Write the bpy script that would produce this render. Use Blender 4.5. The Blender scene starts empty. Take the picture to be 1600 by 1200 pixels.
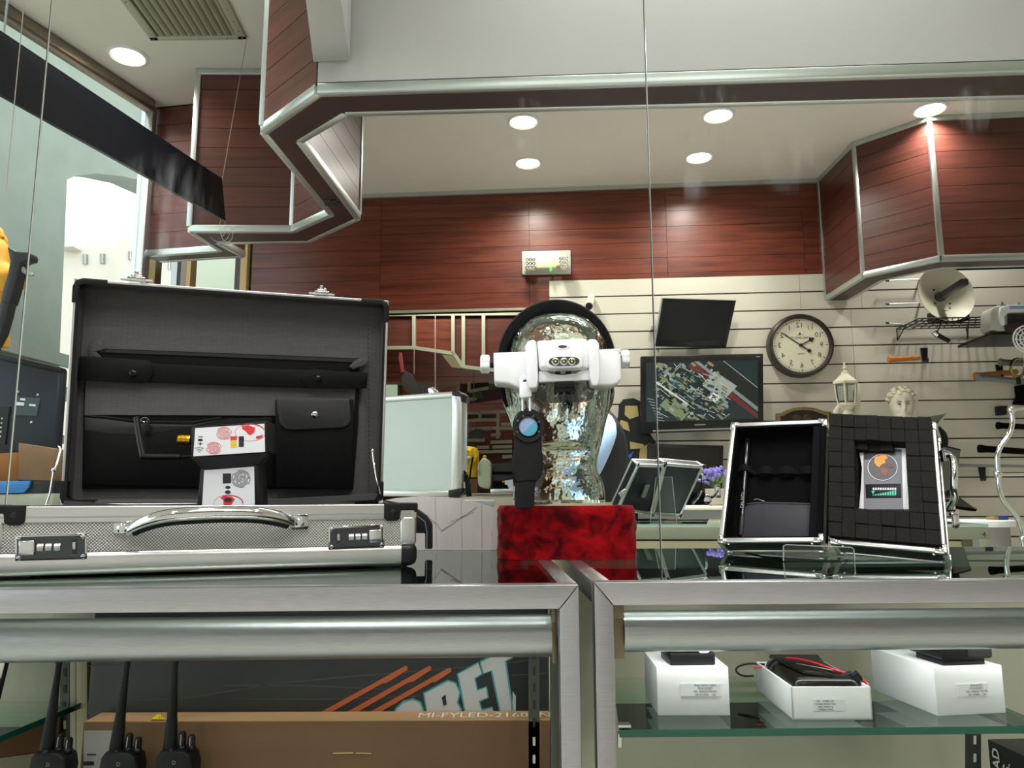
import bpy, bmesh, math, random
import numpy as np
from mathutils import Vector, Matrix

S = bpy.context.scene
COL = S.collection
random.seed(7)
rad = math.radians

# ------------------------------------------------------------------ camera
FPX = 1200.0
PIT, ROL = rad(8.4), rad(0.21)
CAM = np.array([0.0, 0.0, 1.10])
FW = np.array([0, math.cos(PIT), math.sin(PIT)])
_U0 = np.array([0, -math.sin(PIT), math.cos(PIT)])
_R0 = np.array([1.0, 0, 0])
RT = _R0 * math.cos(ROL) - _U0 * math.sin(ROL)
UP = _U0 * math.cos(ROL) + _R0 * math.sin(ROL)
cam_data = bpy.data.cameras.new('camera')
cam_data.sensor_width = 36.0
cam_data.lens = 36.0 * FPX / 1600.0
cam_data.clip_start = 0.02
cam_data.clip_end = 200.0
cam = bpy.data.objects.new('camera', cam_data)
COL.objects.link(cam)
cam.matrix_world = Matrix(((RT[0], UP[0], -FW[0], CAM[0]), (RT[1], UP[1], -FW[1], CAM[1]), (RT[2], UP[2], -FW[2], CAM[2]), (0, 0, 0, 1)))
S.camera = cam

# ------------------------------------------------------------------ world, exposure
S.view_settings.view_transform = 'Standard'
S.view_settings.look = 'None'
S.view_settings.gamma = 1.0
S.view_settings.use_curve_mapping = False
S.view_settings.exposure = -0.05
world = bpy.data.worlds.new('overcast_sky')
S.world = world
world.use_nodes = True
bg = world.node_tree.nodes['Background']
bg.inputs[0].default_value = (0.93, 0.98, 1.0, 1)
bg.inputs[1].default_value = 2.6
S.cycles.max_bounces = 14
S.cycles.transparent_max_bounces = 24
S.cycles.transmission_bounces = 14
S.cycles.caustics_reflective = False
S.cycles.caustics_refractive = False
S.cycles.sample_clamp_indirect = 6.0


# the room beyond is turned against the counter by a few degrees
TH = rad(4.5)
EX = np.array([math.cos(TH), -math.sin(TH), 0.0])
EY = np.array([math.sin(TH), math.cos(TH), 0.0])
EZ = np.array([0, 0, 1.0])
ZC = 3.114          # ceiling
ZB = 2.315          # underside of the hanging fascia
BW = 4.83           # far wall
ZT = 1.024          # counter top


def rp(a, b, z):
    return EX * a + EY * b + EZ * z


def ray(x, y):
    return FW + RT * (x - 800.0) / FPX + UP * (600.0 - y) / FPX


def pix_plane(x, y, P, n):
    d = ray(x, y)
    return CAM + d * (np.dot(np.asarray(P) - CAM, n) / np.dot(d, n))


def at(x, y, Y):
    return pix_plane(x, y, (0, Y, 0), np.array([0, 1.0, 0]))


def atz(x, y, z):
    return pix_plane(x, y, (0, 0, z), EZ)


def area(name, loc, size, energy, color=(1, 1, 1), rot=(0, 0, 0), size_y=None, spread=None):
    l = bpy.data.lights.new(name, 'AREA')
    l.energy = energy
    l.color = color
    if size_y:
        l.shape = 'RECTANGLE'
        l.size, l.size_y = size, size_y
    else:
        l.shape = 'DISK'
        l.size = size
    if spread:
        l.spread = spread
    o = bpy.data.objects.new(name, l)
    o.location = loc
    o.rotation_euler = rot
    COL.objects.link(o)
    return o


WARM = (1.0, 0.95, 0.87)
# lamps of the ceiling: recessed cans over the far room (room plan coordinates) ...
DOWN = [(-2.01, 3.12), (-0.24, 3.90), (-0.245, 4.42), (0.80, 3.92), (0.78, 4.43), (1.90, 3.95)]
for (a, b) in DOWN:
    area('downlight_lamp', rp(a, b, ZC - 0.03), 0.13, 9.0, WARM, spread=rad(150))
# ... and the same cans over the customers' side of the counter
NEAR = [(-0.9, -0.1), (0.0, -0.3), (0.9, -0.1), (-0.9, -1.4), (0.35, -1.5), (1.4, -1.2), (0.6, 0.25), (-0.45, 0.35)]
for (x, y) in NEAR:
    area('downlight_lamp', (x, y, ZC - 0.03), 0.14, 8.0, (1.0, 0.985, 0.96), spread=rad(160))
# unseen ceiling fill lamps, added to lift the room by bounce
area('fill_lamp', (0.2, -0.8, ZC - 0.02), 1.2, 19.0, (1.0, 1.0, 1.0), size_y=0.6)
area('fill_lamp', tuple(rp(0.6, 3.1, ZC - 0.02)), 1.6, 50.0, (0.98, 0.99, 1.0), size_y=0.4, spread=rad(75))
area('fill_lamp', tuple(rp(-1.45, 2.15, ZC - 0.02)), 0.8, 12.0, (0.96, 1.0, 0.98), size_y=0.4, spread=rad(75))
# the can hidden behind the angled bulkhead
area('downlight_lamp', tuple(rp(2.3, 4.50, ZC - 0.03)), 0.13, 9.0, WARM, spread=rad(150))
area('fill_lamp', tuple(rp(0.5, 1.9, ZC - 0.02)), 1.4, 9.0, (0.98, 1.0, 0.95), size_y=0.25)  # added ceiling fill, no fitting is built for it

area('fill_lamp', tuple(rp(-0.9, 5.75, ZC - 0.02)), 0.9, 30.0, (1.0, 0.98, 0.86), size_y=0.3)  # added fill lamp that brightens the nook


# ------------------------------------------------------------------ geometry helpers
def hexc(h):
    h = h.lstrip('#')
    c = [int(h[i:i + 2], 16) / 255.0 for i in (0, 2, 4)]
    return tuple((x / 12.92 if x <= 0.04045 else ((x + 0.055) / 1.055) ** 2.4) for x in c) + (1.0,)


MW = {}


class MB:
    def __init__(self):
        self.v, self.f = [], []

    def add(self, vs, fs):
        o = len(self.v)
        self.v += [tuple(float(q) for q in p) for p in vs]
        self.f += [tuple(i + o for i in f) for f in fs]
        return self

    def hexa(self, p):
        return self.add(p, [(0, 3, 2, 1), (4, 5, 6, 7), (0, 1, 5, 4), (1, 2, 6, 5), (2, 3, 7, 6), (3, 0, 4, 7)])

    def box(self, c, s, R=None):
        c = np.asarray(c, float)
        h = np.asarray(s, float) / 2
        ps = []
        for dz in (-1, 1):
            for dx, dy in ((-1, -1), (1, -1), (1, 1), (-1, 1)):
                q = np.array([dx * h[0], dy * h[1], dz * h[2]])
                if R is not None:
                    q = np.asarray(R) @ q
                ps.append(c + q)
        return self.hexa(ps)

    def box2(self, lo, hi):
        lo, hi = np.asarray(lo, float), np.asarray(hi, float)
        return self.box((lo + hi) / 2, hi - lo)

    def fbox(self, fr, lo, hi):
        """box given in the frame FR"""
        ps = []
        for z in (lo[2], hi[2]):
            for x, y in ((lo[0], lo[1]), (hi[0], lo[1]), (hi[0], hi[1]), (lo[0], hi[1])):
                ps.append(fr.p(x, y, z))
        return self.hexa(ps)

    def prism(self, pts, vec):
        n = len(pts)
        pts = [np.asarray(p, float) for p in pts]
        vec = np.asarray(vec, float)
        vs = pts + [p + vec for p in pts]
        fs = [tuple(range(n)), tuple(range(2 * n - 1, n - 1, -1))]
        fs += [(i, i + n, (i + 1) % n + n, (i + 1) % n) for i in range(n)]
        return self.add(vs, fs)

    def pxp(self, pl, pts, w0, w1):
        """polygon in picture points lying on the plane PL at depth w0, as thick as w1 - w0"""
        return self.prism([pl.px(x, y, w0) for x, y in pts], pl.n * (w1 - w0))

    def tube(self, path, r, n=8, closed=False):
        P = [np.asarray(p, float) for p in path]
        m = len(P)
        rs = [r] * m if np.isscalar(r) else list(r)
        T = []
        for i in range(m):
            a = P[(i - 1) % m] if (closed or i > 0) else P[i]
            b = P[(i + 1) % m] if (closed or i < m - 1) else P[i]
            t = b - a
            T.append(t / (np.linalg.norm(t) + 1e-12))
        ref = np.array([0, 0, 1.0]) if abs(T[0][2]) < 0.9 else np.array([1.0, 0, 0])
        u = np.cross(T[0], ref)
        u /= np.linalg.norm(u)
        vs = []
        for i in range(m):
            u = u - T[i] * np.dot(u, T[i])
            u /= (np.linalg.norm(u) + 1e-12)
            w = np.cross(T[i], u)
            for k in range(n):
                an = 2 * math.pi * k / n
                vs.append(P[i] + (u * math.cos(an) + w * math.sin(an)) * rs[i])
        fs = []
        for i in range(m if closed else m - 1):
            j = (i + 1) % m
            for k in range(n):
                k2 = (k + 1) % n
                fs.append((i * n + k, i * n + k2, j * n + k2, j * n + k))
        if not closed:
            fs.append(tuple(range(n - 1, -1, -1)))
            fs.append(tuple((m - 1) * n + k for k in range(n)))
        return self.add(vs, fs)

    def bar(self, a, b, wx, wz, up=(0, 0, 1)):
        a, b = np.asarray(a, float), np.asarray(b, float)
        t = (b - a) / np.linalg.norm(b - a)
        u = np.cross(t, np.asarray(up, float))
        u /= np.linalg.norm(u)
        w = np.cross(u, t)
        ps = []
        for q in (a, b):
            for sx, sz in ((-1, -1), (1, -1), (1, 1), (-1, 1)):
                ps.append(q + u * sx * wx / 2 + w * sz * wz / 2)
        return self.hexa(ps)

    def lathe(self, prof, c=(0, 0, 0), axis=(0, 0, 1), n=24, sx=1.0, sy=1.0, ref=None, cap=True):
        """profile of (radius, height along axis)"""
        c = np.asarray(c, float)
        ax = np.asarray(axis, float)
        ax = ax / np.linalg.norm(ax)
        if ref is None:
            ref = np.array([0, 0, 1.0]) if abs(ax[2]) < 0.9 else np.array([1.0, 0, 0])
        u = np.asarray(ref, float) - ax * np.dot(ref, ax)
        u /= np.linalg.norm(u)
        w = np.cross(ax, u)
        vs, fs = [], []
        for (r, h) in prof:
            r = max(r, 1e-5)
            for k in range(n):
                an = 2 * math.pi * k / n
                vs.append(c + ax * h + (u * math.cos(an) * sx + w * math.sin(an) * sy) * r)
        for i in range(len(prof) - 1):
            for k in range(n):
                k2 = (k + 1) % n
                fs.append((i * n + k, i * n + k2, (i + 1) * n + k2, (i + 1) * n + k))
        if cap and prof[0] != prof[-1]:
            fs.append(tuple(range(n - 1, -1, -1)))
            fs.append(tuple((len(prof) - 1) * n + k for k in range(n)))
        return self.add(vs, fs)

    def ell(self, c, r, n=20, m=12, R=None):
        vs, fs = [], []
        c = np.asarray(c, float)
        for i in range(m + 1):
            ph = -math.pi / 2 + math.pi * i / m
            for k in range(n):
                an = 2 * math.pi * k / n
                q = np.array([max(math.cos(ph), 1e-4) * math.cos(an) * r[0], max(math.cos(ph), 1e-4) * math.sin(an) * r[1], math.sin(ph) * r[2]])
                if R is not None:
                    q = np.asarray(R) @ q
                vs.append(c + q)
        for i in range(m):
            for k in range(n):
                k2 = (k + 1) % n
                fs.append((i * n + k, i * n + k2, (i + 1) * n + k2, (i + 1) * n + k))
        fs.append(tuple(range(n - 1, -1, -1)))
        fs.append(tuple(m * n + k for k in range(n)))
        return self.add(vs, fs)

    def build(self, name, m, parent=None, bevel=0.0, seg=2, ang=35, local=False, kind=None, solid=None, sub=0):
        me = bpy.data.meshes.new(name)
        vs = self.v
        if parent is not None and not local:
            inv = np.array(MW[parent.name].inverted())
            A = np.array(vs)
            vs = [tuple(q) for q in (A @ inv[:3, :3].T + inv[:3, 3])]
        me.from_pydata(vs, [], self.f)
        bm = bmesh.new()
        bm.from_mesh(me)
        bmesh.ops.recalc_face_normals(bm, faces=bm.faces)
        if bevel:
            es = [e for e in bm.edges if len(e.link_faces) == 2 and e.calc_face_angle(0) > rad(30)]
            if es:
                bmesh.ops.bevel(bm, geom=es, offset=bevel, segments=seg, profile=0.5, affect='EDGES', clamp_overlap=True)
        for f in bm.faces:
            f.smooth = True
        bm.to_mesh(me)
        bm.free()
        me.set_sharp_from_angle(angle=rad(ang))
        me.materials.append(m)
        o = bpy.data.objects.new(name, me)
        COL.objects.link(o)
        if parent is not None:
            o.parent = parent
            MW[o.name] = MW[parent.name]
        else:
            MW[o.name] = Matrix.Identity(4)
        if kind:
            o['kind'] = kind
        if sub:
            s = o.modifiers.new('smooth', 'SUBSURF')
            s.levels = s.render_levels = sub
        if solid:
            s = o.modifiers.new('wall', 'SOLIDIFY')
            s.thickness = solid
            s.offset = -1
        return o


class Fr:
    def __init__(self, o, ex, ey, ez):
        self.o = np.asarray(o, float)
        self.ex, self.ey, self.ez = (np.asarray(q, float) for q in (ex, ey, ez))

    def p(self, x, y, z):
        return self.o + self.ex * x + self.ey * y + self.ez * z


class PL:
    """a plane through P with normal n (pointing away from the camera)"""

    def __init__(self, P, n):
        self.P = np.asarray(P, float)
        n = np.asarray(n, float)
        self.n = n / np.linalg.norm(n)

    def px(self, x, y, w=0.0):
        return pix_plane(x, y, self.P + self.n * w, self.n)

    def axes(self):
        """right and up on the plane"""
        up = EZ - self.n * np.dot(EZ, self.n)
        up /= np.linalg.norm(up)
        return np.cross(self.n, up), up


def YP(Y):
    return PL((0, Y, 0), (0, 1, 0))


def BP(b):
    return PL(EY * b, EY)


def thing(name, label, cat, loc=(0, 0, 0), rz=0.0, group=None, M=None):
    o = bpy.data.objects.new(name, None)
    o.empty_display_size = 0.05
    COL.objects.link(o)
    if M is None:
        M = Matrix.Translation(Vector([float(q) for q in loc])) @ Matrix.Rotation(rz, 4, 'Z')
    o.matrix_world = M
    MW[o.name] = M
    o['label'], o['category'] = label, cat
    if group:
        o['group'] = group
    return o


def tag(o, label, cat, group=None):
    o['label'], o['category'] = label, cat
    if group:
        o['group'] = group
    return o


def part(o, label):
    o['label'] = label
    return o


def struct(name):
    o = bpy.data.objects.new(name, None)
    COL.objects.link(o)
    MW[o.name] = Matrix.Identity(4)
    o['kind'] = 'structure'
    return o


_txt = {}


def text_geo(s, bold=False):
    """flat outline of a word, unit cap height, as (verts2d, faces)"""
    key = (s, bold)
    if key not in _txt:
        cu = bpy.data.curves.new('word', 'FONT')
        cu.body = s
        cu.size = 1.0
        cu.align_x, cu.align_y = 'CENTER', 'CENTER'
        cu.resolution_u = 2
        cu.offset = 0.02 if bold else 0.0
        ob = bpy.data.objects.new('word', cu)
        COL.objects.link(ob)
        dg = bpy.context.evaluated_depsgraph_get()
        me = bpy.data.meshes.new_from_object(ob.evaluated_get(dg))
        _txt[key] = ([(v.co.x, v.co.y) for v in me.vertices], [tuple(p.vertices) for p in me.polygons])
        bpy.data.objects.remove(ob)
        bpy.data.curves.remove(cu)
        bpy.data.meshes.remove(me)
    return _txt[key]


def put_text(mb, s, c, right, up, size, wx=1.0, bold=False):
    vs, fs = text_geo(s, bold)
    c, right, up = (np.asarray(q, float) for q in (c, right, up))
    mb.add([c + right * x * size * wx + up * y * size for x, y in vs], fs)
    return mb


def stroke(mb, pts, wid, nrm, closed=False):
    """flat ribbon along 3D points lying in a plane with normal nrm"""
    P = [np.asarray(p, float) for p in pts]
    n = len(P)
    vs, fs = [], []
    for i in range(n):
        a = P[(i - 1) % n] if (closed or i > 0) else P[i]
        b = P[(i + 1) % n] if (closed or i < n - 1) else P[i]
        t = (b - a) / (np.linalg.norm(b - a) + 1e-12)
        s = np.cross(t, nrm)
        s /= np.linalg.norm(s) + 1e-12
        vs += [P[i] + s * wid / 2, P[i] - s * wid / 2]
    for i in range(n if closed else n - 1):
        j = (i + 1) % n
        fs.append((2 * i, 2 * i + 1, 2 * j + 1, 2 * j))
    mb.add(vs, fs)
    return mb


def arcpts(c, u, v, r1, r2, a0, a1, n):
    return [np.asarray(c) + np.asarray(u) * r1 * math.cos(a0 + (a1 - a0) * i / n) + np.asarray(v) * r2 * math.sin(a0 + (a1 - a0) * i / n) for i in range(n + 1)]


def clone(o, parent=None):
    c = o.copy()
    COL.objects.link(c)
    if parent is not None:
        c.parent = parent
    for ch in [q for q in o.children]:
        clone(ch, c)
    return c


# ------------------------------------------------------------------ materials
def mat(name, col, rough=0.5, metal=0.0, spec=0.5, noise=0.0, nscale=20.0, bump=0.0, bscale=200.0, stretch=None, sheen=0.0, coat=0.0, emit=None, estr=1.0):
    m = bpy.data.materials.new(name)
    m.use_nodes = True
    nt = m.node_tree
    b = nt.nodes['Principled BSDF']
    c = hexc(col) if isinstance(col, str) else tuple(col)
    b.inputs['Base Color'].default_value = c
    b.inputs['Roughness'].default_value = rough
    b.inputs['Metallic'].default_value = metal
    b.inputs['Specular IOR Level'].default_value = spec
    if sheen:
        b.inputs['Sheen Weight'].default_value = sheen
        b.inputs['Sheen Roughness'].default_value = 0.4
    if coat:
        b.inputs['Coat Weight'].default_value = coat
        b.inputs['Coat Roughness'].default_value = 0.1
    if emit:
        b.inputs['Emission Color'].default_value = hexc(emit)
        b.inputs['Emission Strength'].default_value = estr
    if noise or bump:
        tc = nt.nodes.new('ShaderNodeTexCoord')
        mp = nt.nodes.new('ShaderNodeMapping')
        nt.links.new(tc.outputs['Object'], mp.inputs[0])
        if stretch:
            mp.inputs['Scale'].default_value = stretch
    if noise:
        t = nt.nodes.new('ShaderNodeTexNoise')
        t.inputs['Scale'].default_value = nscale
        t.inputs['Detail'].default_value = 5
        nt.links.new(mp.outputs[0], t.inputs['Vector'])
        mx = nt.nodes.new('ShaderNodeMix')
        mx.data_type = 'RGBA'
        mx.inputs['A'].default_value = tuple(max(0, q * (1 - noise)) for q in c[:3]) + (1,)
        mx.inputs['B'].default_value = tuple(min(1, q * (1 + noise)) for q in c[:3]) + (1,)
        nt.links.new(t.outputs[0], mx.inputs['Factor'])
        nt.links.new(mx.outputs['Result'], b.inputs['Base Color'])
    if bump:
        t2 = nt.nodes.new('ShaderNodeTexNoise')
        t2.inputs['Scale'].default_value = bscale
        t2.inputs['Detail'].default_value = 3
        nt.links.new(mp.outputs[0], t2.inputs['Vector'])
        bp = nt.nodes.new('ShaderNodeBump')
        bp.inputs['Strength'].default_value = bump
        bp.inputs['Distance'].default_value = 0.002
        nt.links.new(t2.outputs[0], bp.inputs['Height'])
        nt.links.new(bp.outputs[0], b.inputs['Normal'])
    return m


def wood(name, dark, mid, light, rough=0.32, sc=(1.6, 1.6, 26.0)):
    m = bpy.data.materials.new(name)
    m.use_nodes = True
    nt = m.node_tree
    b = nt.nodes['Principled BSDF']
    tc = nt.nodes.new('ShaderNodeTexCoord')
    oi = nt.nodes.new('ShaderNodeObjectInfo')
    ad = nt.nodes.new('ShaderNodeVectorMath')
    ad.operation = 'ADD'
    ml = nt.nodes.new('ShaderNodeVectorMath')
    ml.operation = 'SCALE'
    ml.inputs[0].default_value = (7.3, 3.1, 5.7)
    nt.links.new(oi.outputs['Random'], ml.inputs['Scale'])
    nt.links.new(tc.outputs['Object'], ad.inputs[0])
    nt.links.new(ml.outputs[0], ad.inputs[1])
    mp = nt.nodes.new('ShaderNodeMapping')
    mp.inputs['Scale'].default_value = sc
    nt.links.new(ad.outputs[0], mp.inputs[0])
    t = nt.nodes.new('ShaderNodeTexNoise')
    t.inputs['Scale'].default_value = 1.3
    t.inputs['Detail'].default_value = 8
    t.inputs['Roughness'].default_value = 0.62
    t.inputs['Distortion'].default_value = 0.6
    nt.links.new(mp.outputs[0], t.inputs['Vector'])
    cr = nt.nodes.new('ShaderNodeValToRGB')
    e = cr.color_ramp.elements
    e[0].position, e[0].color = 0.28, hexc(dark)
    e[1].position, e[1].color = 0.75, hexc(light)
    q = e.new(0.5)
    q.color = hexc(mid)
    nt.links.new(t.outputs[0], cr.inputs[0])
    nt.links.new(cr.outputs[0], b.inputs['Base Color'])
    b.inputs['Roughness'].default_value = rough
    return m


def clear_mat(name):
    m = bpy.data.materials.new(name)
    m.use_nodes = True
    nt = m.node_tree
    nt.nodes.clear()
    t = nt.nodes.new('ShaderNodeBsdfTransparent')
    t.inputs[0].default_value = (0.97, 0.985, 0.975, 1)
    o = nt.nodes.new('ShaderNodeOutputMaterial')
    nt.links.new(t.outputs[0], o.inputs[0])
    return m


def pane_mat(name, tint=(0.9, 0.96, 0.93), ior=1.5, rough=0.01, extra=0.0):
    """thin sheet of glass: what shows through, tinted, plus what it reflects by its angle"""
    m = bpy.data.materials.new(name)
    m.use_nodes = True
    nt = m.node_tree
    nt.nodes.clear()
    t = nt.nodes.new('ShaderNodeBsdfTransparent')
    t.inputs[0].default_value = tuple(tint) + (1,)
    g = nt.nodes.new('ShaderNodeBsdfGlossy')
    g.inputs['Roughness'].default_value = rough
    g.inputs['Color'].default_value = (0.9, 0.97, 0.94, 1)
    f = nt.nodes.new('ShaderNodeFresnel')
    f.inputs['IOR'].default_value = ior
    mx = nt.nodes.new('ShaderNodeMixShader')
    nt.links.new(f.outputs[0], mx.inputs[0])
    nt.links.new(t.outputs[0], mx.inputs[1])
    nt.links.new(g.outputs[0], mx.inputs[2])
    o = nt.nodes.new('ShaderNodeOutputMaterial')
    nt.links.new(mx.outputs[0], o.inputs[0])
    return m


def solid_glass(name, col=(0.95, 1.0, 0.97), rough=0.0, bump=0.0, bscale=40.0):
    m = bpy.data.materials.new(name)
    m.use_nodes = True
    nt = m.node_tree
    nt.nodes.clear()
    g = nt.nodes.new('ShaderNodeBsdfGlass')
    g.inputs['Color'].default_value = tuple(col) + (1,)
    g.inputs['Roughness'].default_value = rough
    g.inputs['IOR'].default_value = 1.47
    if bump:
        tc = nt.nodes.new('ShaderNodeTexCoord')
        t = nt.nodes.new('ShaderNodeTexNoise')
        t.inputs['Scale'].default_value = bscale
        t.inputs['Detail'].default_value = 2
        nt.links.new(tc.outputs['Object'], t.inputs['Vector'])
        bp = nt.nodes.new('ShaderNodeBump')
        bp.inputs['Strength'].default_value = bump
        bp.inputs['Distance'].default_value = 0.006
        nt.links.new(t.outputs[0], bp.inputs['Height'])
        nt.links.new(bp.outputs[0], g.inputs['Normal'])
    o = nt.nodes.new('ShaderNodeOutputMaterial')
    nt.links.new(g.outputs[0], o.inputs[0])
    return m


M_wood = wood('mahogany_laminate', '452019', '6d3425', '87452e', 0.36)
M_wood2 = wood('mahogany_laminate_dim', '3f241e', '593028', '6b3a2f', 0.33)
M_alu = mat('satin_aluminium', 'c4cac6', 0.36, 0.85, bump=0.05, bscale=300, stretch=(1, 1, 12))
M_brush = mat('brushed_steel', 'b6b7bb', 0.33, 1.0, noise=0.22, nscale=40, bump=0.07, bscale=160, stretch=(0.5, 40, 40))
M_chrome = mat('chrome', 'e2e4e4', 0.06, 1.0)
M_paint = mat('ceiling_paint', 'e6e4dc', 0.65, noise=0.02, nscale=3)
M_white_wall = mat('white_drywall', 'c3c1bf', 0.6, noise=0.02, nscale=3)
M_slat = mat('slatwall_panel', 'cfcbbd', 0.5, noise=0.03, nscale=6)
M_groove = mat('slatwall_groove', '565248', 0.7)
M_cream = mat('cream_panel', 'ccc7b2', 0.5, noise=0.06, nscale=5)
M_black = mat('black_plastic', '111114', 0.4, spec=0.3)
M_blackm = mat('black_matte', '070708', 0.85, spec=0.12)
M_leather = mat('black_leather', '060607', 0.55, spec=0.18, bump=0.12, bscale=600)
M_rub = mat('black_rubber', '111214', 0.5, spec=0.25)
M_white = mat('white_plastic', 'eef0f3', 0.28)
M_ivory = mat('ivory_plastic', 'd9d6b8', 0.45)
M_grey = mat('grey_plastic', '8a8d8c', 0.45)
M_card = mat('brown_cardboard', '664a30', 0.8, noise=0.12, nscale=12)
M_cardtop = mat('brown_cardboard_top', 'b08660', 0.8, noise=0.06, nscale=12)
M_under = wood('shaded_soffit_laminate', '2a1b18', '382420', '432b26', 0.4)  # darker copy of the mahogany: underside shade put into the colour
M_gold = mat('gold_metal', 'd8a52a', 0.25, 1.0)
M_red = mat('red_ink', 'd9383c', 0.5)
M_yellow = mat('yellow_ink', 'e8c81e', 0.5)
M_ink = mat('black_ink', '22222a', 0.6)
M_paper = mat('white_label', 'e6e8ec', 0.45)
M_edge = mat('green_glass_edge', '14503f', 0.15, spec=0.8)
M_edge_l = mat('pale_glass_edge', 'a9c4b8', 0.2, spec=0.8)
M_clear = clear_mat('clear_glass')
M_pane = pane_mat('shelf_glass', (0.93, 0.97, 0.95))
M_top = pane_mat('counter_glass', (0.92, 0.965, 0.945), 1.5, 0.012)
M_acr = pane_mat('clear_acrylic', (0.96, 0.97, 0.96), 1.45, 0.02)
M_acre = mat('acrylic_edge', 'aeb9b4', 0.2, spec=0.8)
M_navy = mat('navy_plastic', '232c38', 0.35)
M_velvet = mat('red_velvet', '74040b', 0.85, spec=0.1, noise=0.95, nscale=34, bump=1.0, bscale=42, sheen=0.10)
M_foam = mat('charcoal_foam', '282625', 0.95, spec=0.05, noise=0.25, nscale=400, bump=0.5, bscale=700)
M_orange = mat('orange_paint', 'c8752a', 0.45)
M_concrete = mat('concrete', '8c958b', 0.85, noise=0.15, nscale=4)
M_brown = mat('dark_brown', '2d211a', 0.4)
M_bronze = mat('bronze_metal', '8d7a55', 0.35, 0.8)

_nt = M_velvet.node_tree
_mx = [n for n in _nt.nodes if n.type == 'MIX'][0]
_nz = _mx.inputs['Factor'].links[0].from_node
_nz.inputs['Distortion'].default_value = 1.2
_mr = _nt.nodes.new('ShaderNodeMapRange')
_mr.inputs['From Min'].default_value = 0.36
_mr.inputs['From Max'].default_value = 0.66
_nt.links.new(_nz.outputs[0], _mr.inputs['Value'])
_nt.links.new(_mr.outputs[0], _mx.inputs['Factor'])
_mx.inputs['A'].default_value = hexc('430308')
_mx.inputs['B'].default_value = hexc('9e0712')


def lining_mat():
    m = mat('grey_woven_lining', '3c3b3c', 0.7, noise=0.18, nscale=3, bump=0.2, bscale=900)
    nt = m.node_tree
    b = nt.nodes['Principled BSDF']
    tc = nt.nodes.new('ShaderNodeTexCoord')
    mp = nt.nodes.new('ShaderNodeMapping')
    mp.inputs['Rotation'].default_value = (rad(90), 0, 0)
    nt.links.new(tc.outputs['Object'], mp.inputs[0])
    br = nt.nodes.new('ShaderNodeTexBrick')
    br.offset = 0.5
    br.inputs['Color1'].default_value = hexc('5e5c5c')
    br.inputs['Color2'].default_value = hexc('565456')
    br.inputs['Mortar'].default_value = hexc('403e41')
    br.inputs['Scale'].default_value = 1.0
    br.inputs['Brick Width'].default_value = 0.014
    br.inputs['Row Height'].default_value = 0.0016
    br.inputs['Mortar Size'].default_value = 0.0002
    nt.links.new(mp.outputs[0], br.inputs['Vector'])
    nt.links.new(br.outputs['Color'], b.inputs['Base Color'])
    return m


M_lining = lining_mat()


def knurl_mat():
    m = mat('diamond_aluminium', 'b8b6b2', 0.35, 0.9)
    nt = m.node_tree
    b = nt.nodes['Principled BSDF']
    tc = nt.nodes.new('ShaderNodeTexCoord')
    mp = nt.nodes.new('ShaderNodeMapping')
    mp.inputs['Rotation'].default_value = (0, rad(45), 0)
    mp.inputs['Scale'].default_value = (420, 420, 420)
    nt.links.new(tc.outputs['Object'], mp.inputs[0])
    sp = nt.nodes.new('ShaderNodeSeparateXYZ')
    nt.links.new(mp.outputs[0], sp.inputs[0])
    prod = None
    outs = []
    for ax in ('X', 'Z'):
        s = nt.nodes.new('ShaderNodeMath')
        s.operation = 'SINE'
        ml = nt.nodes.new('ShaderNodeMath')
        ml.operation = 'MULTIPLY'
        ml.inputs[1].default_value = 3.3
        nt.links.new(sp.outputs[ax], ml.inputs[0])
        nt.links.new(ml.outputs[0], s.inputs[0])
        outs.append(s)
    prod = nt.nodes.new('ShaderNodeMath')
    prod.operation = 'MULTIPLY'
    for k in range(2):
        ab_ = nt.nodes.new('ShaderNodeMath')
        ab_.operation = 'ABSOLUTE'
        nt.links.new(outs[k].outputs[0], ab_.inputs[0])
        nt.links.new(ab_.outputs[0], prod.inputs[k])
    cr = nt.nodes.new('ShaderNodeValToRGB')
    cr.color_ramp.elements[0].position = 0.08
    cr.color_ramp.elements[0].color = hexc('6f6d6a')
    cr.color_ramp.elements[1].position = 0.62
    cr.color_ramp.elements[1].color = hexc('e4e2de')
    ad = nt.nodes.new('ShaderNodeMath')
    ad.operation = 'MULTIPLY_ADD'
    ad.inputs[1].default_value = 1.0
    ad.inputs[2].default_value = 0.0
    nt.links.new(prod.outputs[0], ad.inputs[0])
    nt.links.new(ad.outputs[0], cr.inputs[0])
    nt.links.new(cr.outputs[0], b.inputs['Base Color'])
    bp = nt.nodes.new('ShaderNodeBump')
    bp.inputs['Strength'].default_value = 0.6
    bp.inputs['Distance'].default_value = 0.0006
    nt.links.new(ad.outputs[0], bp.inputs['Height'])
    nt.links.new(bp.outputs[0], b.inputs['Normal'])
    return m


M_knurl = knurl_mat()

# ================================================================== the setting
FWALL = BP(BW)


def ab(x, y, b):
    """picture point on the vertical plane at room depth b -> (a, z)"""
    P = pix_plane(x, y, EY * b, EY)
    return float(P @ EX), float(P[2])


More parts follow.
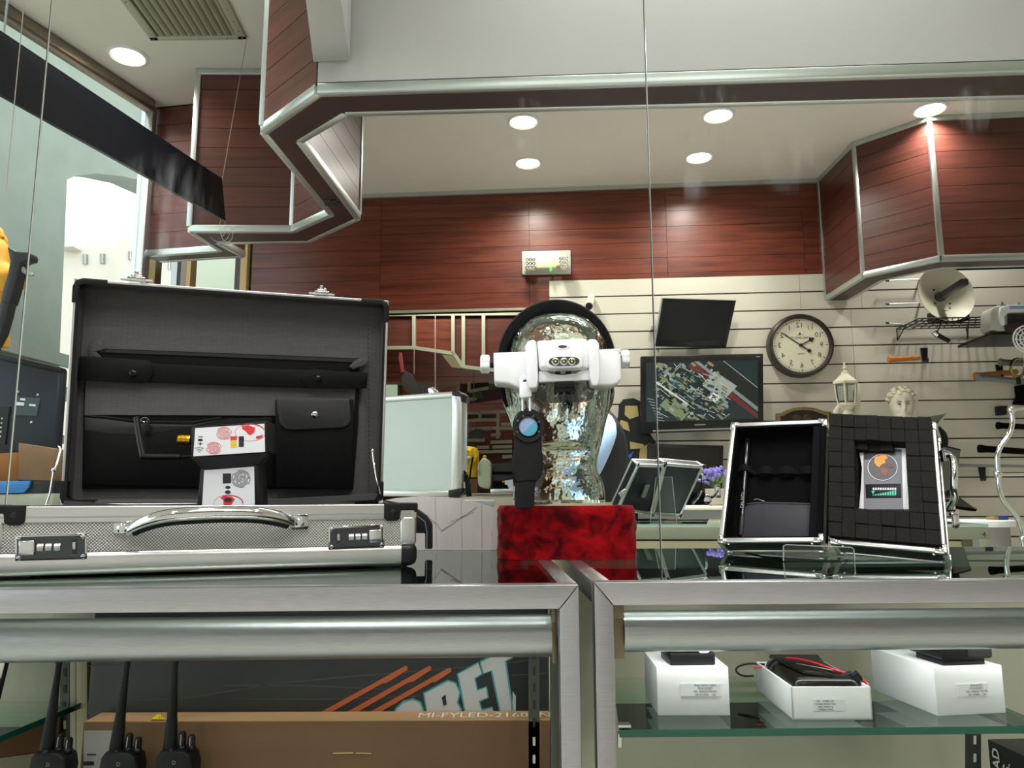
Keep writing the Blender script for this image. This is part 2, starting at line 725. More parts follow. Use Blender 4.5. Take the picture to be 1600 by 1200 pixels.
# floor and ceiling
mb = MB()
mb.box2((-7, -3.0, -0.1), (4.2, 10.5, 0.0))
o = mb.build('floor', mat('floor_tiles', 'cfcbc2', 0.4, noise=0.06, nscale=3))
o['kind'] = 'structure'
wa = lambda b: -2.113 + 0.2273 * (b - 3.523)      # the storefront runs along this line
mb = MB()
mb.prism([rp(-3.55, -3.0, ZC), rp(3.9, -3.0, ZC), rp(3.9, 10.2, ZC), rp(-2.2, 10.2, ZC), rp(-2.75, 4.95, ZC), rp(-2.16, 3.6, ZC), rp(wa(3.5) - 0.05, 3.5, ZC)], (0, 0, 0.12))
o = mb.build('ceiling', M_paint)
o['kind'] = 'structure'
# walls on the customers' side of the counter
mb = MB()
wf = struct('wall_front')
mb.box2((-3.6, -3.1, 2.4), (3.6, -2.95, ZC))
mb.build('wood_panel', M_wood, wf)
mb = MB()
mb.box2((-3.6, -3.1, 0), (3.6, -2.95, 2.4))
mb.build('slat_panel', mat('neutral_panel', 'd2d1ce', 0.5), wf)
mb = MB()
mb.prism([rp(3.55, -3.0, 0), rp(3.7, -3.0, 0), rp(3.7, 10, 0), rp(3.55, 10, 0)], (0, 0, ZC))
o = mb.build('wall_right', M_slat)
o['kind'] = 'structure'

# far wall: mahogany planks above, slatwall panels below
wall = struct('wall_back')
a_slat = ab(858, 439, BW)[0]
z_slat = 2.487
z_mir = 2.308
mb = MB()
mb.fbox(Fr((0, 0, 0), EX, EY, EZ), (-2.13, BW + 0.012, z_slat - 0.18), (3.6, BW + 0.10, ZC))
mb.build('backing', M_blackm, wall)
mb = MB()
mb.fbox(Fr((0, 0, 0), EX, EY, EZ), (a_slat, BW + 0.012, 0.0), (3.6, BW + 0.10, z_slat - 0.18))
mb.fbox(Fr((0, 0, 0), EX, EY, EZ), (-2.13, BW + 0.012, 0.0), (-1.52, BW + 0.10, z_slat - 0.18))
mb.build('backing', M_groove, wall)
zr = ab(595, 321, BW)[1]
zp = (ab(595, 321, BW)[1] - ab(595, 462, BW)[1]) / 6.0
cols = [-2.13, ab(595, 380, BW)[0], ab(827, 380, BW)[0], ab(1042, 380, BW)[0], ab(1256, 380, BW)[0], 1.66]
RF = Fr((0, 0, 0), EX, EY, EZ)
zs = [zr + k * zp for k in range(-8, 2)]
for ci in range(5):
    for k in range(len(zs)):
        z0 = zs[k] + 0.001
        z1 = min(zs[k] + zp - 0.001, ZC - 0.028)
        lo = z_mir if ci <= 2 else z_slat
        a0, a1 = cols[ci] + 0.001, cols[ci + 1] - 0.001
        if z1 <= lo + 0.01 or z0 > ZC - 0.04:
            continue
        if ci == 2:
            # this column is cut where the slatwall starts
            if z0 < z_slat - 0.02:
                if z1 > z_slat + .006:
                    mb = MB()
                    mb.fbox(RF, (a_slat + .001, BW, z_slat), (a1, BW + 0.012, z1))
                    mb.build('plank', M_wood, wall)
                a1 = a_slat
                if z1 < z_mir + 0.01:
                    continue
                lo = z_mir
            else:
                lo = z_mir
        z0 = max(z0, lo)
        mb = MB()
        mb.fbox(RF, (a0, BW + random.uniform(0, 0.0015), z0), (a1, BW + 0.012, z1))
        mb.build('plank', M_wood, wall)
# planks left of the mirror band, down to the floor
for k in range(24):
    z1 = z_mir - 0.002 - k * zp
    if z1 < 0.1:
        break
    mb = MB()
    mb.fbox(RF, (-2.13, BW + random.uniform(0, 0.0015), z1 - zp + 0.002), (-1.52, BW + 0.012, z1))
    mb.build('plank', M_wood, wall)
# slats
sp = 0.1165
aj = [ab(1250, 456, BW)[0], ab(1333, 540, BW)[0], ab(1490, 490, BW)[0], ab(1346, 460, BW)[0]]
for k in range(21):
    z1 = z_slat - k * sp
    z0 = z1 - sp + 0.009
    if z0 < 0:
        break
    js = [a_slat] + ([aj[0], aj[3], aj[2]] if k < 2 else [aj[1], aj[2] if k == 2 else aj[1] + 1.22]) + [3.55]
    for a0, a1 in zip(js[:-1], js[1:]):
        mb = MB()
        mb.fbox(RF, (a0 + 0.001, BW + random.uniform(0, 0.001), z0), (a1 - 0.001, BW + 0.012, z1))
        mb.build('slat', M_slat, wall)
# ceiling trim on the far wall
mb = MB()
mb.fbox(RF, (-2.13, BW - 0.022, ZC - 0.028), (1.62, BW + 0.01, ZC))
mb.build('ceiling_trim', M_alu, wall)


# ---------------------------------------------------------------- hanging fascia
def fascia(name, A, B, faceA, faceB, trim_at, top_trim, under=M_under, z0=ZB):
    root = struct(name)
    n = len(A)
    P3 = lambda q, z: rp(q[0], q[1], z)
    mbu = MB()
    for i in range(n - 1):
        mb = MB()
        mb.hexa([P3(A[i], z0 + 0.006), P3(A[i + 1], z0 + 0.006), P3(B[i + 1], z0 + 0.006), P3(B[i], z0 + 0.006),
                 P3(A[i], ZC), P3(A[i + 1], ZC), P3(B[i + 1], ZC), P3(B[i], ZC)])
        # core shrunk a little between the plank faces
        c = MB()
        for q in mb.v:
            c.v.append(q)
        c.f = mb.f
        c.build('core', M_blackm, root)
        u = MB()
        u.hexa([P3(A[i], z0 - 0.004), P3(A[i + 1], z0 - 0.004), P3(B[i + 1], z0 - 0.004), P3(B[i], z0 - 0.004),
                P3(A[i], z0 + 0.006), P3(A[i + 1], z0 + 0.006), P3(B[i + 1], z0 + 0.006), P3(B[i], z0 + 0.006)])
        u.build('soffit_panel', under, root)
    for pts, face, sgn in ((A, faceA, 1), (B, faceB, -1)):
        for i in range(n - 1):
            kind = face[i]
            if kind is None:
                continue
            p, q = np.array(pts[i]), np.array(pts[i + 1])
            d = (q - p) / np.linalg.norm(q - p)
            nn = np.array([d[1], -d[0]])
            # outward: away from the other polyline
            other = (np.array((B if sgn > 0 else A)[i]) + np.array((B if sgn > 0 else A)[i + 1])) / 2
            if np.dot(other - (p + q) / 2, nn) > 0:
                nn = -nn
            if kind == 'white':
                m2 = MB()
                m2.hexa([P3(p, z0 + 0.03), P3(q, z0 + 0.03), P3(q + nn * 0.010, z0 + 0.03), P3(p + nn * 0.010, z0 + 0.03),
                         P3(p, ZC), P3(q, ZC), P3(q + nn * 0.010, ZC), P3(p + nn * 0.010, ZC)])
                m2.build('drywall_face', M_white_wall, root)
                continue
            rows = 8
            h = (ZC - z0 - 0.03) / rows
            for k in range(rows):
                za, zb = z0 + 0.02 + k * h, z0 + 0.02 + (k + 1) * h - 0.0022
                t = 0.008 + random.uniform(0, 0.0008)
                m2 = MB()
                m2.hexa([P3(p, za), P3(q, za), P3(q + nn * t, za), P3(p + nn * t, za), P3(p, zb), P3(q, zb), P3(q + nn * t, zb), P3(p + nn * t, zb)])
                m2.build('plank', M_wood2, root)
        # aluminium angle along the lower edge
        for i in range(n - 1):
            m2 = MB()
            a3, b3 = P3(pts[i], z0 + 0.010), P3(pts[i + 1], z0 + 0.010)
            m2.bar(a3, b3, 0.028, 0.032)
            m2.build('edge_trim', M_alu, root, bevel=0.003)
    for (poly, i) in trim_at:
        q = (A if poly == 'A' else B)[i]
        m2 = MB()
        c3 = P3(q, 0)
        m2.fbox(Fr(c3, EX, EY, EZ), (-0.014, -0.014, z0 + 0.02), (0.014, 0.014, ZC))
        m2.build('corner_trim', M_alu, root, bevel=0.003)
    for i in top_trim:
        m2 = MB()
        m2.bar(P3(A[i], ZC - 0.016), P3(A[i + 1], ZC - 0.016), 0.03, 0.032)
        m2.build('ceiling_trim', M_alu, root, bevel=0.003)
    return root


A = [(2.9, 2.218), (-0.754, 2.124), (-1.018, 2.354), (-1.025, 3.11), (-1.27, 3.305), (-1.737, 3.260), (-1.722, 3.545), (-2.157, 3.590)]
B = [(2.9, 2.376), (-0.707, 2.250), (-0.92, 2.424), (-0.926, 3.168), (-1.245, 3.445), (-1.684, 3.425), (-1.65, 3.636), (-2.113, 3.679)]
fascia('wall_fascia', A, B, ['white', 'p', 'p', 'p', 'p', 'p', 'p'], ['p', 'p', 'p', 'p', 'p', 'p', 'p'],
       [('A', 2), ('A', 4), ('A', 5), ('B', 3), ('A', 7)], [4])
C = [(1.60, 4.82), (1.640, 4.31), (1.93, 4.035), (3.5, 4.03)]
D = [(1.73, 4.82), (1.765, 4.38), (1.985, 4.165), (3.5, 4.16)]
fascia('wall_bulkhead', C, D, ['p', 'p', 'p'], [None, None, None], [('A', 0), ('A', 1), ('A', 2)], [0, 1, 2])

# white boxed duct that butts against the fascia
mb = MB()
P0, P1 = np.array([-0.768, 2.112]), np.array([-0.655, 2.112])
Q0, Q1 = np.array([-0.672, 1.755]), np.array([-0.580, 1.755])
mb.hexa([rp(*P0, 2.41), rp(*P1, 2.41), rp(*Q1, 2.41), rp(*Q0, 2.41), rp(*P0, 3.1), rp(*P1, 3.1), rp(*Q1, 3.1), rp(*Q0, 3.1)])
o = mb.build('beam_duct', M_white_wall, bevel=0.003)
o['kind'] = 'structure'

# ---------------------------------------------------------------- storefront window on the left
win = struct('window_1')
frame_m = mat('bronze_aluminium', '8f8478', 0.35, 0.8)
wl0, wl1 = np.array([wa(-2.9), -2.9]), np.array([-2.125, 3.53])
mb = MB()
mb.bar(rp(*wl0, ZC - 0.032), rp(*wl1, ZC - 0.032), 0.06, 0.062)
mb.build('top_rail', frame_m, win, bevel=0.012, seg=3)
mb = MB()
mb.bar(rp(*wl0, 0.15), rp(*wl1, 0.15), 0.06, 0.3)
mb.build('bottom_rail', frame_m, win, bevel=0.005)
for t in (0.0, 0.3, 0.62, 1.0):
    q = wl0 * (1 - t) + wl1 * t
    mb = MB()
    mb.fbox(Fr(rp(*q, 0), EX, EY, EZ), (-0.02, -0.02, 0.28), (0.02, 0.02, ZC - 0.03))
    mb.build('mullion', M_alu, win, bevel=0.003)
for t0, t1 in ((0.0, 0.3), (0.3, 0.62), (0.62, 1.0)):
    q0, q1 = wl0 * (1 - t0) + wl1 * t0, wl0 * (1 - t1) + wl1 * t1
    mb = MB()
    mb.bar(rp(*q0, 1.68), rp(*q1, 1.68), 0.006, 2.78)
    mb.build('pane', M_clear, win)
# glazed door area at the far left corner
win = struct('window_2')
W2 = BP(4.84)
for nm, x0, x1, m in (('mullion', 234, 247, M_bronze), ('mullion', 272, 281, M_alu), ('weather_strip', 281, 287, M_navy), ('mullion', 287, 296, mat('grey_jamb', '9b9284', 0.5)),
                      ('door_jamb', 296, 302, mat('yellow_pine', 'd6b277', 0.5)), ('weather_strip', 374, 379, M_navy), ('door_jamb', 379, 389, mat('yellow_pine_2', 'd9bb84', 0.5))):
    c0, _ = ab(x0, 430, 4.84)
    c1, _ = ab(x1, 430, 4.84)
    mb = MB()
    mb.fbox(RF, (c0, 4.80, 0.0), (c1, 4.88, ZC))
    mb.build(nm, m, win)
for x0, x1 in ((248, 271), (303, 373)):
    c0, _ = ab(x0, 430, 4.84)
    c1, _ = ab(x1, 430, 4.84)
    mb = MB()
    mb.fbox(RF, (c0, 4.835, 0.05), (c1, 4.841, ZC))
    mb.build('pane', M_clear, win)
# corner post between the two windows
mb = MB()
mb.fbox(Fr(rp(-2.17, 3.60, 0), EX, EY, EZ), (-0.03, -0.03, 0), (0.03, 0.03, ZC))
o = mb.build('trim_1', M_alu)
o['kind'] = 'structure'

# ---------------------------------------------------------------- outdoors
mb = MB()
mb.box2((-60, -20, -0.35), (-3.0, 60, -0.15))
o = mb.build('ground', mat('street_paving', 'a9a6a0', 0.9))
o['kind'] = 'structure'
porch = struct('wall_porch')
PP = PL(EX * -4.2, -EX)
hole = [(105, 640), (105, 281), (118, 275), (150, 271), (190, 275), (230, 284), (280, 308), (318, 348), (335, 400), (337, 640)]
hp = [PP.px(x, y) for x, y in hole]
bl, br = float(hp[0] @ EY), float(hp[-1] @ EY)
poly = [rp(-4.2, 2.0, -0.2), rp(-4.2, bl, -0.2)] + hp[1:-1] + [rp(-4.2, br, -0.2), rp(-4.2, 16, -0.2), rp(-4.2, 16, 8.0), rp(-4.2, 2.0, 8.0)]
mb = MB()
mb.prism(poly, -EX * 0.38)
mb.build('arch_wall', M_concrete, porch)
mb = MB()
for z0, z1, d in ((2.18, 2.28, 0.05), (1.90, 2.02, 0.03), (1.55, 1.62, 0.03)):
    mb.fbox(RF, (-4.2, 2.0, z0), (-4.2 + d, bl - 0.02, z1))
mb.build('stone_course', M_concrete, porch, kind='stuff')
# pale end wall of the arcade
mb = MB()
mb.fbox(RF, (-3.6, 6.9, 0), (-2.32, 7.0, 3.6))
o = mb.build('wall_side_porch', mat('pale_plaster_2', 'dde3d0', 0.8))
o['kind'] = 'structure'

FAC = YP(21.0)
M_stucco = mat('white_stucco', 'd6cec3', 0.9)
M_wdark = mat('far_window_glass', '8a9296', 0.2)
M_copper = mat('verdigris', 'cfe0da', 0.7)
bld = thing('building', 'white stucco house with gabled end and small windows across the street', 'building', FAC.px(190, 500) * np.array([1, 1, 0]))
mb = MB()
mb.pxp(FAC, [(60, 850), (60, 388), (112, 388), (115, 386), (184, 384), (184, 850)], 0, 6)
mb.build('wall', M_stucco, bld)
mb = MB()
mb.pxp(FAC, [(181, 850), (181, 380), (206, 365), (300, 420), (300, 850)], -0.8, 6)
mb.build('gable_wall', M_stucco, bld)
mb = MB()
mb.pxp(FAC, [(80, 372), (104, 373), (115, 385), (90, 386), (80, 380)], -0.4, 3)
mb.build('side_roof', M_stucco, bld)
for x0, x1 in ((114, 133), (144, 163), (174, 190)):
    mb = MB()
    mb.pxp(FAC, [(x0, 386), (x0, 379), ((x0 + x1) / 2, 377), (x1, 380), (x1, 386)], 0.5, 1.5)
    mb.build('roof_vault', M_copper, bld)
for (x0, y0, x1, y1, w) in ((129, 397, 136, 412, 0), (156, 396, 163, 411, 0), (200, 392, 207, 405, -0.8), (262, 408, 266, 420, -0.8)):
    mb = MB()
    mb.pxp(FAC, [(x0, y0), (x1, y0), (x1, y1), (x0, y1)], w - 0.05, w + 0.05)
    f = mb.build('window', M_wdark, bld)
    mb = MB()
    mb.pxp(FAC, [((x0 + x1) / 2 - .4, y0), ((x0 + x1) / 2 + .4, y0), ((x0 + x1) / 2 + .4, y1), ((x0 + x1) / 2 - .4, y1)], w - 0.1, w)
    mb.build('glazing_bar', M_stucco, f)
mb = MB()
mb.pxp(FAC, [(192, 421), (213, 421), (213, 445), (192, 445)], -0.9, -0.7)
mb.build('garage_door', mat('garage_shutter', 'cfcdc6', 0.7), bld)

# ---------------------------------------------------------------- clear sheets in place of the mirror; the room beyond is its reflection
GL = YP(1.74)
part_root = struct('mirror_sheets')
for x0, x1 in ((-2.3, -1.135), (-1.129, 0.326), (0.332, 1.9)):
    mb = MB()
    mb.box2((x0, 1.737, 0.0), (x1, 1.743, ZC))
    mb.build('pane', M_clear, part_root)
M_joint_d = mat('dark_joint', '3a3a38', 0.4)  # dark half of the joint line
M_joint_l = mat('polished_glass_edge', 'c9d2ca', 0.15, spec=0.8)
for x in (-1.132, 0.329):
    mb = MB()
    mb.box2((x - 0.0022, 1.7362, 0.0), (x + 0.0002, 1.7392, ZC))
    mb.build('joint', M_joint_d, part_root)
    mb = MB()
    mb.box2((x + 0.0002, 1.7360, 0.0), (x + 0.0012, 1.7392, ZC))
    mb.build('glass_edge', M_joint_l, part_root)


def smear_mat():
    m = bpy.data.materials.new('wiped_smear')
    m.use_nodes = True
    nt = m.node_tree
    nt.nodes.clear()
    N = nt.nodes.new
    tc = N('ShaderNodeTexCoord')
    oi = N('ShaderNodeObjectInfo')
    mp = N('ShaderNodeMapping')
    mp.inputs['Rotation'].default_value = (0, rad(20), 0)
    mp.inputs['Scale'].default_value = (26, 1, 4.0)
    nt.links.new(tc.outputs['Object'], mp.inputs[0])
    nz = N('ShaderNodeTexNoise')
    nz.inputs['Scale'].default_value = 1.6
    nz.inputs['Detail'].default_value = 6
    nt.links.new(mp.outputs[0], nz.inputs['Vector'])
    r = N('ShaderNodeValToRGB')
    r.color_ramp.elements[0].position = 0.42
    r.color_ramp.elements[0].color = (0, 0, 0, 1)
    r.color_ramp.elements[1].position = 0.85
    r.color_ramp.elements[1].color = (1, 1, 1, 1)
    nt.links.new(nz.outputs[0], r.inputs[0])
    # fade out towards the rim of the smear
    sub = N('ShaderNodeVectorMath')
    sub.operation = 'SUBTRACT'
    sub.inputs[1].default_value = (0.5, 0.5, 0.5)
    nt.links.new(tc.outputs['Generated'], sub.inputs[0])
    ln = N('ShaderNodeVectorMath')
    ln.operation = 'LENGTH'
    fl = N('ShaderNodeVectorMath')
    fl.operation = 'MULTIPLY'
    fl.inputs[1].default_value = (1, 0, 1)
    nt.links.new(sub.outputs[0], fl.inputs[0])
    nt.links.new(fl.outputs[0], ln.inputs[0])
    mr = N('ShaderNodeMapRange')
    mr.inputs['From Min'].default_value = 0.5
    mr.inputs['From Max'].default_value = 0.1
    mr.inputs['To Min'].default_value = 0.0
    mr.inputs['To Max'].default_value = 0.32
    nt.links.new(ln.outputs['Value'], mr.inputs['Value'])
    mu = N('ShaderNodeMath')
    mu.operation = 'MULTIPLY'
    nt.links.new(r.outputs[0], mu.inputs[0])
    nt.links.new(mr.outputs[0], mu.inputs[1])
    t = N('ShaderNodeBsdfTransparent')
    d = N('ShaderNodeBsdfTranslucent')
    d.inputs[0].default_value = (0.9, 0.95, 1.0, 1)
    d2 = N('ShaderNodeBsdfDiffuse')
    d2.inputs[0].default_value = (0.9, 0.95, 1.0, 1)
    dm = N('ShaderNodeMixShader')
    nt.links.new(d.outputs[0], dm.inputs[1])
    nt.links.new(d2.outputs[0], dm.inputs[2])
    mx = N('ShaderNodeMixShader')
    nt.links.new(mu.outputs[0], mx.inputs[0])
    nt.links.new(t.outputs[0], mx.inputs[1])
    nt.links.new(dm.outputs[0], mx.inputs[2])
    o = N('ShaderNodeOutputMaterial')
    nt.links.new(mx.outputs[0], o.inputs[0])
    return m


M_smear = smear_mat()
for pts in ([(1060, 195), (1160, 195), (1125, 234), (1050, 234)], [(1050, 258), (1118, 258), (1110, 320), (1035, 320)], [(1085, 128), (1170, 128), (1160, 168), (1090, 168)],
            [(790, 150), (848, 150), (845, 178), (795, 178)], [(788, 203), (852, 203), (850, 243), (795, 243)], [(1480, 130), (1560, 130), (1540, 215), (1478, 215)],
            [(150, 235), (330, 235), (350, 360), (190, 380)], [(60, 340), (110, 320), (112, 420), (60, 420)], [(1170, 195), (1290, 190), (1300, 300), (1180, 310)], [(222, 340), (296, 340), (290, 430), (222, 430)]):
    mb = MB()
    ps = [GL.px(x, y, -0.0045) for x, y in pts]
    mb.add(ps, [(0, 1, 2, 3)])
    mb.build('smear', M_smear, part_root)

# ================================================================== the display counters
def frame2(p0, p1, z):
    """frame along the line p0 -> p1 seen from the customers' side: x right, y back, z up; origin p1"""
    d = np.array([p1[0] - p0[0], p1[1] - p0[1], 0.0])
    d /= np.linalg.norm(d)
    return d, np.array([-d[1], d[0], 0.0])


dx, dy = frame2((-0.437, 0.673), (0.058, 0.691), ZT)
LF = Fr((0.058, 0.691, ZT), dx, dy, EZ)
ex2, ey2 = frame2((0.073, 0.7100), (0.466, 0.719), ZT)
RF2 = Fr((0.073, 0.710, ZT), ex2, ey2, EZ)
M_endcap = mat('bronze_end_cap', '8a7c66', 0.45, 0.6)


def counter(fr, sgn, label, length, depth):
    """sgn -1: the counter runs to the left from its origin corner, +1: to the right"""
    X = lambda x: x * sgn
    t = thing('display_counter', label, 'display case', fr.p(0, 0.1, -ZT))

    def pr(name, m, pts, y0, y1, bevel=0.0015):
        mb = MB()
        mb.prism([fr.p(X(x), y0, z) for x, z in pts], fr.ey * (y1 - y0))
        return mb.build(name, m, t, bevel=bevel)
    h, w = 0.0205, 0.0175
    pr('front_rail', M_brush, [(0, 0), (length, 0), (length, -h), (w, -h)], 0, 0.020)
    pr('corner_post', M_brush, [(0, 0), (w, -h), (w, -ZT), (0, -ZT)], 0, 0.018)
    pr('corner_post', M_brush, [(0, -0.002), (w, -0.02), (w, -ZT), (0, -ZT)], depth - 0.018, depth)
    pr('corner_post', M_brush, [(length - w, -0.02), (length, -0.02), (length, -ZT), (length - w, -ZT)], 0, 0.018)
    for nm, x0, x1 in (('side_rail', 0.0, w), ('side_rail', length - w, length)):
        mb = MB()
        mb.fbox(fr, (min(X(x0), X(x1)), 0.020, -h), (max(X(x0), X(x1)), depth, -0.0002))
        mb.build(nm, M_brush, t, bevel=0.001)
    mb = MB()
    mb.fbox(fr, (min(0, X(length)), depth, -h), (max(0, X(length)), depth + 0.016, -0.0015))
    mb.build('back_rail', M_brush, t, bevel=0.001)
    mb = MB()
    mb.fbox(fr, (min(X(w), X(length - w)), 0.020, -0.0062), (max(X(w), X(length - w)), depth - 0.002, -0.0004))
    mb.build('glass_top', M_top, t)
    mb = MB()
    mb.fbox(fr, (min(X(w), X(length - w)), depth - 0.002, -0.0062), (max(X(w), X(length - w)), depth, -0.0003))
    mb.build('glass_edge', M_edge_l, t)
    mb = MB()
    mb.fbox(fr, (min(X(w * 0.6), X(length)), 0.009, -ZT + 0.1), (max(X(w * 0.6), X(length)), 0.013, -h))
    mb.build('front_pane', M_clear, t)
    mb = MB()
    mb.fbox(fr, (min(X(0.002), X(length)), depth - 0.05, -ZT + 0.02), (max(X(0.002), X(length)), depth - 0.04, -0.03))
    mb.build('back_panel', M_cream, t)
    mb = MB()
    mb.fbox(fr, (min(0, X(length)), 0.0, -ZT), (max(0, X(length)), depth - 0.03, -ZT + 0.30))
    mb.build('plinth', M_grey, t)
    mb = MB()
    mb.fbox(fr, (min(X(0.004), X(0.010)), 0.03, -ZT + 0.30), (max(X(0.004), X(0.010)), depth - 0.02, -0.022))
    mb.build('end_pane', M_clear, t)
    return t


lc = counter(LF, -1, 'brushed metal display counter holding the walkie talkies and brown carton', 0.85, 0.475)
rc = counter(RF2, 1, 'brushed metal display counter holding the three white boxes on green glass', 0.95, 0.462)


def light_tube(fr, t, x0, x1, cap):
    c = lambda x: fr.p(x, 0.043, -0.0495)
    mb = MB()
    mb.tube([c(x0), c(x1)], 0.0188, n=28)
    o = mb.build('light_housing', M_brush, t)
    a, b = cap
    mb = MB()
    mb.fbox(fr, (a, 0.026, -0.036), (b, 0.060, -0.022))
    mb.fbox(fr, (a, 0.028, -0.072), (b, 0.034, -0.036))
    mb.build('end_bracket', M_endcap, t, bevel=0.001)


xl = float((at(860, 985, 0.735) - LF.o) @ LF.ex)
light_tube(LF, lc, -0.83, xl, (xl, -0.0175))
xr_ = float((at(971, 985, 0.755) - RF2.o) @ RF2.ex)
light_tube(RF2, rc, xr_, 0.93, (0.0175, xr_))


# the housing of the right counter is lit
lp_l = area('showcase_lamp', tuple(RF2.p(0.47, 0.066, -0.060)), 0.85, 0.40, (1, 1, 0.97), rot=(rad(18), 0, math.atan2(ex2[1], ex2[0])), size_y=0.012)


def standard(t, plane, x0, x1, y0, y1, ys):
    mb = MB()
    mb.pxp(plane, [(x0, y0), (x1, y0), (x1, y1), (x0, y1)], 0, 0.008)
    s = mb.build('slotted_standard', mat('dark_steel', '55564f', 0.45, 0.7), t)
    c = (x0 + x1) / 2
    for y in ys:
        mb = MB()
        mb.pxp(plane, [(c - 2, y), (c + 2, y), (c + 2, y + 13), (c - 2, y + 13)], -0.0008, 0.002)
        mb.build('slot', M_ink if y < 1125 else M_cream, s)


standard(lc, YP(0.80), 826, 843, 1000, 1330, [1017, 1042, 1068, 1095, 1123, 1152, 1180])
standard(lc, YP(0.93), 94, 108, 1000, 1330, [1018, 1044, 1070, 1098, 1126, 1153, 1180])
standard(rc, YP(0.98), 1514, 1533, 1140, 1330, [1150, 1178])
# inner post in the left counter
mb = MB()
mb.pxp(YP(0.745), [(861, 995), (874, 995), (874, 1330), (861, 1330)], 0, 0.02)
mb.build('inner_post', mat('dark_post_steel', '5d625f', 0.4, 0.8), lc)  # dark metal side of the post
# partition at the left of the left counter
mb = MB()
YPP = YP(0.90)
mb.pxp(YPP, [(109, 1000), (118, 1000), (118, 1330), (109, 1330)], 0, 0.12)
mb.build('partition', M_cream, lc, bevel=0.001)
mb = MB()
mb.pxp(YPP, [(119, 1000), (136, 1000), (136, 1330), (119, 1330)], -0.004, 0.13)
mb.build('partition', mat('cream_edge', 'c9c09a', 0.5), lc, bevel=0.001)
mb = MB()
mb.pxp(YPP, [(-300, 990), (94, 990), (94, 1400), (-300, 1400)], 0.07, 0.075)
mb.build('partition_back', mat('dull_white_panel', 'a3a592', 0.6), lc)

# shelves
zs_ = float(at(1300, 1137, 0.752)[2])
f0, f1 = atz(968, 1141, zs_), atz(1640, 1134.5, zs_)
mb = MB()
b0, b1 = f0 + np.array([0.02, 0.21, 0]), f1 + np.array([0.0, 0.21, 0])
mb.hexa([f0 - EZ * 0.006, f1 - EZ * 0.006, b1 - EZ * 0.006, b0 - EZ * 0.006, f0, f1, b1, b0])
sh = mb.build('shelf', M_pane, rc)
mb = MB()
mb.prism([f0 + np.array([0, -0.0004, 0.0003]), f1 + np.array([0, -0.0004, 0.0003]), f1 + np.array([0, -0.0004, -0.0063]), f0 + np.array([0, -0.0004, -0.0063])], (0, 0.0012, 0))
mb.build('shelf_edge', M_edge, sh)
mb = MB()
mb.pxp(YP(0.748), [(966, 1133), (986, 1133), (986, 1137), (966, 1137)], 0, 0.01)
mb.pxp(YP(0.748), [(966, 1147), (971, 1147), (971, 1168), (966, 1168)], 0, 0.01)
mb.pxp(YP(0.748), [(971, 1146), (986, 1146), (985, 1150), (973, 1151)], 0, 0.01)
mb.build('shelf_clip', M_chrome, rc)
# small shelf at the left
zl = float(at(133, 1097, 0.90)[2])
c0, c1 = atz(134, 1095, zl), atz(-40, 1166, zl)
mb = MB()
mb.hexa([c0 - EZ * .0055, c1 - EZ * .0055, c1 + np.array([-.3, .02, -.0055]), c0 + np.array([-.4, 0, -.0055]), c0, c1, c1 + np.array([-.3, .02, 0]), c0 + np.array([-.4, 0, 0])])
sh2 = mb.build('shelf', M_pane, lc)
mb = MB()
mb.bar(c0 + np.array([.0005, -.0005, -.0028]), c1 + np.array([.0005, -.0005, -.0028]), 0.001, 0.0060)
mb.build('shelf_edge', M_edge, sh2)
# lower shelf of the left counter that carries the radios and the cartons
ZR = 0.742
mb = MB()
mb.fbox(LF, (-0.83, 0.03, ZR - ZT - 0.006), (-0.02, 0.42, ZR - ZT))
mb.build('shelf', M_pane, lc)
ZR2 = 0.70
mb = MB()
mb.fbox(RF2, (0.02, 0.03, ZR2 - ZT - 0.006), (0.93, 0.40, ZR2 - ZT))
mb.build('shelf', M_pane, rc)
# chrome arm of the case next to the left counter
t = thing('chrome_stand', 'slim chrome stand just showing at the left end of the counter glass', 'stand', at(2, 1060, 0.80) * np.array([1, 1, 0]) + EZ * ZR)
mb = MB()
mb.tube([at(-14, 1110, .80), at(4, 1030, .80), at(10, 1000, .80)], 0.004, n=10)
mb.build('rod', M_chrome, t)
mb = MB()
mb.tube([at(-9, 1110, .802), at(8, 1040, .802), at(15, 1005, .802)], 0.003, n=10)
mb.build('rod', M_black, t)
mb = MB()
mb.tube([at(-12, 1108, .80), at(-12, 1115, .80) * np.array([1, 1, 0]) + EZ * ZR], 0.006, n=10)
mb.build('foot', M_chrome, t)

# ---------------------------------------------------------------- goods in the left counter
DB = YP(0.835)
t = thing('wrapped_box', 'long black wrapped box with white teal-edged letters and three orange claw strokes', 'box', at(500, 1100, .87) * np.array([1, 1, 0]) + EZ * ZR)
mb = MB()
zb_ = lambda x, y, Y: (at(x, y, Y)[0], Y, at(x, y, Y)[2])
lo = at(140, 1020, 0.835)
hi = at(858, 1020, 0.835)
mb.box2((lo[0], 0.835, ZR), (hi[0], 0.96, ZT - 0.035))
mb.build('body', mat('black_wrap', '232425', 0.42, noise=0.15, nscale=6), t, bevel=0.006)
mb = MB()
for pts in ([(140, 1040), (220, 1040), (400, 1021), (520, 1015)], [(200, 1096), (300, 1090), (430, 1068), (560, 1056), (760, 1040), (856, 1028)], [(350, 1071), (480, 1071), (620, 1078)], [(350, 1092), (500, 1093), (650, 1088)], [(800, 1055), (856, 1052)]):
    stroke(mb, [DB.px(x, y, -0.0005) for x, y in pts], 0.0012, DB.n)
mb.build('wrap_crease', mat('wrap_crease', '3a3c3d', 0.3), t)
mb = MB()
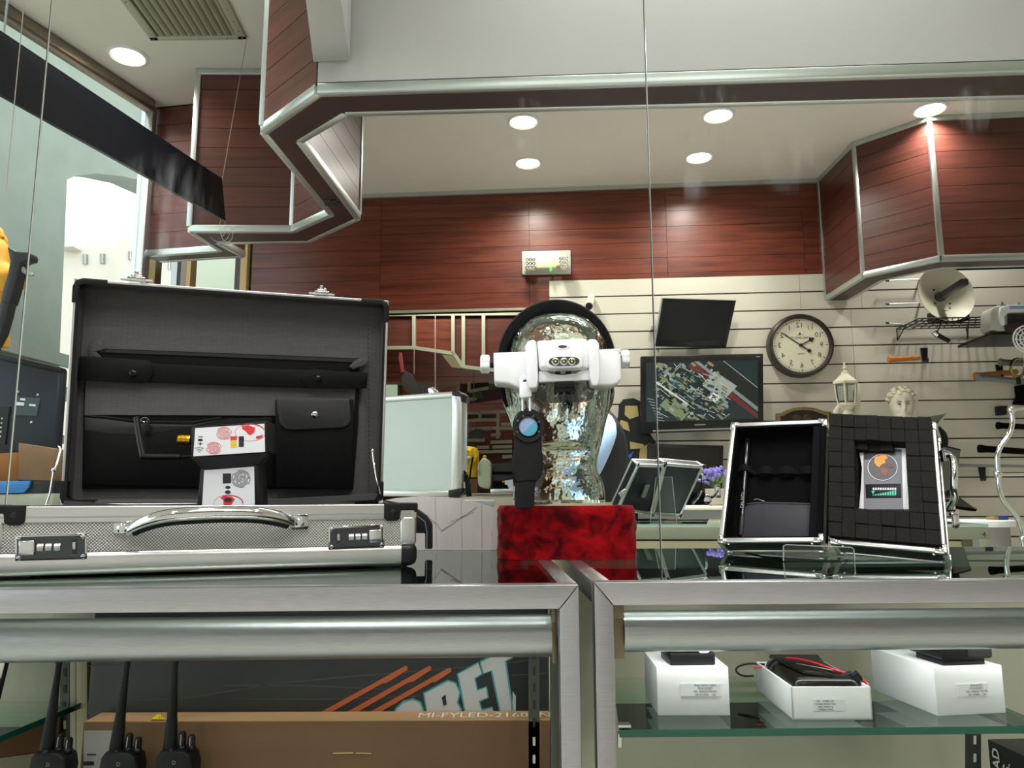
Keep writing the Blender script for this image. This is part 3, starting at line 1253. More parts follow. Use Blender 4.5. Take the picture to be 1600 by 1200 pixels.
for x0, y0, x1, y1 in ((500, 1118, 635, 1043), (541, 1118, 672, 1043), (577, 1118, 703, 1046)):
    d = np.array([x1 - x0, y1 - y0], float)
    d /= np.linalg.norm(d)
    nrm_ = np.array([-d[1], d[0]])
    p, q = np.array([x0, y0]), np.array([x1, y1])
    pts = [p + nrm_ * 4, p + d * 110 + nrm_ * 3.4, p + d * 116 + nrm_ * 6, q + nrm_ * 4, q + d * 2, q - nrm_ * 3, p + d * 114 - nrm_ * 3.2, p - nrm_ * 4]
    mb.pxp(DB, pts, -0.0009, -0.0002)
mb.build('claw_stroke', mat('orange_print', 'b4562c', 0.5), t, kind='stuff')
letters = [
    [(612, 1121), (618, 1108), (630, 1096), (645, 1092), (657, 1097), (662, 1110), (664, 1121)],
    [(668, 1121), (662, 1083), (700, 1063), (712, 1067), (719, 1082), (715, 1098), (721, 1108), (718, 1121)],
    [(728, 1121), (715, 1053), (747, 1035), (754, 1053), (742, 1060), (746, 1078), (760, 1073), (763, 1090), (749, 1096), (753, 1109), (769, 1105), (774, 1121)],
    [(783, 1121), (768, 1048), (755, 1053), (750, 1034), (797, 1010), (800, 1028), (790, 1033), (800, 1100), (800, 1121)],
]
mb, mo = MB(), MB()
for pl_ in letters:
    mb.pxp(DB, pl_, -0.0012, -0.0002)
    stroke(mo, [DB.px(x, y, -0.0014) for x, y in pl_], 0.0018, DB.n, closed=True)
mb.pxp(DB, [(801, 1121), (801, 1080), (806, 1088), (806, 1121)], -0.0012, -0.0002)
mb.build('lettering', mat('silver_print', 'b9b9bb', 0.5), t, kind='stuff')
mo.build('lettering_outline', mat('teal_print', '3f8f94', 0.5), t)
mb = MB()
mb.pxp(DB, [(690, 1090), (696, 1085), (698, 1101), (693, 1103)], -0.0016, -0.0012)
mb.build('letter_counter', M_ink, t)

t = thing('carton', 'long brown cardboard carton lying in front of the black wrapped box', 'carton', at(480, 1160, .81) * np.array([1, 1, 0]) + EZ * ZR)
ztop = float(at(480, 1127, 0.800)[2])
lo, hi = at(130, 1130, .80), at(861, 1130, .80)
mb = MB()
mb.box2((lo[0], 0.800, ZR), (hi[0], 0.8335, ztop))
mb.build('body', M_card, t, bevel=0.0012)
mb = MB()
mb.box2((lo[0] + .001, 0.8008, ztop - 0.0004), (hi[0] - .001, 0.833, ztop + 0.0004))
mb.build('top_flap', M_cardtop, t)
mb = MB()
put_text(mb, 'MI-FYLED-2160  N', (float(at(757, 1123, 0.818)[0]), 0.8165, ztop + 0.0008), (1, 0, 0), (0, 1, 0), 0.024, 0.72)
mb.build('lettering', mat('white_print', 'e3d8cc', 0.6), t)
CF = YP(0.7995)
mb = MB()
mb.pxp(CF, [(131, 1142), (181, 1142), (181, 1260), (129, 1260)], -0.0006, 0.0005)
lab = mb.build('shipping_label', mat('dull_label', '9b9792', 0.6), t)
mb = MB()
mb.pxp(CF, [(130, 1190), (147, 1190), (147, 1196), (130, 1196)], -0.001, -0.0005)
mb.pxp(CF, [(136, 1178), (150, 1178), (150, 1180), (136, 1180)], -0.001, -0.0005)
mb.build('label_print', M_ink, lab)
mb = MB()
mb.pxp(CF, [(520, 1176.6), (552, 1175.8), (552, 1177.2), (520, 1177.8)], -0.0005, 0.0002)
mb.pxp(CF, [(556, 1176.4), (580, 1177), (580, 1178), (556, 1177.4)], -0.0005, 0.0002)
mb.build('scuff', mat('scuffed_card', 'c8a878', 0.7), t)
YT = YP(0.802)
t2 = thing('yellow_tag', 'small folded yellow tag lying on the brown carton edge', 'tag', YT.px(258, 1124))
mb = MB()
mb.hexa([YT.px(236, 1124), YT.px(258, 1124.5), YT.px(256, 1124.5, .018), YT.px(238, 1124, .02), YT.px(237, 1122.5), YT.px(257, 1123), YT.px(250, 1116, .012), YT.px(247, 1115.5, .012)])
mb.build('left_fold', M_yellow, t2)
mb = MB()
mb.hexa([YT.px(258, 1124.5), YT.px(276, 1124.5), YT.px(279, 1121, .014), YT.px(262, 1121, .014), YT.px(258, 1123.5), YT.px(276, 1123.5), YT.px(279, 1118, .012), YT.px(264, 1117, .012)])
mb.build('right_fold', M_yellow, t2)
mb = MB()
put_text(mb, 'H', YT.px(251, 1120.5, -.0012), (1, 0, 0), (0, 0, 1), 0.004)
mb.build('lettering', M_ink, t2)

# brown carton beyond the left partition shelf
t = thing('carton', 'brown cardboard carton under the small glass shelf beside the metal standard', 'carton', at(40, 1180, .90) * np.array([1, 1, 0]) + EZ * ZR)
p0, p1 = at(93, 1122, .92), at(-60, 1160, .86)
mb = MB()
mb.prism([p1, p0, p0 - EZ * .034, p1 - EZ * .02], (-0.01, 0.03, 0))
mb.build('flap', mat('brown_flap_card', '6e4c34', 0.8), t)  # brown flap of the carton
mb = MB()
mb.prism([np.array([p1[0], p1[1], ZR]), np.array([p0[0], p0[1], ZR]), p0 - EZ * .035, p1 - EZ * .021], (-0.012, 0.036, 0))
mb.build('body', mat('pale_card', 'a7a189', 0.8), t)


# walkie talkies
def radio():
    c = at(263, 1178, 0.770)
    t = thing('walkie_talkie', '', 'walkie talkie', (0, 0, 0))
    px = 0.770 / 1200
    mb = MB()
    # body, local: x right, y back, z up, antenna foot at x = 0
    zt = 0.098
    prof = [(-0.0095, 0), (0.0255, 0), (0.026, zt - 0.014), (0.0235, zt - 0.004), (0.016, zt), (-0.005, zt), (-0.0088, zt - 0.006), (-0.0098, zt - 0.02)]
    mb.prism([(x, -0.011, z) for x, z in prof], (0, 0.023, 0))
    mb.build('body', M_rub, t, bevel=0.0025, seg=3, local=True)
    mb = MB()
    mb.prism([(-0.006, -0.0123, 0.02), (0.0215, -0.0123, 0.02), (0.0215, -0.0123, zt - 0.02), (-0.006, -0.0123, zt - 0.02)], (0, 0.004, 0))
    fp = mb.build('front_panel', mat('radio_face', '202226', 0.35), t, bevel=0.0012, local=True)
    mb = MB()
    for k in range(3):
        mb.box((0.0078, -0.0126, zt - 0.026 - k * 0.006), (0.020, 0.001, 0.0028))
    mb.build('speaker_slot', M_blackm, fp, local=True, kind='stuff')
    mb = MB()
    mb.tube([(0, 0, zt - 0.004), (0, 0, zt + 0.006), (0, 0, zt + 0.04), (0, 0, zt + 0.07), (0, 0, zt + 0.073), (0, 0, zt + 0.0805), (0, 0, zt + 0.0812)], [0.0066, 0.0062, 0.0040, 0.0026, 0.0026, 0.0030, 0.0022], n=12)
    mb.build('antenna', M_rub, t, local=True)
    for x, h, r in ((0.0110, 0.0155, 0.0037), (0.0198, 0.0125, 0.0037)):
        mb = MB()
        pr = [(r + .0008, 0), (r + .0008, 0.002), (r, 0.003), (r * 0.93, h - 0.002), (r * 0.6, h)]
        mb.lathe(pr, (x, 0.0, zt - 0.001), n=14)
        k = mb.build('knob', M_black, t, local=True)
        mb = MB()
        mb.box((x, -r * 0.98, zt + h * 0.5), (0.0008, 0.0008, h * 0.6))
        mb.build('pointer', M_grey, k, local=True)
    mb = MB()
    mb.lathe([(0.0032, 0), (0.0034, 0.0015), (0.002, 0.003)], (0.004, -0.008, zt - 0.001), n=12)
    mb.build('indicator', M_black, t, local=True)
    mb = MB()
    mb.box((0.026, -0.003, 0.068), (0.003, 0.012, 0.006))
    mb.box((0.026, -0.003, 0.056), (0.003, 0.012, 0.006))
    mb.build('side_button', M_black, t, local=True)
    mb = MB()
    put_text(mb, 'D', (0.009, -0.0114, zt - 0.010), (1, 0, 0), (0, 0, 1), 0.005)
    mb.build('marking', M_grey, t, local=True)
    return t


rd = radio()
spots = [(266, 0.0, 1, 'walkie talkie with the most upright antenna, right end of its row'), (172, rad(3.5), 0, 'middle walkie talkie of the three, in front of the white carton label'), (64, rad(3.5), -1, 'walkie talkie in front of the slotted metal standard and partition')]
for i, (px, lean, k, lb) in enumerate(spots):
    o = rd if i == 0 else clone(rd)
    yo = 0.772
    x = float(at(px, 1170, yo)[0])
    M = Matrix.Translation((x, yo, ZR + 0.026 - 0.0005 * (k < 1))) @ Matrix.Rotation(lean, 4, 'Y')
    o.matrix_world = M
    o['label'] = lb
    o['group'] = 'walkie talkies in a row behind the counter glass'
# the low bar the radios stand on
t = thing('radio_rack', 'low clear acrylic rack the three walkie talkies stand on', 'rack', at(170, 1200, .772) * np.array([1, 1, 0]) + EZ * ZR)
mb = MB()
xa, xb = float(at(20, 1180, .772)[0]), float(at(330, 1180, .772)[0])
mb.box2((xa, 0.752, ZR), (xb, 0.792, ZR + 0.0255))
mb.build('base', M_acr, t)
mb = MB()
mb.box2((xa, 0.794, ZR), (xb, 0.797, ZR + 0.043))
mb.build('back_lip', M_acr, t)

# ---------------------------------------------------------------- goods in the right counter
zsh = zs_


def white_box(label, FLp, FRp, ytop, depth, tray=False):
    FL, FR = atz(*FLp, zsh), atz(*FRp, zsh)
    d = (FR - FL) / np.linalg.norm(FR - FL)
    n = np.array([-d[1], d[0], 0])
    H = (FLp[1] - ytop) * FL[1] / 1200.0
    W = float(np.linalg.norm(FR - FL))
    fr = Fr(FL, d, n, EZ)
    t = thing('white_box', label, 'box', FL + d * W / 2 + n * depth / 2)
    M_wb = bpy.data.materials.get('white_carton') or mat('white_carton', 'f1f2f3', 0.45)
    if tray:
        for nm, lo, hi in (('base', (0, 0, 0), (W, depth, .002)), ('side', (0, 0, 0), (W, .002, H)), ('side', (0, depth - .002, 0), (W, depth, H)), ('side', (0, 0, 0), (.002, depth, H)), ('side', (W - .002, 0, 0), (W, depth, H))):
            mb = MB()
            mb.fbox(fr, lo, hi)
            mb.build(nm, M_wb, t, bevel=0.0003)
    else:
        mb = MB()
        mb.fbox(fr, (0, 0, 0), (W, depth, H))
        mb.build('body', M_wb, t, bevel=0.0006)
    return t, fr, W, H


def sticker(t, fr, u0, u1, v0, v1, flip, lines):
    mb = MB()
    mb.fbox(fr, (u0, -0.0009, v0), (u1, -0.0003, v1))
    s = mb.build('sticker', M_paper, t)
    mb = MB()
    w = u1 - u0
    r, up = (fr.ex, fr.ez) if not flip else (-fr.ex, -fr.ez)
    n = len(lines)
    for i, ln in enumerate(lines):
        f = (i + 0.5) / n
        v = v1 - (v1 - v0) * f if not flip else v0 + (v1 - v0) * f
        cx = u0 + w * (0.62 if not flip else 0.38)
        put_text(mb, ln, fr.p(cx, -0.0011, v), r, up, (v1 - v0) / n * 0.95, 0.72)
    mb.build('sticker_text', M_ink, s)


t, fr, W, H = white_box('tall white box with a printed sticker, beside the counter corner post', (1028, 1118), (1141, 1118), 1049, 0.078)
sticker(t, fr, W * .32, W * .88, H * .40, H * .66, False, ['Model: AN2334 / 23 Black', 'PN: 81-83378077', 'MAC: 4F98A4AFYMB7URC', 'S/N: 827-02026      USA'])
box1 = (t, fr, W, H)
t, fr, W, H = white_box('low open white tray box holding a wired battery pack', (1239, 1125), (1364, 1125), 1078, 0.115, True)
sticker(t, fr, W * .26, W * .66, H * .28, H * .62, True, ['Model: E1 80208-01', 'PN: P28-08-1-34801', 'MAC: 4F9A4AFYMB7UPD', 'S/N: 10080212     USA'])
box2 = (t, fr, W, H)
t, fr, W, H = white_box('tall white box with a printed sticker, at the far end from the corner post', (1465, 1119), (1572, 1114), 1050, 0.105)
sticker(t, fr, W * .31, W * .76, H * .38, H * .64, False, ['Model: AN2133', 'PN: 81-83378017', 'MAC: 4F98A4AF VMD 9YR', 'S/N: 11904028      USA'])
box3 = (t, fr, W, H)

t, fr, W, H = box1
d1 = thing('black_device', 'square black device with a round pale label on the box beside the post', 'device', fr.p(W * .5, .05, H))
mb = MB()
o0 = Fr(fr.p(W * .52, .021, H), fr.ex * math.cos(.06) + fr.ey * math.sin(.06), fr.ey * math.cos(.06) - fr.ex * math.sin(.06), EZ)
mb.fbox(o0, (-.023, -.014, 0.0), (.023, .026, .012))
mb.build('body', M_black, d1, bevel=0.0015)
mb = MB()
mb.fbox(o0, (-.0215, -.012, .012), (.0215, .024, .032))
mb.build('upper_body', mat('black_shell', '1d1d20', 0.3), d1, bevel=0.002)
mb = MB()
mb.lathe([(0.009, 0), (0.009, 0.0006)], o0.p(.012, -.0126, .020), axis=-o0.ey, n=24)
mb.build('round_label', mat('pale_disc', 'c9cbc9', 0.4), d1)

t, fr, W, H = box3
d3 = thing('black_device', 'stepped black device with a curved sheen on the end white box', 'device', fr.p(W * .5, .05, H))
mb = MB()
o0 = Fr(fr.p(W * .50, .018, H), fr.ex, fr.ey, EZ)
mb.fbox(o0, (-.022, -.012, 0), (.024, .03, .006))
mb.build('foot', M_black, d3, bevel=0.001)
mb = MB()
mb.fbox(o0, (-.026, -.016, .006), (.029, .036, .030))
mb.build('body', M_black, d3, bevel=0.002)
mb = MB()
mb.fbox(o0, (.002, -.0175, .008), (.0285, -.014, .030))
mb.build('face_plate', mat('dark_gloss', '2a2b2c', 0.15), d3, bevel=0.001)
mb = MB()
mb.fbox(o0, (-.028, -.010, .030), (.031, .036, .036))
mb.build('lid', M_black, d3, bevel=0.002)

t, fr, W, H = box2
bp = thing('battery_pack', 'black shrink-wrapped battery pack with red wires in the open tray', 'battery', fr.p(W * .5, .05, .003))
M_shrink = mat('black_shrink_wrap', '1a1614', 0.22)
mb = MB()
mb.fbox(fr, (.006, .008, .003), (W - .006, .105, H + .006))
mb.build('cell_block', M_shrink, bp, bevel=0.008, seg=3)
BX = PL(fr.p(0, .03, 0), fr.ey)
mb = MB()
mb.prism([fr.p(.01, .10, H + .006), fr.p(.02, .02, H + .006), fr.p(W * .62, .012, H + .004), fr.p(W * .8, .09, H + .008)], (0, 0, .005))
mb.build('wrap_fold', M_shrink, bp, bevel=0.002)
mb = MB()
mb.prism([fr.p(W * .30, .05, H + .0115), fr.p(W * .34, .046, H + .0115), fr.p(W * .62, .016, H + .0115), fr.p(W * .60, .022, H + .0115)], (0, 0, .0004))
mb.build('silver_strip', mat('silver_foil', 'c5c2b8', 0.3, 0.6), bp)
M_redw = mat('red_wire', 'c02234', 0.35)


def bez(pts, n=6):
    out = []
    P = [np.asarray(p, float) for p in pts]
    P = [2 * P[0] - P[1]] + P + [2 * P[-1] - P[-2]]
    for i in range(1, len(P) - 2):
        for k in range(n):
            s = k / n
            out.append(0.5 * ((2 * P[i]) + (-P[i - 1] + P[i + 1]) * s + (2 * P[i - 1] - 5 * P[i] + 4 * P[i + 1] - P[i + 2]) * s * s + (-P[i - 1] + 3 * P[i] - 3 * P[i + 1] + P[i + 2]) * s ** 3))
    out.append(P[-2])
    return out


WP = lambda x, y, Y: at(x, y, Y)
mb = MB()
mb.tube(bez([WP(1205, 1042, .87), WP(1222, 1030, .86), WP(1240, 1029, .85), WP(1270, 1035, .83), WP(1300, 1045, .81), WP(1328, 1054, .80)]), 0.0011, n=8)
mb.build('wire', M_redw, bp)
mb = MB()
mb.tube(bez([WP(1336, 1062, .80), WP(1350, 1064, .795), WP(1357, 1072, .79), WP(1352, 1081, .786), WP(1346, 1086, .785)]), 0.0011, n=8)
mb.build('wire', M_redw, bp)
mb = MB()
mb.tube(bez([WP(1178, 1043, .87), WP(1198, 1043, .87), WP(1218, 1050, .86)]), 0.0011, n=8)
mb.build('wire', M_redw, bp)
mb = MB()
mb.tube(bez([WP(1195, 1038, .885), WP(1170, 1037, .89), WP(1153, 1042, .89), WP(1151, 1050, .88), WP(1162, 1056, .87), WP(1178, 1056, .865)]), 0.0011, n=8)
mb.build('wire', M_black, bp)
for a_, b_, r_ in (((1203, 1046, .86), (1215, 1035, .86), .005), ((1316, 1062, .80), (1332, 1056, .80), .0055), ((1333, 1061, .797), (1342, 1055, .797), .0055)):
    mb = MB()
    mb.tube([WP(*a_), WP(*b_)], r_, n=8)
    mb.build('connector', M_black, bp)

t = thing('black_box', 'black retail box with white vertical lettering under the glass shelf', 'box', atz(1580, 1170, .81) * np.array([1, 1, 0]) + EZ * ZR2)
zt_ = 0.8165
c0, c1 = atz(1543, 1155, zt_), atz(1600, 1181, zt_)
dd = (c1 - c0) / np.linalg.norm(c1 - c0)
nn = np.array([-dd[1], dd[0], 0])
c1 = c0 + dd * 0.16
mb = MB()
mb.prism([c0, c1, c1 + nn * .10, c0 + nn * .10], (0, 0, ZR2 - zt_))
mb.build('body', mat('black_carton', '17171a', 0.45), t, bevel=0.0006)
fd = Fr(c0, dd, nn, EZ)
mb = MB()
put_text(mb, 'EAD', fd.p(.0135, -.0008, -.0215), EZ, -dd, 0.0165, 1.0, True)
put_text(mb, 'ES.', fd.p(.0305, -.0008, -.0255), EZ, -dd, 0.0165, 1.0, True)
mb.build('lettering', M_paper, t)
mb = MB()
for k in range(6):
    s = 0.012 + k * 0.014
    mb.fbox(fd, (s, .064, .0002), (s + .008, .086, .0007))
mb.build('top_lettering', M_paper, t, kind='stuff')
mb = MB()
mb.fbox(fd, (.002, .045, .0001), (.158, .058, .0005))
mb.build('grey_band', M_grey, t)

# ================================================================== the open attache case
YAW = rad(17.2)
U3 = np.array([math.cos(YAW), math.sin(YAW), 0])
V3 = np.array([-math.sin(YAW), math.cos(YAW), 0])
P_fr = np.array([-0.1085, 0.8815, ZT])
CW, CD, CH = 0.425, 0.295, 0.0690
BFo = P_fr - U3 * CW
BF = Fr(BFo, U3, V3, EZ)


def rail_strip(fr, t, name, m, lo, hi, bevel=0.002):
    mb = MB()
    mb.fbox(fr, lo, hi)
    return mb.build(name, m, t, bevel=bevel, seg=3)


M_satin = mat('satin_rail', 'd6d6d4', 0.30, 0.9, bump=0.04, bscale=300, stretch=(1, 1, 10))
M_silverpanel = mat('silver_laminate', 'b4bbb6', 0.38, 0.55, noise=0.05, nscale=4)


def case_base(fr, t, detail=True):
    rail_strip(fr, t, 'base_tray', M_blackm, (.004, .004, .003), (CW - .004, CD - .004, .060), 0)
    for nm, lo, hi in (('bottom_rail', (0, -.001, .0012), (CW, .018, .0255)), ('bottom_rail', (0, CD - .018, .0012), (CW, CD + .001, .0255)), ('bottom_rail', (0, 0, .0012), (.018, CD, .0255)), ('bottom_rail', (CW - .018, 0, .0012), (CW, CD, .0255))):
        rail_strip(fr, t, nm, M_satin, lo, hi, 0.0075)
    for nm, lo, hi in (('top_rail', (0, -.0008, .0525), (CW, .006, CH)), ('top_rail', (0, CD - .006, .0525), (CW, CD, CH)), ('top_rail', (0, 0, .0525), (.006, CD, CH)), ('top_rail', (CW - .006, 0, .0525), (CW, CD, CH))):
        rail_strip(fr, t, nm, M_satin, lo, hi, 0.0012)
    if detail:
        mb = MB()
        for z in (.0575, .0585):
            mb.fbox(fr, (.006, -.0012, z), (CW - .006, -.0004, z + .0004))
        mb.build('rail_groove', M_grey, t, kind='stuff')
    for nm, lo, hi in (('front_panel', (.008, .0012, .024), (CW - .008, .004, .054)), ('back_panel', (.008, CD - .004, .024), (CW - .008, CD - .0012, .054)), ('side_panel', (.0012, .008, .024), (.004, CD - .008, .054)), ('side_panel', (CW - .004, .008, .024), (CW - .0012, CD - .008, .054))):
        rail_strip(fr, t, nm, M_knurl, lo, hi, 0)
    for x0 in (-.0006, CW - .0195):
        mb = MB()
        mb.fbox(fr, (x0, -.0015, .022), (x0 + .0201, .016, .0575))
        mb.build('corner_post', M_satin, t, bevel=0.006, seg=4)
        # black caps, bottom and top
        mb = MB()
        mb.fbox(fr, (x0 - .0012, -.0022, .0008), (x0 + .0213, .020, .0258))
        mb.build('corner_cap', M_black, t, bevel=0.008, seg=4)
        s = 1 if x0 > 0 else -1
        e = CW + .001 if s > 0 else -.001
        mb = MB()
        mb.prism([fr.p(e - s * q, -.0022, z) for q, z in ((0, CH + .0012), (.038, CH + .0012), (.038, .0535), (.034, .0505), (.024, .0505), (.020, .053), (.019, .062), (0, .062))], fr.ey * .012)
        mb.build('corner_cap', M_black, t, bevel=0.0012)
        mb = MB()
        mb.fbox(fr, (min(e, e - s * .004), -.002, .060), (max(e, e - s * .004), .030, CH + .001))
        mb.fbox(fr, (min(e, e - s * .018), -.001, CH), (max(e, e - s * .018), .028, CH + .0016))
        mb.build('corner_cap', M_black, t, bevel=0.001)
        mb = MB()
        mb.lathe([(.0028, 0), (.0028, .0006), (.0012, .0012)], fr.p(e - s * .028, -.0022, .0605), axis=-fr.ey, n=14)
        mb.build('rivet', mat('dark_rivet', '3a3a3c', .3, .8), t)
        mb = MB()
        mb.fbox(fr, (x0 + (-.025 if s > 0 else .01), .006, 0.0), (x0 + (.012 if s > 0 else .045), .04, .0025))
        mb.build('foot', M_black, t, bevel=0.0008)


bc = thing('briefcase', 'open aluminium attache case with chrome handle, combination locks and black organiser lid', 'briefcase', BFo, YAW)
case_base(BF, bc)
FP = PL(BF.p(0, 0.0012, 0), V3)
# handle
HC = lambda x, y, w: FP.px(x, y, w)
mb = MB()
path = bez([HC(200, 829, -.007), HC(214, 821, -.014), HC(235, 813, -.022), HC(268, 806, -.028), HC(330, 802, -.030), HC(392, 802, -.029), HC(425, 806, -.024), HC(446, 811, -.016), HC(460, 816, -.008)], 5)
n_ = len(path)
ring = 14
prev = None
vs, fs = [], []
for i, p in enumerate(path):
    hw = .0062 + .0012 * math.sin(math.pi * i / (n_ - 1))
    for k in range(ring):
        an = 2 * math.pi * k / ring
        vs.append(p + EZ * math.sin(an) * hw + V3 * math.cos(an) * .0075)
for i in range(n_ - 1):
    for k in range(ring):
        k2 = (k + 1) % ring
        fs.append((i * ring + k, i * ring + k2, (i + 1) * ring + k2, (i + 1) * ring + k))
fs += [tuple(range(ring)), tuple((n_ - 1) * ring + k for k in range(ring))]
mb.add(vs, fs)
hd = mb.build('handle', M_chrome, bc)
mb = MB()
path2 = [p - EZ * .0058 for p in path[4:-4]]
mb.tube(path2, .004, n=8)
mb.build('handle_grip', M_leather, hd)
for x0, y0, x1, y1 in ((177, 816, 206, 835), (455, 804, 482, 828)):
    mb = MB()
    mb.pxp(FP, [(x0, y0), (x1, y0 - 1), (x1, y1 - 1), (x0, y1)], -.0045, .001)
    mb.build('handle_mount', M_chrome, bc, bevel=0.001)
    mb = MB()
    mb.lathe([(.005, 0), (.005, .003), (.003, .0045)], FP.px((x0 + x1) / 2, (y0 + y1) / 2, -.0045), axis=-V3, n=16)
    mb.build('pivot', M_chrome, bc)


def lock(xs, ytl, ytr, h, mirrored):
    """combination lock plate in picture points along the case front"""
    x0, x1 = xs
    yy = lambda f, g: ytl + (ytr - ytl) * f + h * g
    X = lambda f: x0 + (x1 - x0) * f
    q = lambda f, g: (X(f), yy(f, g))
    quad = lambda f0, g0, f1, g1: [q(f0, g0), q(f1, g0), q(f1, g1), q(f0, g1)]
    g = (lambda f: f) if not mirrored else (lambda f: 1 - f)

    def rect(f0, g0, f1, g1):
        a, b = sorted((g(f0), g(f1)))
        return quad(a, g0, b, g1)
    mb = MB()
    mb.pxp(FP, quad(0, 0, 1, 1), -.0026, .001)
    lk = mb.build('combination_lock', M_chrome, bc, bevel=0.0008)
    mb = MB()
    mb.pxp(FP, quad(.03, .08, .97, .92), -.0031, -.0024)
    mb.build('lock_plate', mat('black_chrome', '55585c', 0.12, 1.0), lk)
    mb = MB()
    mb.pxp(FP, rect(.05, .22, .27, .78), -.0062, -.003)
    mb.build('release_button', M_chrome, lk, bevel=0.0012, seg=3)
    for i, f in enumerate((.32, .435, .555)):
        mb = MB()
        a = rect(f, .26, f + .085, .74)
        c0, c1 = (np.array(a[0]) + np.array(a[3])) / 2, (np.array(a[1]) + np.array(a[2])) / 2
        mb.tube([FP.px(*c0, -.0018), FP.px(*c1, -.0018)], .0042, n=18)
        d = mb.build('number_wheel', M_satin, lk)
        mb = MB()
        put_text(mb, '1', FP.px(*(np.array(q(g(f + .042), .42))), -.0061), U3, EZ, .0032)
        mb.build('digit', M_ink, d)
    for f, gg in ((.055, .12), (.055, .88), (.945, .12), (.945, .88)):
        mb = MB()
        mb.lathe([(.0022, 0), (.0020, .0007), (.0008, .0013)], FP.px(*q(f, gg), -.003), axis=-V3, n=12)
        mb.build('rivet', M_chrome, lk)
    mb = MB()
    mb.pxp(FP, rect(.79, .2, .86, .78), -.0034, -.003)
    s = mb.build('slider_slot', M_ink, lk)
    mb = MB()
    mb.pxp(FP, rect(.795, .34, .84, .62), -.0056, -.003)
    mb.build('slider', M_satin, s, bevel=.0006)


lock((23, 136), 836, 833, 41, False)
lock((513, 601), 823, 819, 36, True)

# lid
LEAN = rad(4.5)
LO = BF.p(0, 0.2865, 0.0660)
LZ = EZ * math.cos(LEAN) - V3 * math.sin(LEAN)
LY = V3 * math.cos(LEAN) + EZ * math.sin(LEAN)
LD = Fr(LO, U3, LY, LZ)
LP = PL(LO, LY)
LH = 0.3065
LT = 0.047


def lid_shell(fr, t, inner=True):
    for lo, hi in (((0, 0, LH - .004), (CW, LT, LH)), ((0, 0, 0), (CW, LT, .004)), ((0, 0, 0), (.004, LT, LH)), ((CW - .004, 0, 0), (CW, LT, LH))):
        rail_strip(fr, t, 'lid_wall', M_satin, lo, hi, .001)
    rail_strip(fr, t, 'lid_panel', M_silverpanel, (.003, LT - .004, .003), (CW - .003, LT - .0012, LH - .003), 0)
    for lo, hi in (((0, LT - .0085, LH - .020), (CW, LT + .0008, LH + .0005)), ((0, LT - .0085, -.0005), (CW, LT + .0008, .016)), ((-.0005, LT - .0085, 0), (.020, LT + .0008, LH)), ((CW - .020, LT - .0085, 0), (CW + .0005, LT + .0008, LH))):
        rail_strip(fr, t, 'lid_rail', M_satin, lo, hi, .003)
    for sx in (0, 1):
        for sz in (0, 1):
            x0 = -.001 if sx == 0 else CW - .021
            z0 = -.001 if sz == 0 else LH - .021
            mb = MB()
            mb.fbox(fr, (x0, LT - .009, z0), (x0 + .022, LT + .0014, z0 + .022))
            mb.build('corner_cap', M_black, t, bevel=.006, seg=3)


lid = lid_shell(LD, bc)
# black L caps on the two upper front corners and lower ones
for s, e in ((1, -.001), (-1, CW + .001)):
    mb = MB()
    top = LH + .001
    outer = [(0, top - .034), (0, top - .012), (.0035, top - .0035), (.012, top), (.042, top)]
    inner = [(.042, top - .0075), (.014, top - .0075), (.009, top - .010), (.0075, top - .014), (.0075, top - .034)]
    mb.prism([LD.p(e + s * x, -.0016, z) for x, z in outer + inner], LD.ey * .022)
    mb.build('corner_cap', M_black, bc, bevel=.001)
    mb = MB()
    outer = [(0, .034), (0, .012), (.0035, .0035), (.012, 0), (.042, 0)]
    inner = [(.042, .0075), (.016, .0075), (.010, .010), (.0075, .016), (.0075, .034)]
    mb.prism([LD.p(e + s * x, -.0012, z) for x, z in outer + inner], LD.ey * .022)
    mb.build('corner_cap', M_black, bc, bevel=.001)
# lining: back and four inner walls
mb = MB()
mb.fbox(LD, (.006, .036, .006), (CW - .006, .042, LH - .006))
mb.build('lining', M_lining, bc)
for lo, hi in (((.004, .001, LH - .0065), (CW - .004, .040, LH - .004)), ((.004, .001, .004), (CW - .004, .040, .0065)), ((.004, .001, .004), (.0065, .040, LH - .004)), ((CW - .0065, .001, .004), (CW - .004, .040, LH - .004))):
    rail_strip(LD, bc, 'lining_wall', M_lining, lo, hi, 0)
mb = MB()
for lo, hi in (((.004, -.001, LH - .0072), (CW - .004, .002, LH - .0045)), ((.004, -.001, .0045), (.0072, .002, LH - .0045)), ((CW - .0072, -.001, .0045), (CW - .0045, .002, LH - .0045))):
    mb.fbox(LD, lo, hi)
mb.build('rubber_lip', M_black, bc, kind='stuff')


def lp(name, m, pts, w0, w1, bevel=0, parent=None):
    mb = MB()
    mb.pxp(LP, pts, w0, w1)
    return mb.build(name, m, parent or bc, bevel=bevel)


M_leatherg = mat('grey_black_leather', '29292b', 0.45, bump=0.1, bscale=700)
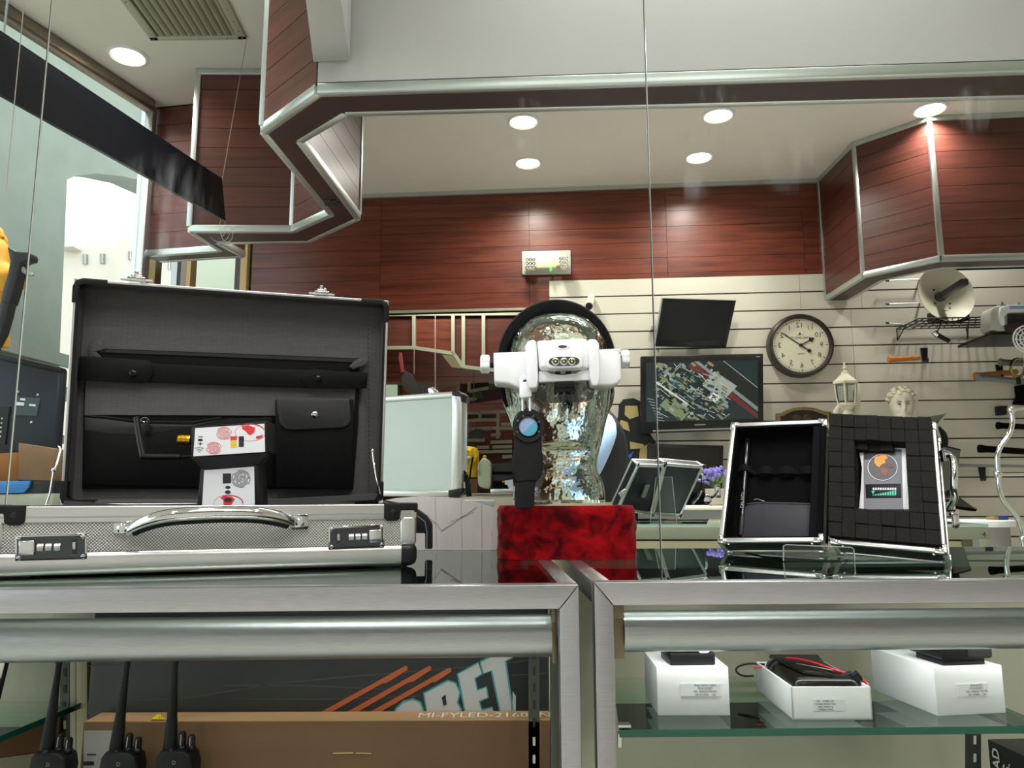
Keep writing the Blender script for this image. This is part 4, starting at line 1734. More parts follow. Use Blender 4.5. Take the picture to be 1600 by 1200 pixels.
# long document pocket with its strap
lp('document_pocket', M_leather, [(150, 544), (562, 560), (560, 660), (552, 764), (128, 764), (131, 600)], .031, .036)
lp('lining_gap', M_lining, [(134, 590), (556, 604), (552, 650), (132, 648)], .0285, .031)
lp('pocket_edge', mat('leather_edge', '151517', 0.5), [(152, 545), (556, 561), (556, 566), (152, 550)], .029, .031)
lp('strap', M_leather, [(124, 556), (235, 563), (238, 568), (470, 578), (575, 582), (573, 607), (480, 606), (240, 598), (120, 594)], .020, .0245, .001)
tb = lp('strap_tab', M_leather, [(128, 558), (226, 563), (237, 571), (240, 583), (233, 595), (222, 599), (124, 594)], .0175, .020, .0008)
tb2 = lp('strap_tab', M_leather, [(572, 583), (486, 577), (474, 582), (470, 592), (476, 601), (486, 606), (572, 607)], .0175, .020, .0008)
for tt, x, y in ((tb, 208, 584), (tb2, 497, 592)):
    mb = MB()
    mb.lathe([(.0052, 0), (.0050, .0014), (.0030, .0026), (0.0005, .003)], LP.px(x, y, .0175), axis=-LY, n=20)
    mb.build('snap_stud', mat('black_stud', '1a1a1d', 0.15, 0.6), tt)
for pts in ([(140, 533), (158, 531), (166, 545), (150, 549), (160, 560), (152, 565), (140, 560), (138, 545)], [(575, 557), (556, 562), (545, 573), (552, 577), (572, 570), (575, 566)]):
    lp('folded_gusset', mat('gusset_cloth', '4a494a', 0.8, bump=0.8, bscale=300), pts, .026, .031, .001)
# zip pocket left
zpk = lp('zip_pocket', M_leather, [(132, 672), (160, 674), (212, 679), (236, 676), (300, 664), (360, 654), (425, 652), (428, 762), (130, 757)], .024, .0285, .001)
lp('zip_band', M_leatherg, [(132, 652), (165, 655), (218, 662), (300, 664), (352, 654), (300, 668), (236, 678), (212, 680), (160, 676), (132, 672)], .0235, .0265, .0008, zpk)
mb = MB()
stroke(mb, [LP.px(x, y, .0225) for x, y in ((133, 649), (165, 651), (220, 658), (300, 659), (345, 652))], .0016, LY)
mb.build('zip', mat('zip_teeth', '2c2c30', 0.35, 0.5), zpk)
mb = MB()
mb.tube(arcpts(LP.px(226, 656, .019), U3, LZ, .0048, .0030, 0, 2 * math.pi, 18)[:-1], .0007, n=6, closed=True)
zr_ = mb.build('zip_ring', M_chrome, zpk)
lp('zip_tab', M_black, [(225, 658), (233, 659), (236, 674), (228, 677), (225, 672)], .0175, .019, .0004, zpk)
# flap pocket right
fpk = lp('flap_pocket', M_leather, [(430, 624), (553, 624), (551, 765), (432, 762)], .010, .0285, .002)
flp = lp('flap', M_leatherg, [(432, 621), (546, 623), (549, 655), (545, 664), (536, 668), (460, 672), (446, 671), (437, 662), (433, 640)], .0065, .0095, .0012, fpk)
mb = MB()
mb.lathe([(.0052, 0), (.0050, .0012), (.0030, .0024), (0.0005, .0028)], LP.px(492, 648, .0066), axis=-LY, n=20)
mb.build('snap_stud', M_chrome, fpk)
mb = MB()
for i in range(30):
    f = i / 29.0
    seg = [(437, 640), (440, 658), (448, 667), (470, 668), (535, 664), (543, 658), (544, 640)]
    k = min(int(f * 6), 5)
    s = f * 6 - k
    x, y = seg[k][0] * (1 - s) + seg[k + 1][0] * s, seg[k][1] * (1 - s) + seg[k + 1][1] * s
    tx, ty = seg[k + 1][0] - seg[k][0], seg[k + 1][1] - seg[k][1]
    L = math.hypot(tx, ty)
    stroke(mb, [LP.px(x - tx / L, y - ty / L, .0062), LP.px(x + tx / L, y + ty / L, .0062)], .0005, LY)
mb.build('stitching', mat('grey_thread', '5a5a5c', 0.8), flp, kind='stuff')
lp('lining_fold', mat('lining_grey_fold', '454446', 0.75, bump=0.3, bscale=60), [(100, 783), (210, 790), (300, 787), (590, 772), (586, 781), (300, 798), (98, 800)], -.004, .004)
# seams of the lining at the left and right
mb = MB()
for xx in (128, 572):
    for i in range(42):
        y = 470 + i * 7.2
        x = xx + (0 if xx < 300 else 3) - (y - 470) * (.05 if xx < 300 else -.006)
        stroke(mb, [LP.px(x, y, .0355), LP.px(x, y + 3.5, .0355)], .0007, LY)
mb.build('stitching', M_blackm, bc, kind='stuff')
# catches on the upper rim
for x, y, s in ((213, 437, 1.0), (503, 459, 0.92)):
    fr = Fr(LP.px(x, y, 0), U3, LY, LZ)
    c = None
    mb = MB()
    mb.fbox(fr, (-.0115 * s, -.002, -.002), (.0115 * s, .010, .0040))
    c = mb.build('catch', M_chrome, bc, bevel=.0012)
    mb = MB()
    mb.fbox(fr, (-.0075 * s, .000, .004), (.0075 * s, .009, .0068))
    mb.fbox(fr, (-.0035 * s, .002, .0068), (.0015 * s, .007, .0125))
    mb.fbox(fr, (.003 * s, .002, .0068), (.0065 * s, .006, .0095))
    mb.build('catch_hook', M_chrome, c, bevel=.0008)
    mb = MB()
    mb.fbox(fr, (-.020 * s, .002, -.001), (.020 * s, .009, .0014))
    mb.build('catch_plate', M_satin, c, bevel=.0004)
# lid stays
for pts in ([(63, 803), (72, 790), (78, 772), (84, 735), (88, 728), (95, 702), (92, 697)], [(594, 772), (588, 745), (584, 722), (582, 705)]):
    mb = MB()
    w = [-.02, -.016, -.010, -.002, .002, .008, .012]
    mb.tube([LP.px(x, y, w[i]) for i, (x, y) in enumerate(pts)], .0013, n=8)
    s = mb.build('lid_stay', M_chrome, bc)
    mb = MB()
    mb.ell(LP.px(*pts[3], -.001), (.003, .003, .004), 10, 8)
    mb.build('stay_rivet', M_chrome, s)

# ---------------------------------------------------------------- detector standing in the case
DP = YP(0.935)
dt = thing('signal_detector', 'T-shaped black detector with white red-printed face and gold aerial socket in the case', 'detector', at(356, 800, .95) * np.array([1, 1, 0]) + EZ * (ZT + .061))


def dp(name, m, pts, w0, w1, bevel=0, parent=None, kind=None):
    mb = MB()
    mb.pxp(DP, pts, w0, w1)
    return mb.build(name, m, parent or dt, bevel=bevel, kind=kind)


DYO = -.012
dp('grip_body', M_black, [(313, 732), (403, 727), (409, 812), (305, 814)], 0, .03, .0015)
hb = dp('head_body', M_black, [(299, 667), (416, 658), (419, 707), (298, 715)], DYO, .024, .0012)
# sloping chin between the two faces
mb = MB()
a0, a1 = DP.px(298, 715, DYO), DP.px(419, 708, DYO)
b0_, b1_ = DP.px(315, 733, 0), DP.px(402, 728, 0)
mb.hexa([a0, a1, a1 + np.array([-.008, .034, 0]), a0 + np.array([.006, .034, 0]), b0_, b1_, b1_ + np.array([0, .02, 0]), b0_ + np.array([0, .02, 0])])
mb.build('chin', mat('dark_grey_plastic', '434346', 0.45), dt, bevel=.0006)
lw = dp('grip_label', M_paper, [(319, 735), (397, 729), (398, 800), (315, 803)], -.0008, 0)
up_ = dp('head_label', M_paper, [(305, 669), (413, 662), (414, 706), (302, 713)], DYO - .0008, DYO)


def print_rings(parent, c, rx, ry, m, w, n=5, wid=.0006):
    mb = MB()
    for k in range(n):
        f = (k + 0.7) / n
        a0 = 0.6 * k
        for s in range(2):
            a = a0 + s * math.pi + .12 * k
            pts = [DP.px(c[0] + rx * f * math.cos(a + t * 2.7 / 9), c[1] + ry * f * math.sin(a + t * 2.7 / 9), w) for t in range(10)]
            stroke(mb, pts, wid, DP.n)
    return mb.build('fingerprint', m, parent, kind='stuff')


wl_, wh_ = -.0010, DYO - .0010
print_rings(up_, (350, 677), 12.5, 10, M_red, wh_, 6)
print_rings(up_, (334, 700), 12.5, 9.5, M_red, wh_, 6)
print_rings(lw, (376.5, 748), 15, 14, M_ink, wl_, 7, .0007)


def pdisc(parent, name, m, c, rx, ry, w, n=20):
    return dp(name, m, [(c[0] + rx * math.cos(2 * math.pi * k / n), c[1] + ry * math.sin(2 * math.pi * k / n)) for k in range(n)], w, w + .0001, 0, parent)


def pring(parent, name, m, c, rx, ry, w, a0=0, a1=2 * math.pi, wid=.0004):
    mb = MB()
    stroke(mb, [DP.px(c[0] + rx * math.cos(a0 + (a1 - a0) * k / 24), c[1] + ry * math.sin(a0 + (a1 - a0) * k / 24), w) for k in range(25)], wid, DP.n)
    return mb.build(name, m, parent)


pring(up_, 'globe_line', M_red, (391, 676), 24, 13, wh_, 0.3, 5.6)
dp('globe_print', M_red, [(378, 666), (388, 664), (395, 667), (399, 668), (397, 676), (392, 680), (388, 679), (384, 674), (378, 670)], wh_, wh_ + .0002, 0, up_)
dp('globe_print', M_red, [(400, 682), (408, 680), (411, 679), (410, 683), (404, 686), (400, 685)], wh_, wh_ + .0002, 0, up_)
pring(up_, 'globe_line', M_red, (391, 674), 22, 11.5, wh_, -2.2, -.2, .0011)
dp('colour_block', M_red, [(360, 682), (370, 681.5), (370, 687.5), (360, 688)], wh_, wh_ + .0002, 0, up_)
for k in range(3):
    dp('colour_block', M_yellow, [(360, 688.4 + k * 4), (370, 688 + k * 4), (370, 691.4 + k * 4), (360, 691.8 + k * 4)], wh_, wh_ + .0002, 0, up_)
dp('dark_block', M_ink, [(373, 682), (381, 681.5), (381, 698), (373, 698.5)], wh_, wh_ + .0002, 0, up_)
dp('dash_icon', M_ink, [(310, 682), (317, 681.8), (317, 683), (310, 683.2)], wh_, wh_ + .0002, 0, up_)
pdisc(up_, 'eye_icon', M_ink, (313, 687.5), 4, 2.2, wh_)
mb = MB()
mb.pxp(DP, [(309.5, 693), (316.5, 692.8), (316.5, 694), (309.5, 694.2)], wh_, wh_ + .0002)
mb.pxp(DP, [(312.4, 691), (313.6, 691), (313.6, 696), (312.4, 696)], wh_, wh_ + .0002)
mb.build('plus_icon', M_ink, up_)
mb = MB()
for k, r in enumerate((3, 6, 9)):
    stroke(mb, [DP.px(311.5 + r * math.cos(a), 709 - r * .75 + r * .28 * (1 - math.sin(-a)) - 0.3 * r, wh_) for a in np.linspace(-2.5, -.64, 9)], .0006, DP.n)
mb.build('signal_icon', M_ink, up_)
dp('dark_block', M_ink, [(348, 740), (361, 739.5), (361, 755), (348, 755.5)], wl_, wl_ + .0002, 0, lw)
pdisc(lw, 'dot', M_ink, (356, 761.5), 4, 2.6, wl_)
pdisc(lw, 'dot', M_ink, (356, 769), 4.6, 2.8, wl_)
mb = MB()
stroke(mb, [DP.px(355.5, 733, wl_ + .0003), DP.px(355.5, 770, wl_ + .0003)], .0004, DP.n)
stroke(mb, [DP.px(360, 768, wl_ + .0003), DP.px(396, 764, wl_ + .0003)], .0004, DP.n)
mb.build('red_line', M_red, lw)
pring(lw, 'globe_line', M_red, (357, 786), 23, 12.5, wl_, 0, 6.28)
dp('globe_print', M_red, [(344, 777), (352, 775), (362, 776), (367, 780), (363, 786), (360, 792), (354, 793), (349, 788), (349, 782)], wl_, wl_ + .0002, 0, lw)
pring(lw, 'globe_line', M_red, (357, 785), 22, 11, wl_, -2.0, 0.1, .0012)
pdisc(lw, 'dot', M_ink, (356, 781), 6, 3.4, wl_ - .0003)
mb = MB()
mb.lathe([(.0062, 0), (.0066, .001), (.0066, .004), (.0062, .0045), (.0066, .005), (.0066, .009), (.0062, .0095), (.0066, .010), (.0066, .0145), (.005, .016)], DP.px(299, 688, .004), axis=(-1, 0, 0.03), n=24)
mb.build('aerial_socket', M_gold, dt)
mb = MB()
mb.tube([DP.px(300, 713, .01), DP.px(284, 714, .01), DP.px(283, 714, .01), DP.px(222, 713.5, .01)], [.0022, .0022, .0036, .0040], n=12)
an_ = mb.build('aerial_base', M_black, dt)
mb = MB()
mb.tube([DP.px(224, 713, .01), DP.px(219, 690, .012), DP.px(213, 652, .016)], [.0042, .0040, .0034], n=12)
mb.build('aerial', M_black, dt)

# ---------------------------------------------------------------- red velvet plinth
t = thing('velvet_plinth', 'red crushed velvet box under the clear glass head', 'plinth', np.array([.069, 1.03, ZT]))
zpl = float(at(880, 790.5, 0.965)[2])
x0, x1 = float(at(777, 850, 1.0)[0]), float(at(994, 850, 1.0)[0])
cx_, hw_, hd_ = (x0 + x1) / 2, (x1 - x0) / 2, .066
rng = random.Random(3)
nr, nh = 96, 12
vs, fs = [], []
ph = [rng.uniform(0, 6.28) for _ in range(8)]
for j in range(nh + 1):
    z = ZT + (zpl - ZT) * j / nh
    for k in range(nr):
        a = 2 * math.pi * k / nr
        ca, sa = math.cos(a), math.sin(a)
        e = 0.42
        px_, py_ = math.copysign(abs(ca) ** e, ca), math.copysign(abs(sa) ** e, sa)
        wv = .0007 * math.sin(7 * a + ph[0] + 1.1 * j + math.sin(3 * a + j)) + .0006 * math.sin(13 * a + ph[1] - .7 * j) + rng.uniform(-.0005, .0005)
        s = 1 - (.03 if j == nh else 0)
        vs.append((cx_ + (px_ * hw_ + wv * px_) * s, 1.028 + (py_ * hd_ + wv * py_) * s, z + (.0006 * math.sin(5 * a) if 0 < j < nh else 0)))
for j in range(nh):
    for k in range(nr):
        k2 = (k + 1) % nr
        fs.append((j * nr + k, j * nr + k2, (j + 1) * nr + k2, (j + 1) * nr + k))
fs += [tuple(range(nr)), tuple(nh * nr + k for k in range(nr))]
mb = MB()
mb.add(vs, fs)
mb.build('velvet_cover', M_velvet, t, ang=70)
mb = MB()
mb.lathe([(.0005, 0), (.9, 0), (.9, .0035), (.0005, .0035)], (cx_, 1.028, zpl), n=40, sx=.070, sy=.060, ref=(1, 0, 0))
mb.build('base_board', mat('pale_board', 'cfc2a0', .6), t)

# ---------------------------------------------------------------- clear glass head
HY = 1.028
hx = (872 - 800) / 1200.0 * HY
hz = lambda y: float(at(872, y, HY)[2])
s_ = HY / 1200.0
gh = thing('glass_head', 'clear glass mannequin head on the red velvet plinth wearing the magnifier', 'mannequin head', (hx, HY, zpl + .0035))
rows = [(786.5, 71, -.052, .052), (775, 71, -.053, .052), (762, 70, -.053, .052), (752, 67, -.050, .049), (745, 63, -.047, .047), (736, 60, -.044, .046), (726, 59, -.044, .047), (717, 60, -.052, .050), (710, 61.5, -.070, .055), (703, 63, -.083, .060), (694, 65.5, -.087, .065), (684, 68, -.085, .070), (676, 70, -.083, .074), (668, 72, -.083, .078), (658, 74.5, -.083, .083), (646, 77, -.083, .087), (632, 80, -.082, .091), (615, 82.5, -.080, .094), (596, 84, -.081, .096), (575, 83, -.083, .097), (555, 81, -.084, .096), (540, 77, -.081, .092), (525, 70, -.074, .085), (512, 60, -.064, .074), (503, 49, -.050, .060), (496, 36, -.035, .043), (492, 22, -.021, .027), (490.5, 9, -.008, .010)]
NA = 72
vs, fs = [], []
for (y, hw, yf, yb) in rows:
    z = hz(y)
    for k in range(NA):
        a = 2 * math.pi * k / NA
        ca, sa = math.cos(a), math.sin(a)
        X = hw * s_ * math.copysign(abs(ca) ** .92, ca)
        fy = yf if sa < 0 else yb
        Y = abs(fy) * math.copysign(abs(sa) ** .85, sa)
        if sa < 0:
            u = X / s_
            g = lambda y0, sy, x0, sx: math.exp(-((y - y0) / sy) ** 2 - ((u - x0) / sx) ** 2)
            Y -= .025 * g(648, 9, 6, 10) + .017 * g(630, 16, 6, 8) + .008 * g(608, 14, 6, 8)
            Y -= .010 * g(669, 4.5, 6, 22) + .010 * g(679, 4.5, 6, 19) + .006 * g(698, 8, 6, 22)
            Y += .005 * g(674, 2.5, 6, 26) + .006 * g(688, 4, 6, 22)
            Y += .011 * g(605, 12, -25, 16) + .011 * g(605, 12, 37, 16)
            Y -= .005 * g(588, 6, -25, 20) + .005 * g(588, 6, 37, 20)
            Y -= .006 * g(650, 14, -38, 16) + .006 * g(650, 14, 50, 16)
        # ears
        e = math.exp(-((y - 622) / 22.0) ** 2) * math.exp(-((abs(ca) - 1) / .02) ** 2)
        X += math.copysign(.006 * e, ca)
        vs.append((hx + X, HY + Y, z))
for j in range(len(rows) - 1):
    for k in range(NA):
        k2 = (k + 1) % NA
        fs.append((j * NA + k, j * NA + k2, (j + 1) * NA + k2, (j + 1) * NA + k))
fs += [tuple(range(NA)), tuple((len(rows) - 1) * NA + k for k in range(NA))]
mb = MB()
mb.add(vs, fs)
M_headglass = solid_glass('green_tinted_glass', (0.95, 0.985, 0.96), 0.0, 0.13, 62)
mb.build('head', M_headglass, gh, ang=80, solid=0.0065)

# ---------------------------------------------------------------- headband magnifier
mg = thing('headband_magnifier', 'white headband magnifier with three small lamps and black head strap on the glass head', 'magnifier', at(868, 560, .92))
MP = YP(0.905)


def mp_(name, m, pts, w0, w1, bevel=0.0, parent=None, seg=2, plane=None):
    mb = MB()
    mb.pxp(plane or MP, pts, w0, w1)
    return mb.build(name, m, parent or mg, bevel=bevel, seg=seg)


mp_('left_wing', M_white, [(771, 551), (822, 550), (842, 548), (842, 606), (812, 608), (795, 600), (772, 598)], .012, .050, .0035, seg=3)
mp_('right_wing', M_white, [(920, 548), (938, 547), (966, 548), (971, 556), (972, 592), (966, 600), (955, 603), (926, 603), (920, 596)], .012, .050, .0035, seg=3)
mp_('side_strap', mat('pale_strap', 'dcdce0', 0.4), [(771, 551), (830, 549), (830, 556), (771, 562)], .045, .11, .001)
mp_('side_strap', mat('pale_strap_2', 'd6d6da', 0.4), [(935, 546), (972, 544), (970, 552), (935, 552)], .045, .11, .001)
mp_('left_hinge_arm', M_white, [(821, 540), (824, 533), (834, 530), (838, 534), (840, 560), (841, 592), (839, 606), (826, 607), (822, 590)], -.004, .035, .0035, seg=3)
mp_('right_hinge_arm', M_white, [(917, 534), (921, 529), (932, 530), (936, 536), (938, 558), (938, 590), (935, 603), (925, 603), (921, 588), (919, 560)], -.004, .035, .0035, seg=3)
lm = mp_('lamp_housing', M_white, [(839, 532), (915, 528), (918, 533), (921, 566), (919, 577), (845, 579), (842, 572)], -.002, .030, .003, seg=3)
mp_('lamp_bezel', M_white, [(853, 556), (857, 553), (907, 551), (911, 554), (911, 572), (907, 575), (858, 576), (854, 572)], -.012, -.001, .003, lm, 3)
mb = MB()
n_ = 28
mb.pxp(MP, [(881.5 + 24 * math.copysign(abs(math.cos(a)) ** .5, math.cos(a)), 564.5 + 7 * math.sin(a) - .02 * 24 * math.cos(a)) for a in np.linspace(0, 2 * math.pi, n_, endpoint=False)], -.0128, -.011)
rf = mb.build('reflector', mat('dark_reflector', '5a5c5e', 0.15, 0.9), lm)
for x in (868, 881, 893.5):
    mb = MB()
    mb.lathe([(.0044, 0), (.0046, .0006), (.0034, .0012)], MP.px(x, 564.8, -.0128), axis=(0, -1, 0), n=20)
    L_ = mb.build('lamp_ring', M_chrome, lm)
    mb = MB()
    mb.lathe([(.0034, 0), (.0030, .0011), (.0012, .0019)], MP.px(x, 564.8, -.0130), axis=(0, -1, 0), n=16)
    mb.build('lamp_lens', mat('dim_led', '3b3d28', 0.1), lm)
    mb = MB()
    mb.lathe([(.0011, 0), (.0011, .0006)], MP.px(x, 564.8, -.0150), axis=(0, -1, 0), n=10)
    mb.build('lamp_chip', mat('yellow_led', 'd8cf6a', 0.3), lm)
mb = MB()
mb.ell(MP.px(879, 541.5, -.001), (.0096, .0035, .0056), 24, 12)
bz = mb.build('switch_boss', M_white, lm)
mb = MB()
mb.ell(MP.px(879, 541.5, -.0040), (.0052, .0014, .0020), 20, 10)
mb.build('switch', mat('dark_switch', '3e4044', 0.25), lm)
for x in (848.5, 912.5):
    mp_('clip_notch', mat('pale_notch', 'c9ccd0', 0.4), [(x - 3, 571), (x + 3, 571), (x + 3, 574), (x - 3, 574)], -.003, -.0015, 0, lm)
mp_('lower_bar', M_white, [(842, 579), (852, 579), (862, 584), (880, 585.5), (900, 583), (911, 577), (921, 577), (924, 592), (920, 594), (841, 597)], .002, .016, .0015)
mp_('nose_clip', M_black, [(867, 577), (893, 576), (893, 585), (868, 586)], .008, .020, .001)
mp_('clip_screw', M_grey, [(875.5, 576.5), (884, 576), (884, 584), (876, 584.5)], .004, .010, .0008)
M_lensplate = pane_mat('dark_lens', (.42, .41, .40), 1.5, .02)
mp_('lens_plate', M_lensplate, [(841, 598), (921, 595), (930, 602), (926, 622), (915, 628), (850, 630), (838, 622)], .020, .022)
mp_('lens_bridge', M_black, [(868, 597), (898, 596), (898, 605), (868, 606)], .004, .012, .0008)
mp_('lens_bridge', M_black, [(866, 604), (899, 603), (900, 611), (867, 612)], .006, .014, .0008)
# side knobs, lobed
for x, y, sgn, h in ((758, 569, -1, 15.5), (977, 561, 1, 15.5)):
    ax = np.array([1.0, 0, 0])
    mb = MB()
    prof = []
    cpt = MP.px(x, y, .03)
    n2, r0 = 48, h * .905 / 1200
    ws = .0115 if sgn < 0 else .0098
    vs, fs = [], []
    for (xx, rr) in ((-ws * .5, .86), (-ws * .36, 1.0), (ws * .36, 1.0), (ws * .5, .86)):
        for k in range(n2):
            a = 2 * math.pi * k / n2
            r = r0 * rr * (1 - .06 * (1 + math.cos(6 * a)))
            vs.append(cpt + np.array([xx, r * math.cos(a), r * math.sin(a)]))
    for j in range(3):
        for k in range(n2):
            fs.append((j * n2 + k, j * n2 + (k + 1) % n2, (j + 1) * n2 + (k + 1) % n2, (j + 1) * n2 + k))
    fs += [tuple(range(n2)), tuple(3 * n2 + k for k in range(n2))]
    mb.add(vs, fs)
    kn = mb.build('knob', M_white, mg, ang=50)
    mb = MB()
    e0 = cpt - ax * sgn * ws * .5
    mb.tube([e0, e0 - ax * sgn * .003, e0 - ax * sgn * .0065], [.004, .0044, .004], n=12)
    mb.build('knob_shaft', M_black, mg)
# black strap arching over the head
HB = YP(1.035)
cxp, cyp = 869.5, 566
outer = [(cxp + 92 * math.cos(a), cyp - 97 * math.sin(a)) for a in np.linspace(0, math.pi, 40)]
inner = [(cxp + 79.5 * math.cos(a), cyp - 79 * math.sin(a)) for a in np.linspace(math.pi, 0, 40)]
left_leg = [(778, 590), (783, 618), (790, 636), (794, 634), (790, 612), (786, 590)]
right_leg = [(952.5, 590), (950, 615), (944, 636), (950, 637), (957, 612), (961, 590)]
ol = outer + left_leg + inner + right_leg
mp_('head_strap', mat('strap_foam', '070708', .85, spec=.2), ol, -.030, .016, .0012, plane=HB)
mp_('strap_shell', mat('strap_shell', '33363b', .35), [(cxp + 93 * math.cos(a), cyp - 98.5 * math.sin(a)) for a in np.linspace(.12, math.pi - .12, 40)] + [(cxp + 90 * math.cos(a), cyp - 94.5 * math.sin(a)) for a in np.linspace(math.pi - .12, .12, 40)], -.026, .018, plane=HB)
# loupe arm with its black handle piece
mb = MB()
mb.lathe([(.0073, 0), (.0073, .003), (.006, .0045)], MP.px(820, 596.5, .010), axis=(0, -1, 0), n=28)
pv = mb.build('arm_pivot', M_white, mg)
mb = MB()
mb.lathe([(.0028, 0), (.0022, .0012)], MP.px(820.5, 596.5, .0055), axis=(0, -1, 0), n=16)
mb.build('pivot_screw', mat('dark_screw', '4c4e50', .25, .9), mg)
mp_('arm_fork', M_white, [(811.5, 597), (829.5, 596), (831, 618), (829, 620), (813, 622), (811.5, 618)], .002, .008, .0012)
for x in (815.8, 827.5):
    mb = MB()
    mb.tube([MP.px(x, 612, .005), MP.px(x + .5, 642, .005)], .0013, n=8)
    mb.build('arm_rod', M_white, mg)

# ---------------------------------------------------------------- black camera finder hanging in front of the head
LPn = YP(0.912)
cf = thing('camera_finder', 'black handheld lens finder with a round blue window hanging before the glass head', 'lens finder', at(825, 720, .92))


def cp(name, m, pts, w0, w1, bevel=0.0, seg=3):
    mb = MB()
    mb.pxp(LPn, pts, w0, w1)
    return mb.build(name, m, cf, bevel=bevel, seg=seg)


body = []
for a in np.linspace(-.45, math.pi + .45, 22):
    body.append((825.5 + 24.5 * math.cos(a), 664 - 26 * math.sin(a)))
body += [(803.5, 690), (803, 704), (799, 722), (800, 736), (807, 748), (806, 752), (804, 756), (804.5, 793), (808, 795), (832, 795), (835, 791), (836, 756), (841, 750), (847, 742), (849.5, 726), (847, 704), (846, 690)]
cp('body', mat('soft_black_plastic', '101011', .55, spec=.25), body, 0, .020, .004)
mb = MB()
mb.lathe([(.0188, 0), (.0192, .0012), (.0186, .0026), (.0135, .003), (.0128, .0022)], LPn.px(826, 667, .0006), axis=(0, -1, 0), n=40, cap=False)
mb.build('face_ring', mat('gloss_black', '101013', .18), cf)
mb = MB()
mb.lathe([(.0003, -.0004), (.0108, -.0004), (.0108, .0008), (.0003, .0014)], LPn.px(825.5, 667, -.0022), axis=(0, -1, 0), n=32)


def blue_window():
    m = bpy.data.materials.new('coated_blue_window')
    m.use_nodes = True
    nt = m.node_tree
    b = nt.nodes['Principled BSDF']
    tc = nt.nodes.new('ShaderNodeTexCoord')
    sx = nt.nodes.new('ShaderNodeSeparateXYZ')
    nt.links.new(tc.outputs['Generated'], sx.inputs[0])
    m1 = nt.nodes.new('ShaderNodeMath')
    m1.operation = 'SUBTRACT'
    nt.links.new(sx.outputs['X'], m1.inputs[0])
    nt.links.new(sx.outputs['Z'], m1.inputs[1])
    cr = nt.nodes.new('ShaderNodeValToRGB')
    cr.color_ramp.elements[0].position = 0.0
    cr.color_ramp.elements[0].color = hexc('8ea2c8')
    cr.color_ramp.elements[1].position = 0.12
    cr.color_ramp.elements[1].color = hexc('4fa3bc')
    nt.links.new(m1.outputs[0], cr.inputs[0])
    nt.links.new(cr.outputs[0], b.inputs['Base Color'])
    b.inputs['Roughness'].default_value = .12
    b.inputs['Coat Weight'].default_value = .5
    return m


mb.build('window', blue_window(), cf)
mb = MB()
mb.lathe([(.0118, 0), (.0122, .0012), (.0114, .0016), (.0110, 0)], LPn.px(825.5, 667, -.0026), axis=(0, -1, 0), n=32, cap=False)
mb.build('window_rim', M_black, cf)
for a in (150, 115, 65, 25, -25, 205):
    mb = MB()
    mb.lathe([(.0019, 0), (.0017, .0008), (.0006, .0013)], LPn.px(825.5 + 18.6 * math.cos(rad(a)), 667 - 18.6 * math.sin(rad(a)), -.0012), axis=(0, -1, 0), n=12)
    mb.build('lamp', mat('smoked_led', '5b5a5c', .15), cf)
mb = MB()
stroke(mb, [LPn.px(x, y, -.0006) for x, y in ((804, 753), (820, 751), (838, 751))], .0012, LPn.n)
mb.build('seam', M_blackm, cf)

# ---------------------------------------------------------------- white cardboard sheet behind
CP_ = YP(1.150)
zc = lambda x, y: CP_.px(x, y)
pts = [(600, 857.5), (590, 800), (592, 783), (620, 778), (660, 775), (700, 777), (740, 784), (776, 794), (800, 802), (812, 857.5)]
t = thing('cardboard_sheet', 'white curved cardboard sheet with creases standing behind the attache case', 'cardboard', CP_.px(700, 857))
mb = MB()
P = [zc(*q) for q in pts]
for p in P:
    if abs(p[2] - ZT) < .004:
        p[2] = ZT
mb.prism(P, (0, .004, 0))
mb.build('sheet', mat('white_cardboard', 'd3d0cc', .8, noise=.05, nscale=30, bump=.35, bscale=60, stretch=(6, 1, .3)), t)
mb = MB()
for a_, b_ in (((690, 830), (745, 792)), ((690, 830), (684, 820)), ((684, 820), (660, 800)), ((680, 777), (682, 855)), ((720, 781), (722, 856)), ((705, 815), (740, 800)), ((752, 788), (753, 856)), ((690, 829), (700, 822)), ((768, 830), (768, 838))):
    stroke(mb, [CP_.px(*a_, -.0005), CP_.px(*b_, -.0005)], .0012, CP_.n)
mb.build('crease', mat('card_crease', 'b9b4ae', .8), t, kind='stuff')
# black loop handle behind the case
t = thing('black_strap_loop', 'stiff black carrying loop sticking out behind the corner of the case', 'strap', CP_.px(665, 857) - np.array([0, .06, 0]))
SP_ = YP(1.06)
mb = MB()
mb.pxp(SP_, [(598, 781), (625, 786), (655, 797), (667, 806), (674, 817), (675, 822), (675, 858), (664, 858), (664, 833), (640, 833), (600, 833)], 0, .012)
mb.build('loop', M_rub, t, bevel=.002)
mb = MB()
stroke(mb, [SP_.px(x, y, -.0005) for x, y in ((600, 784), (640, 797), (664, 815), (667, 830), (667, 857))], .001, SP_.n)
mb.build('stitch_line', M_grey, t)

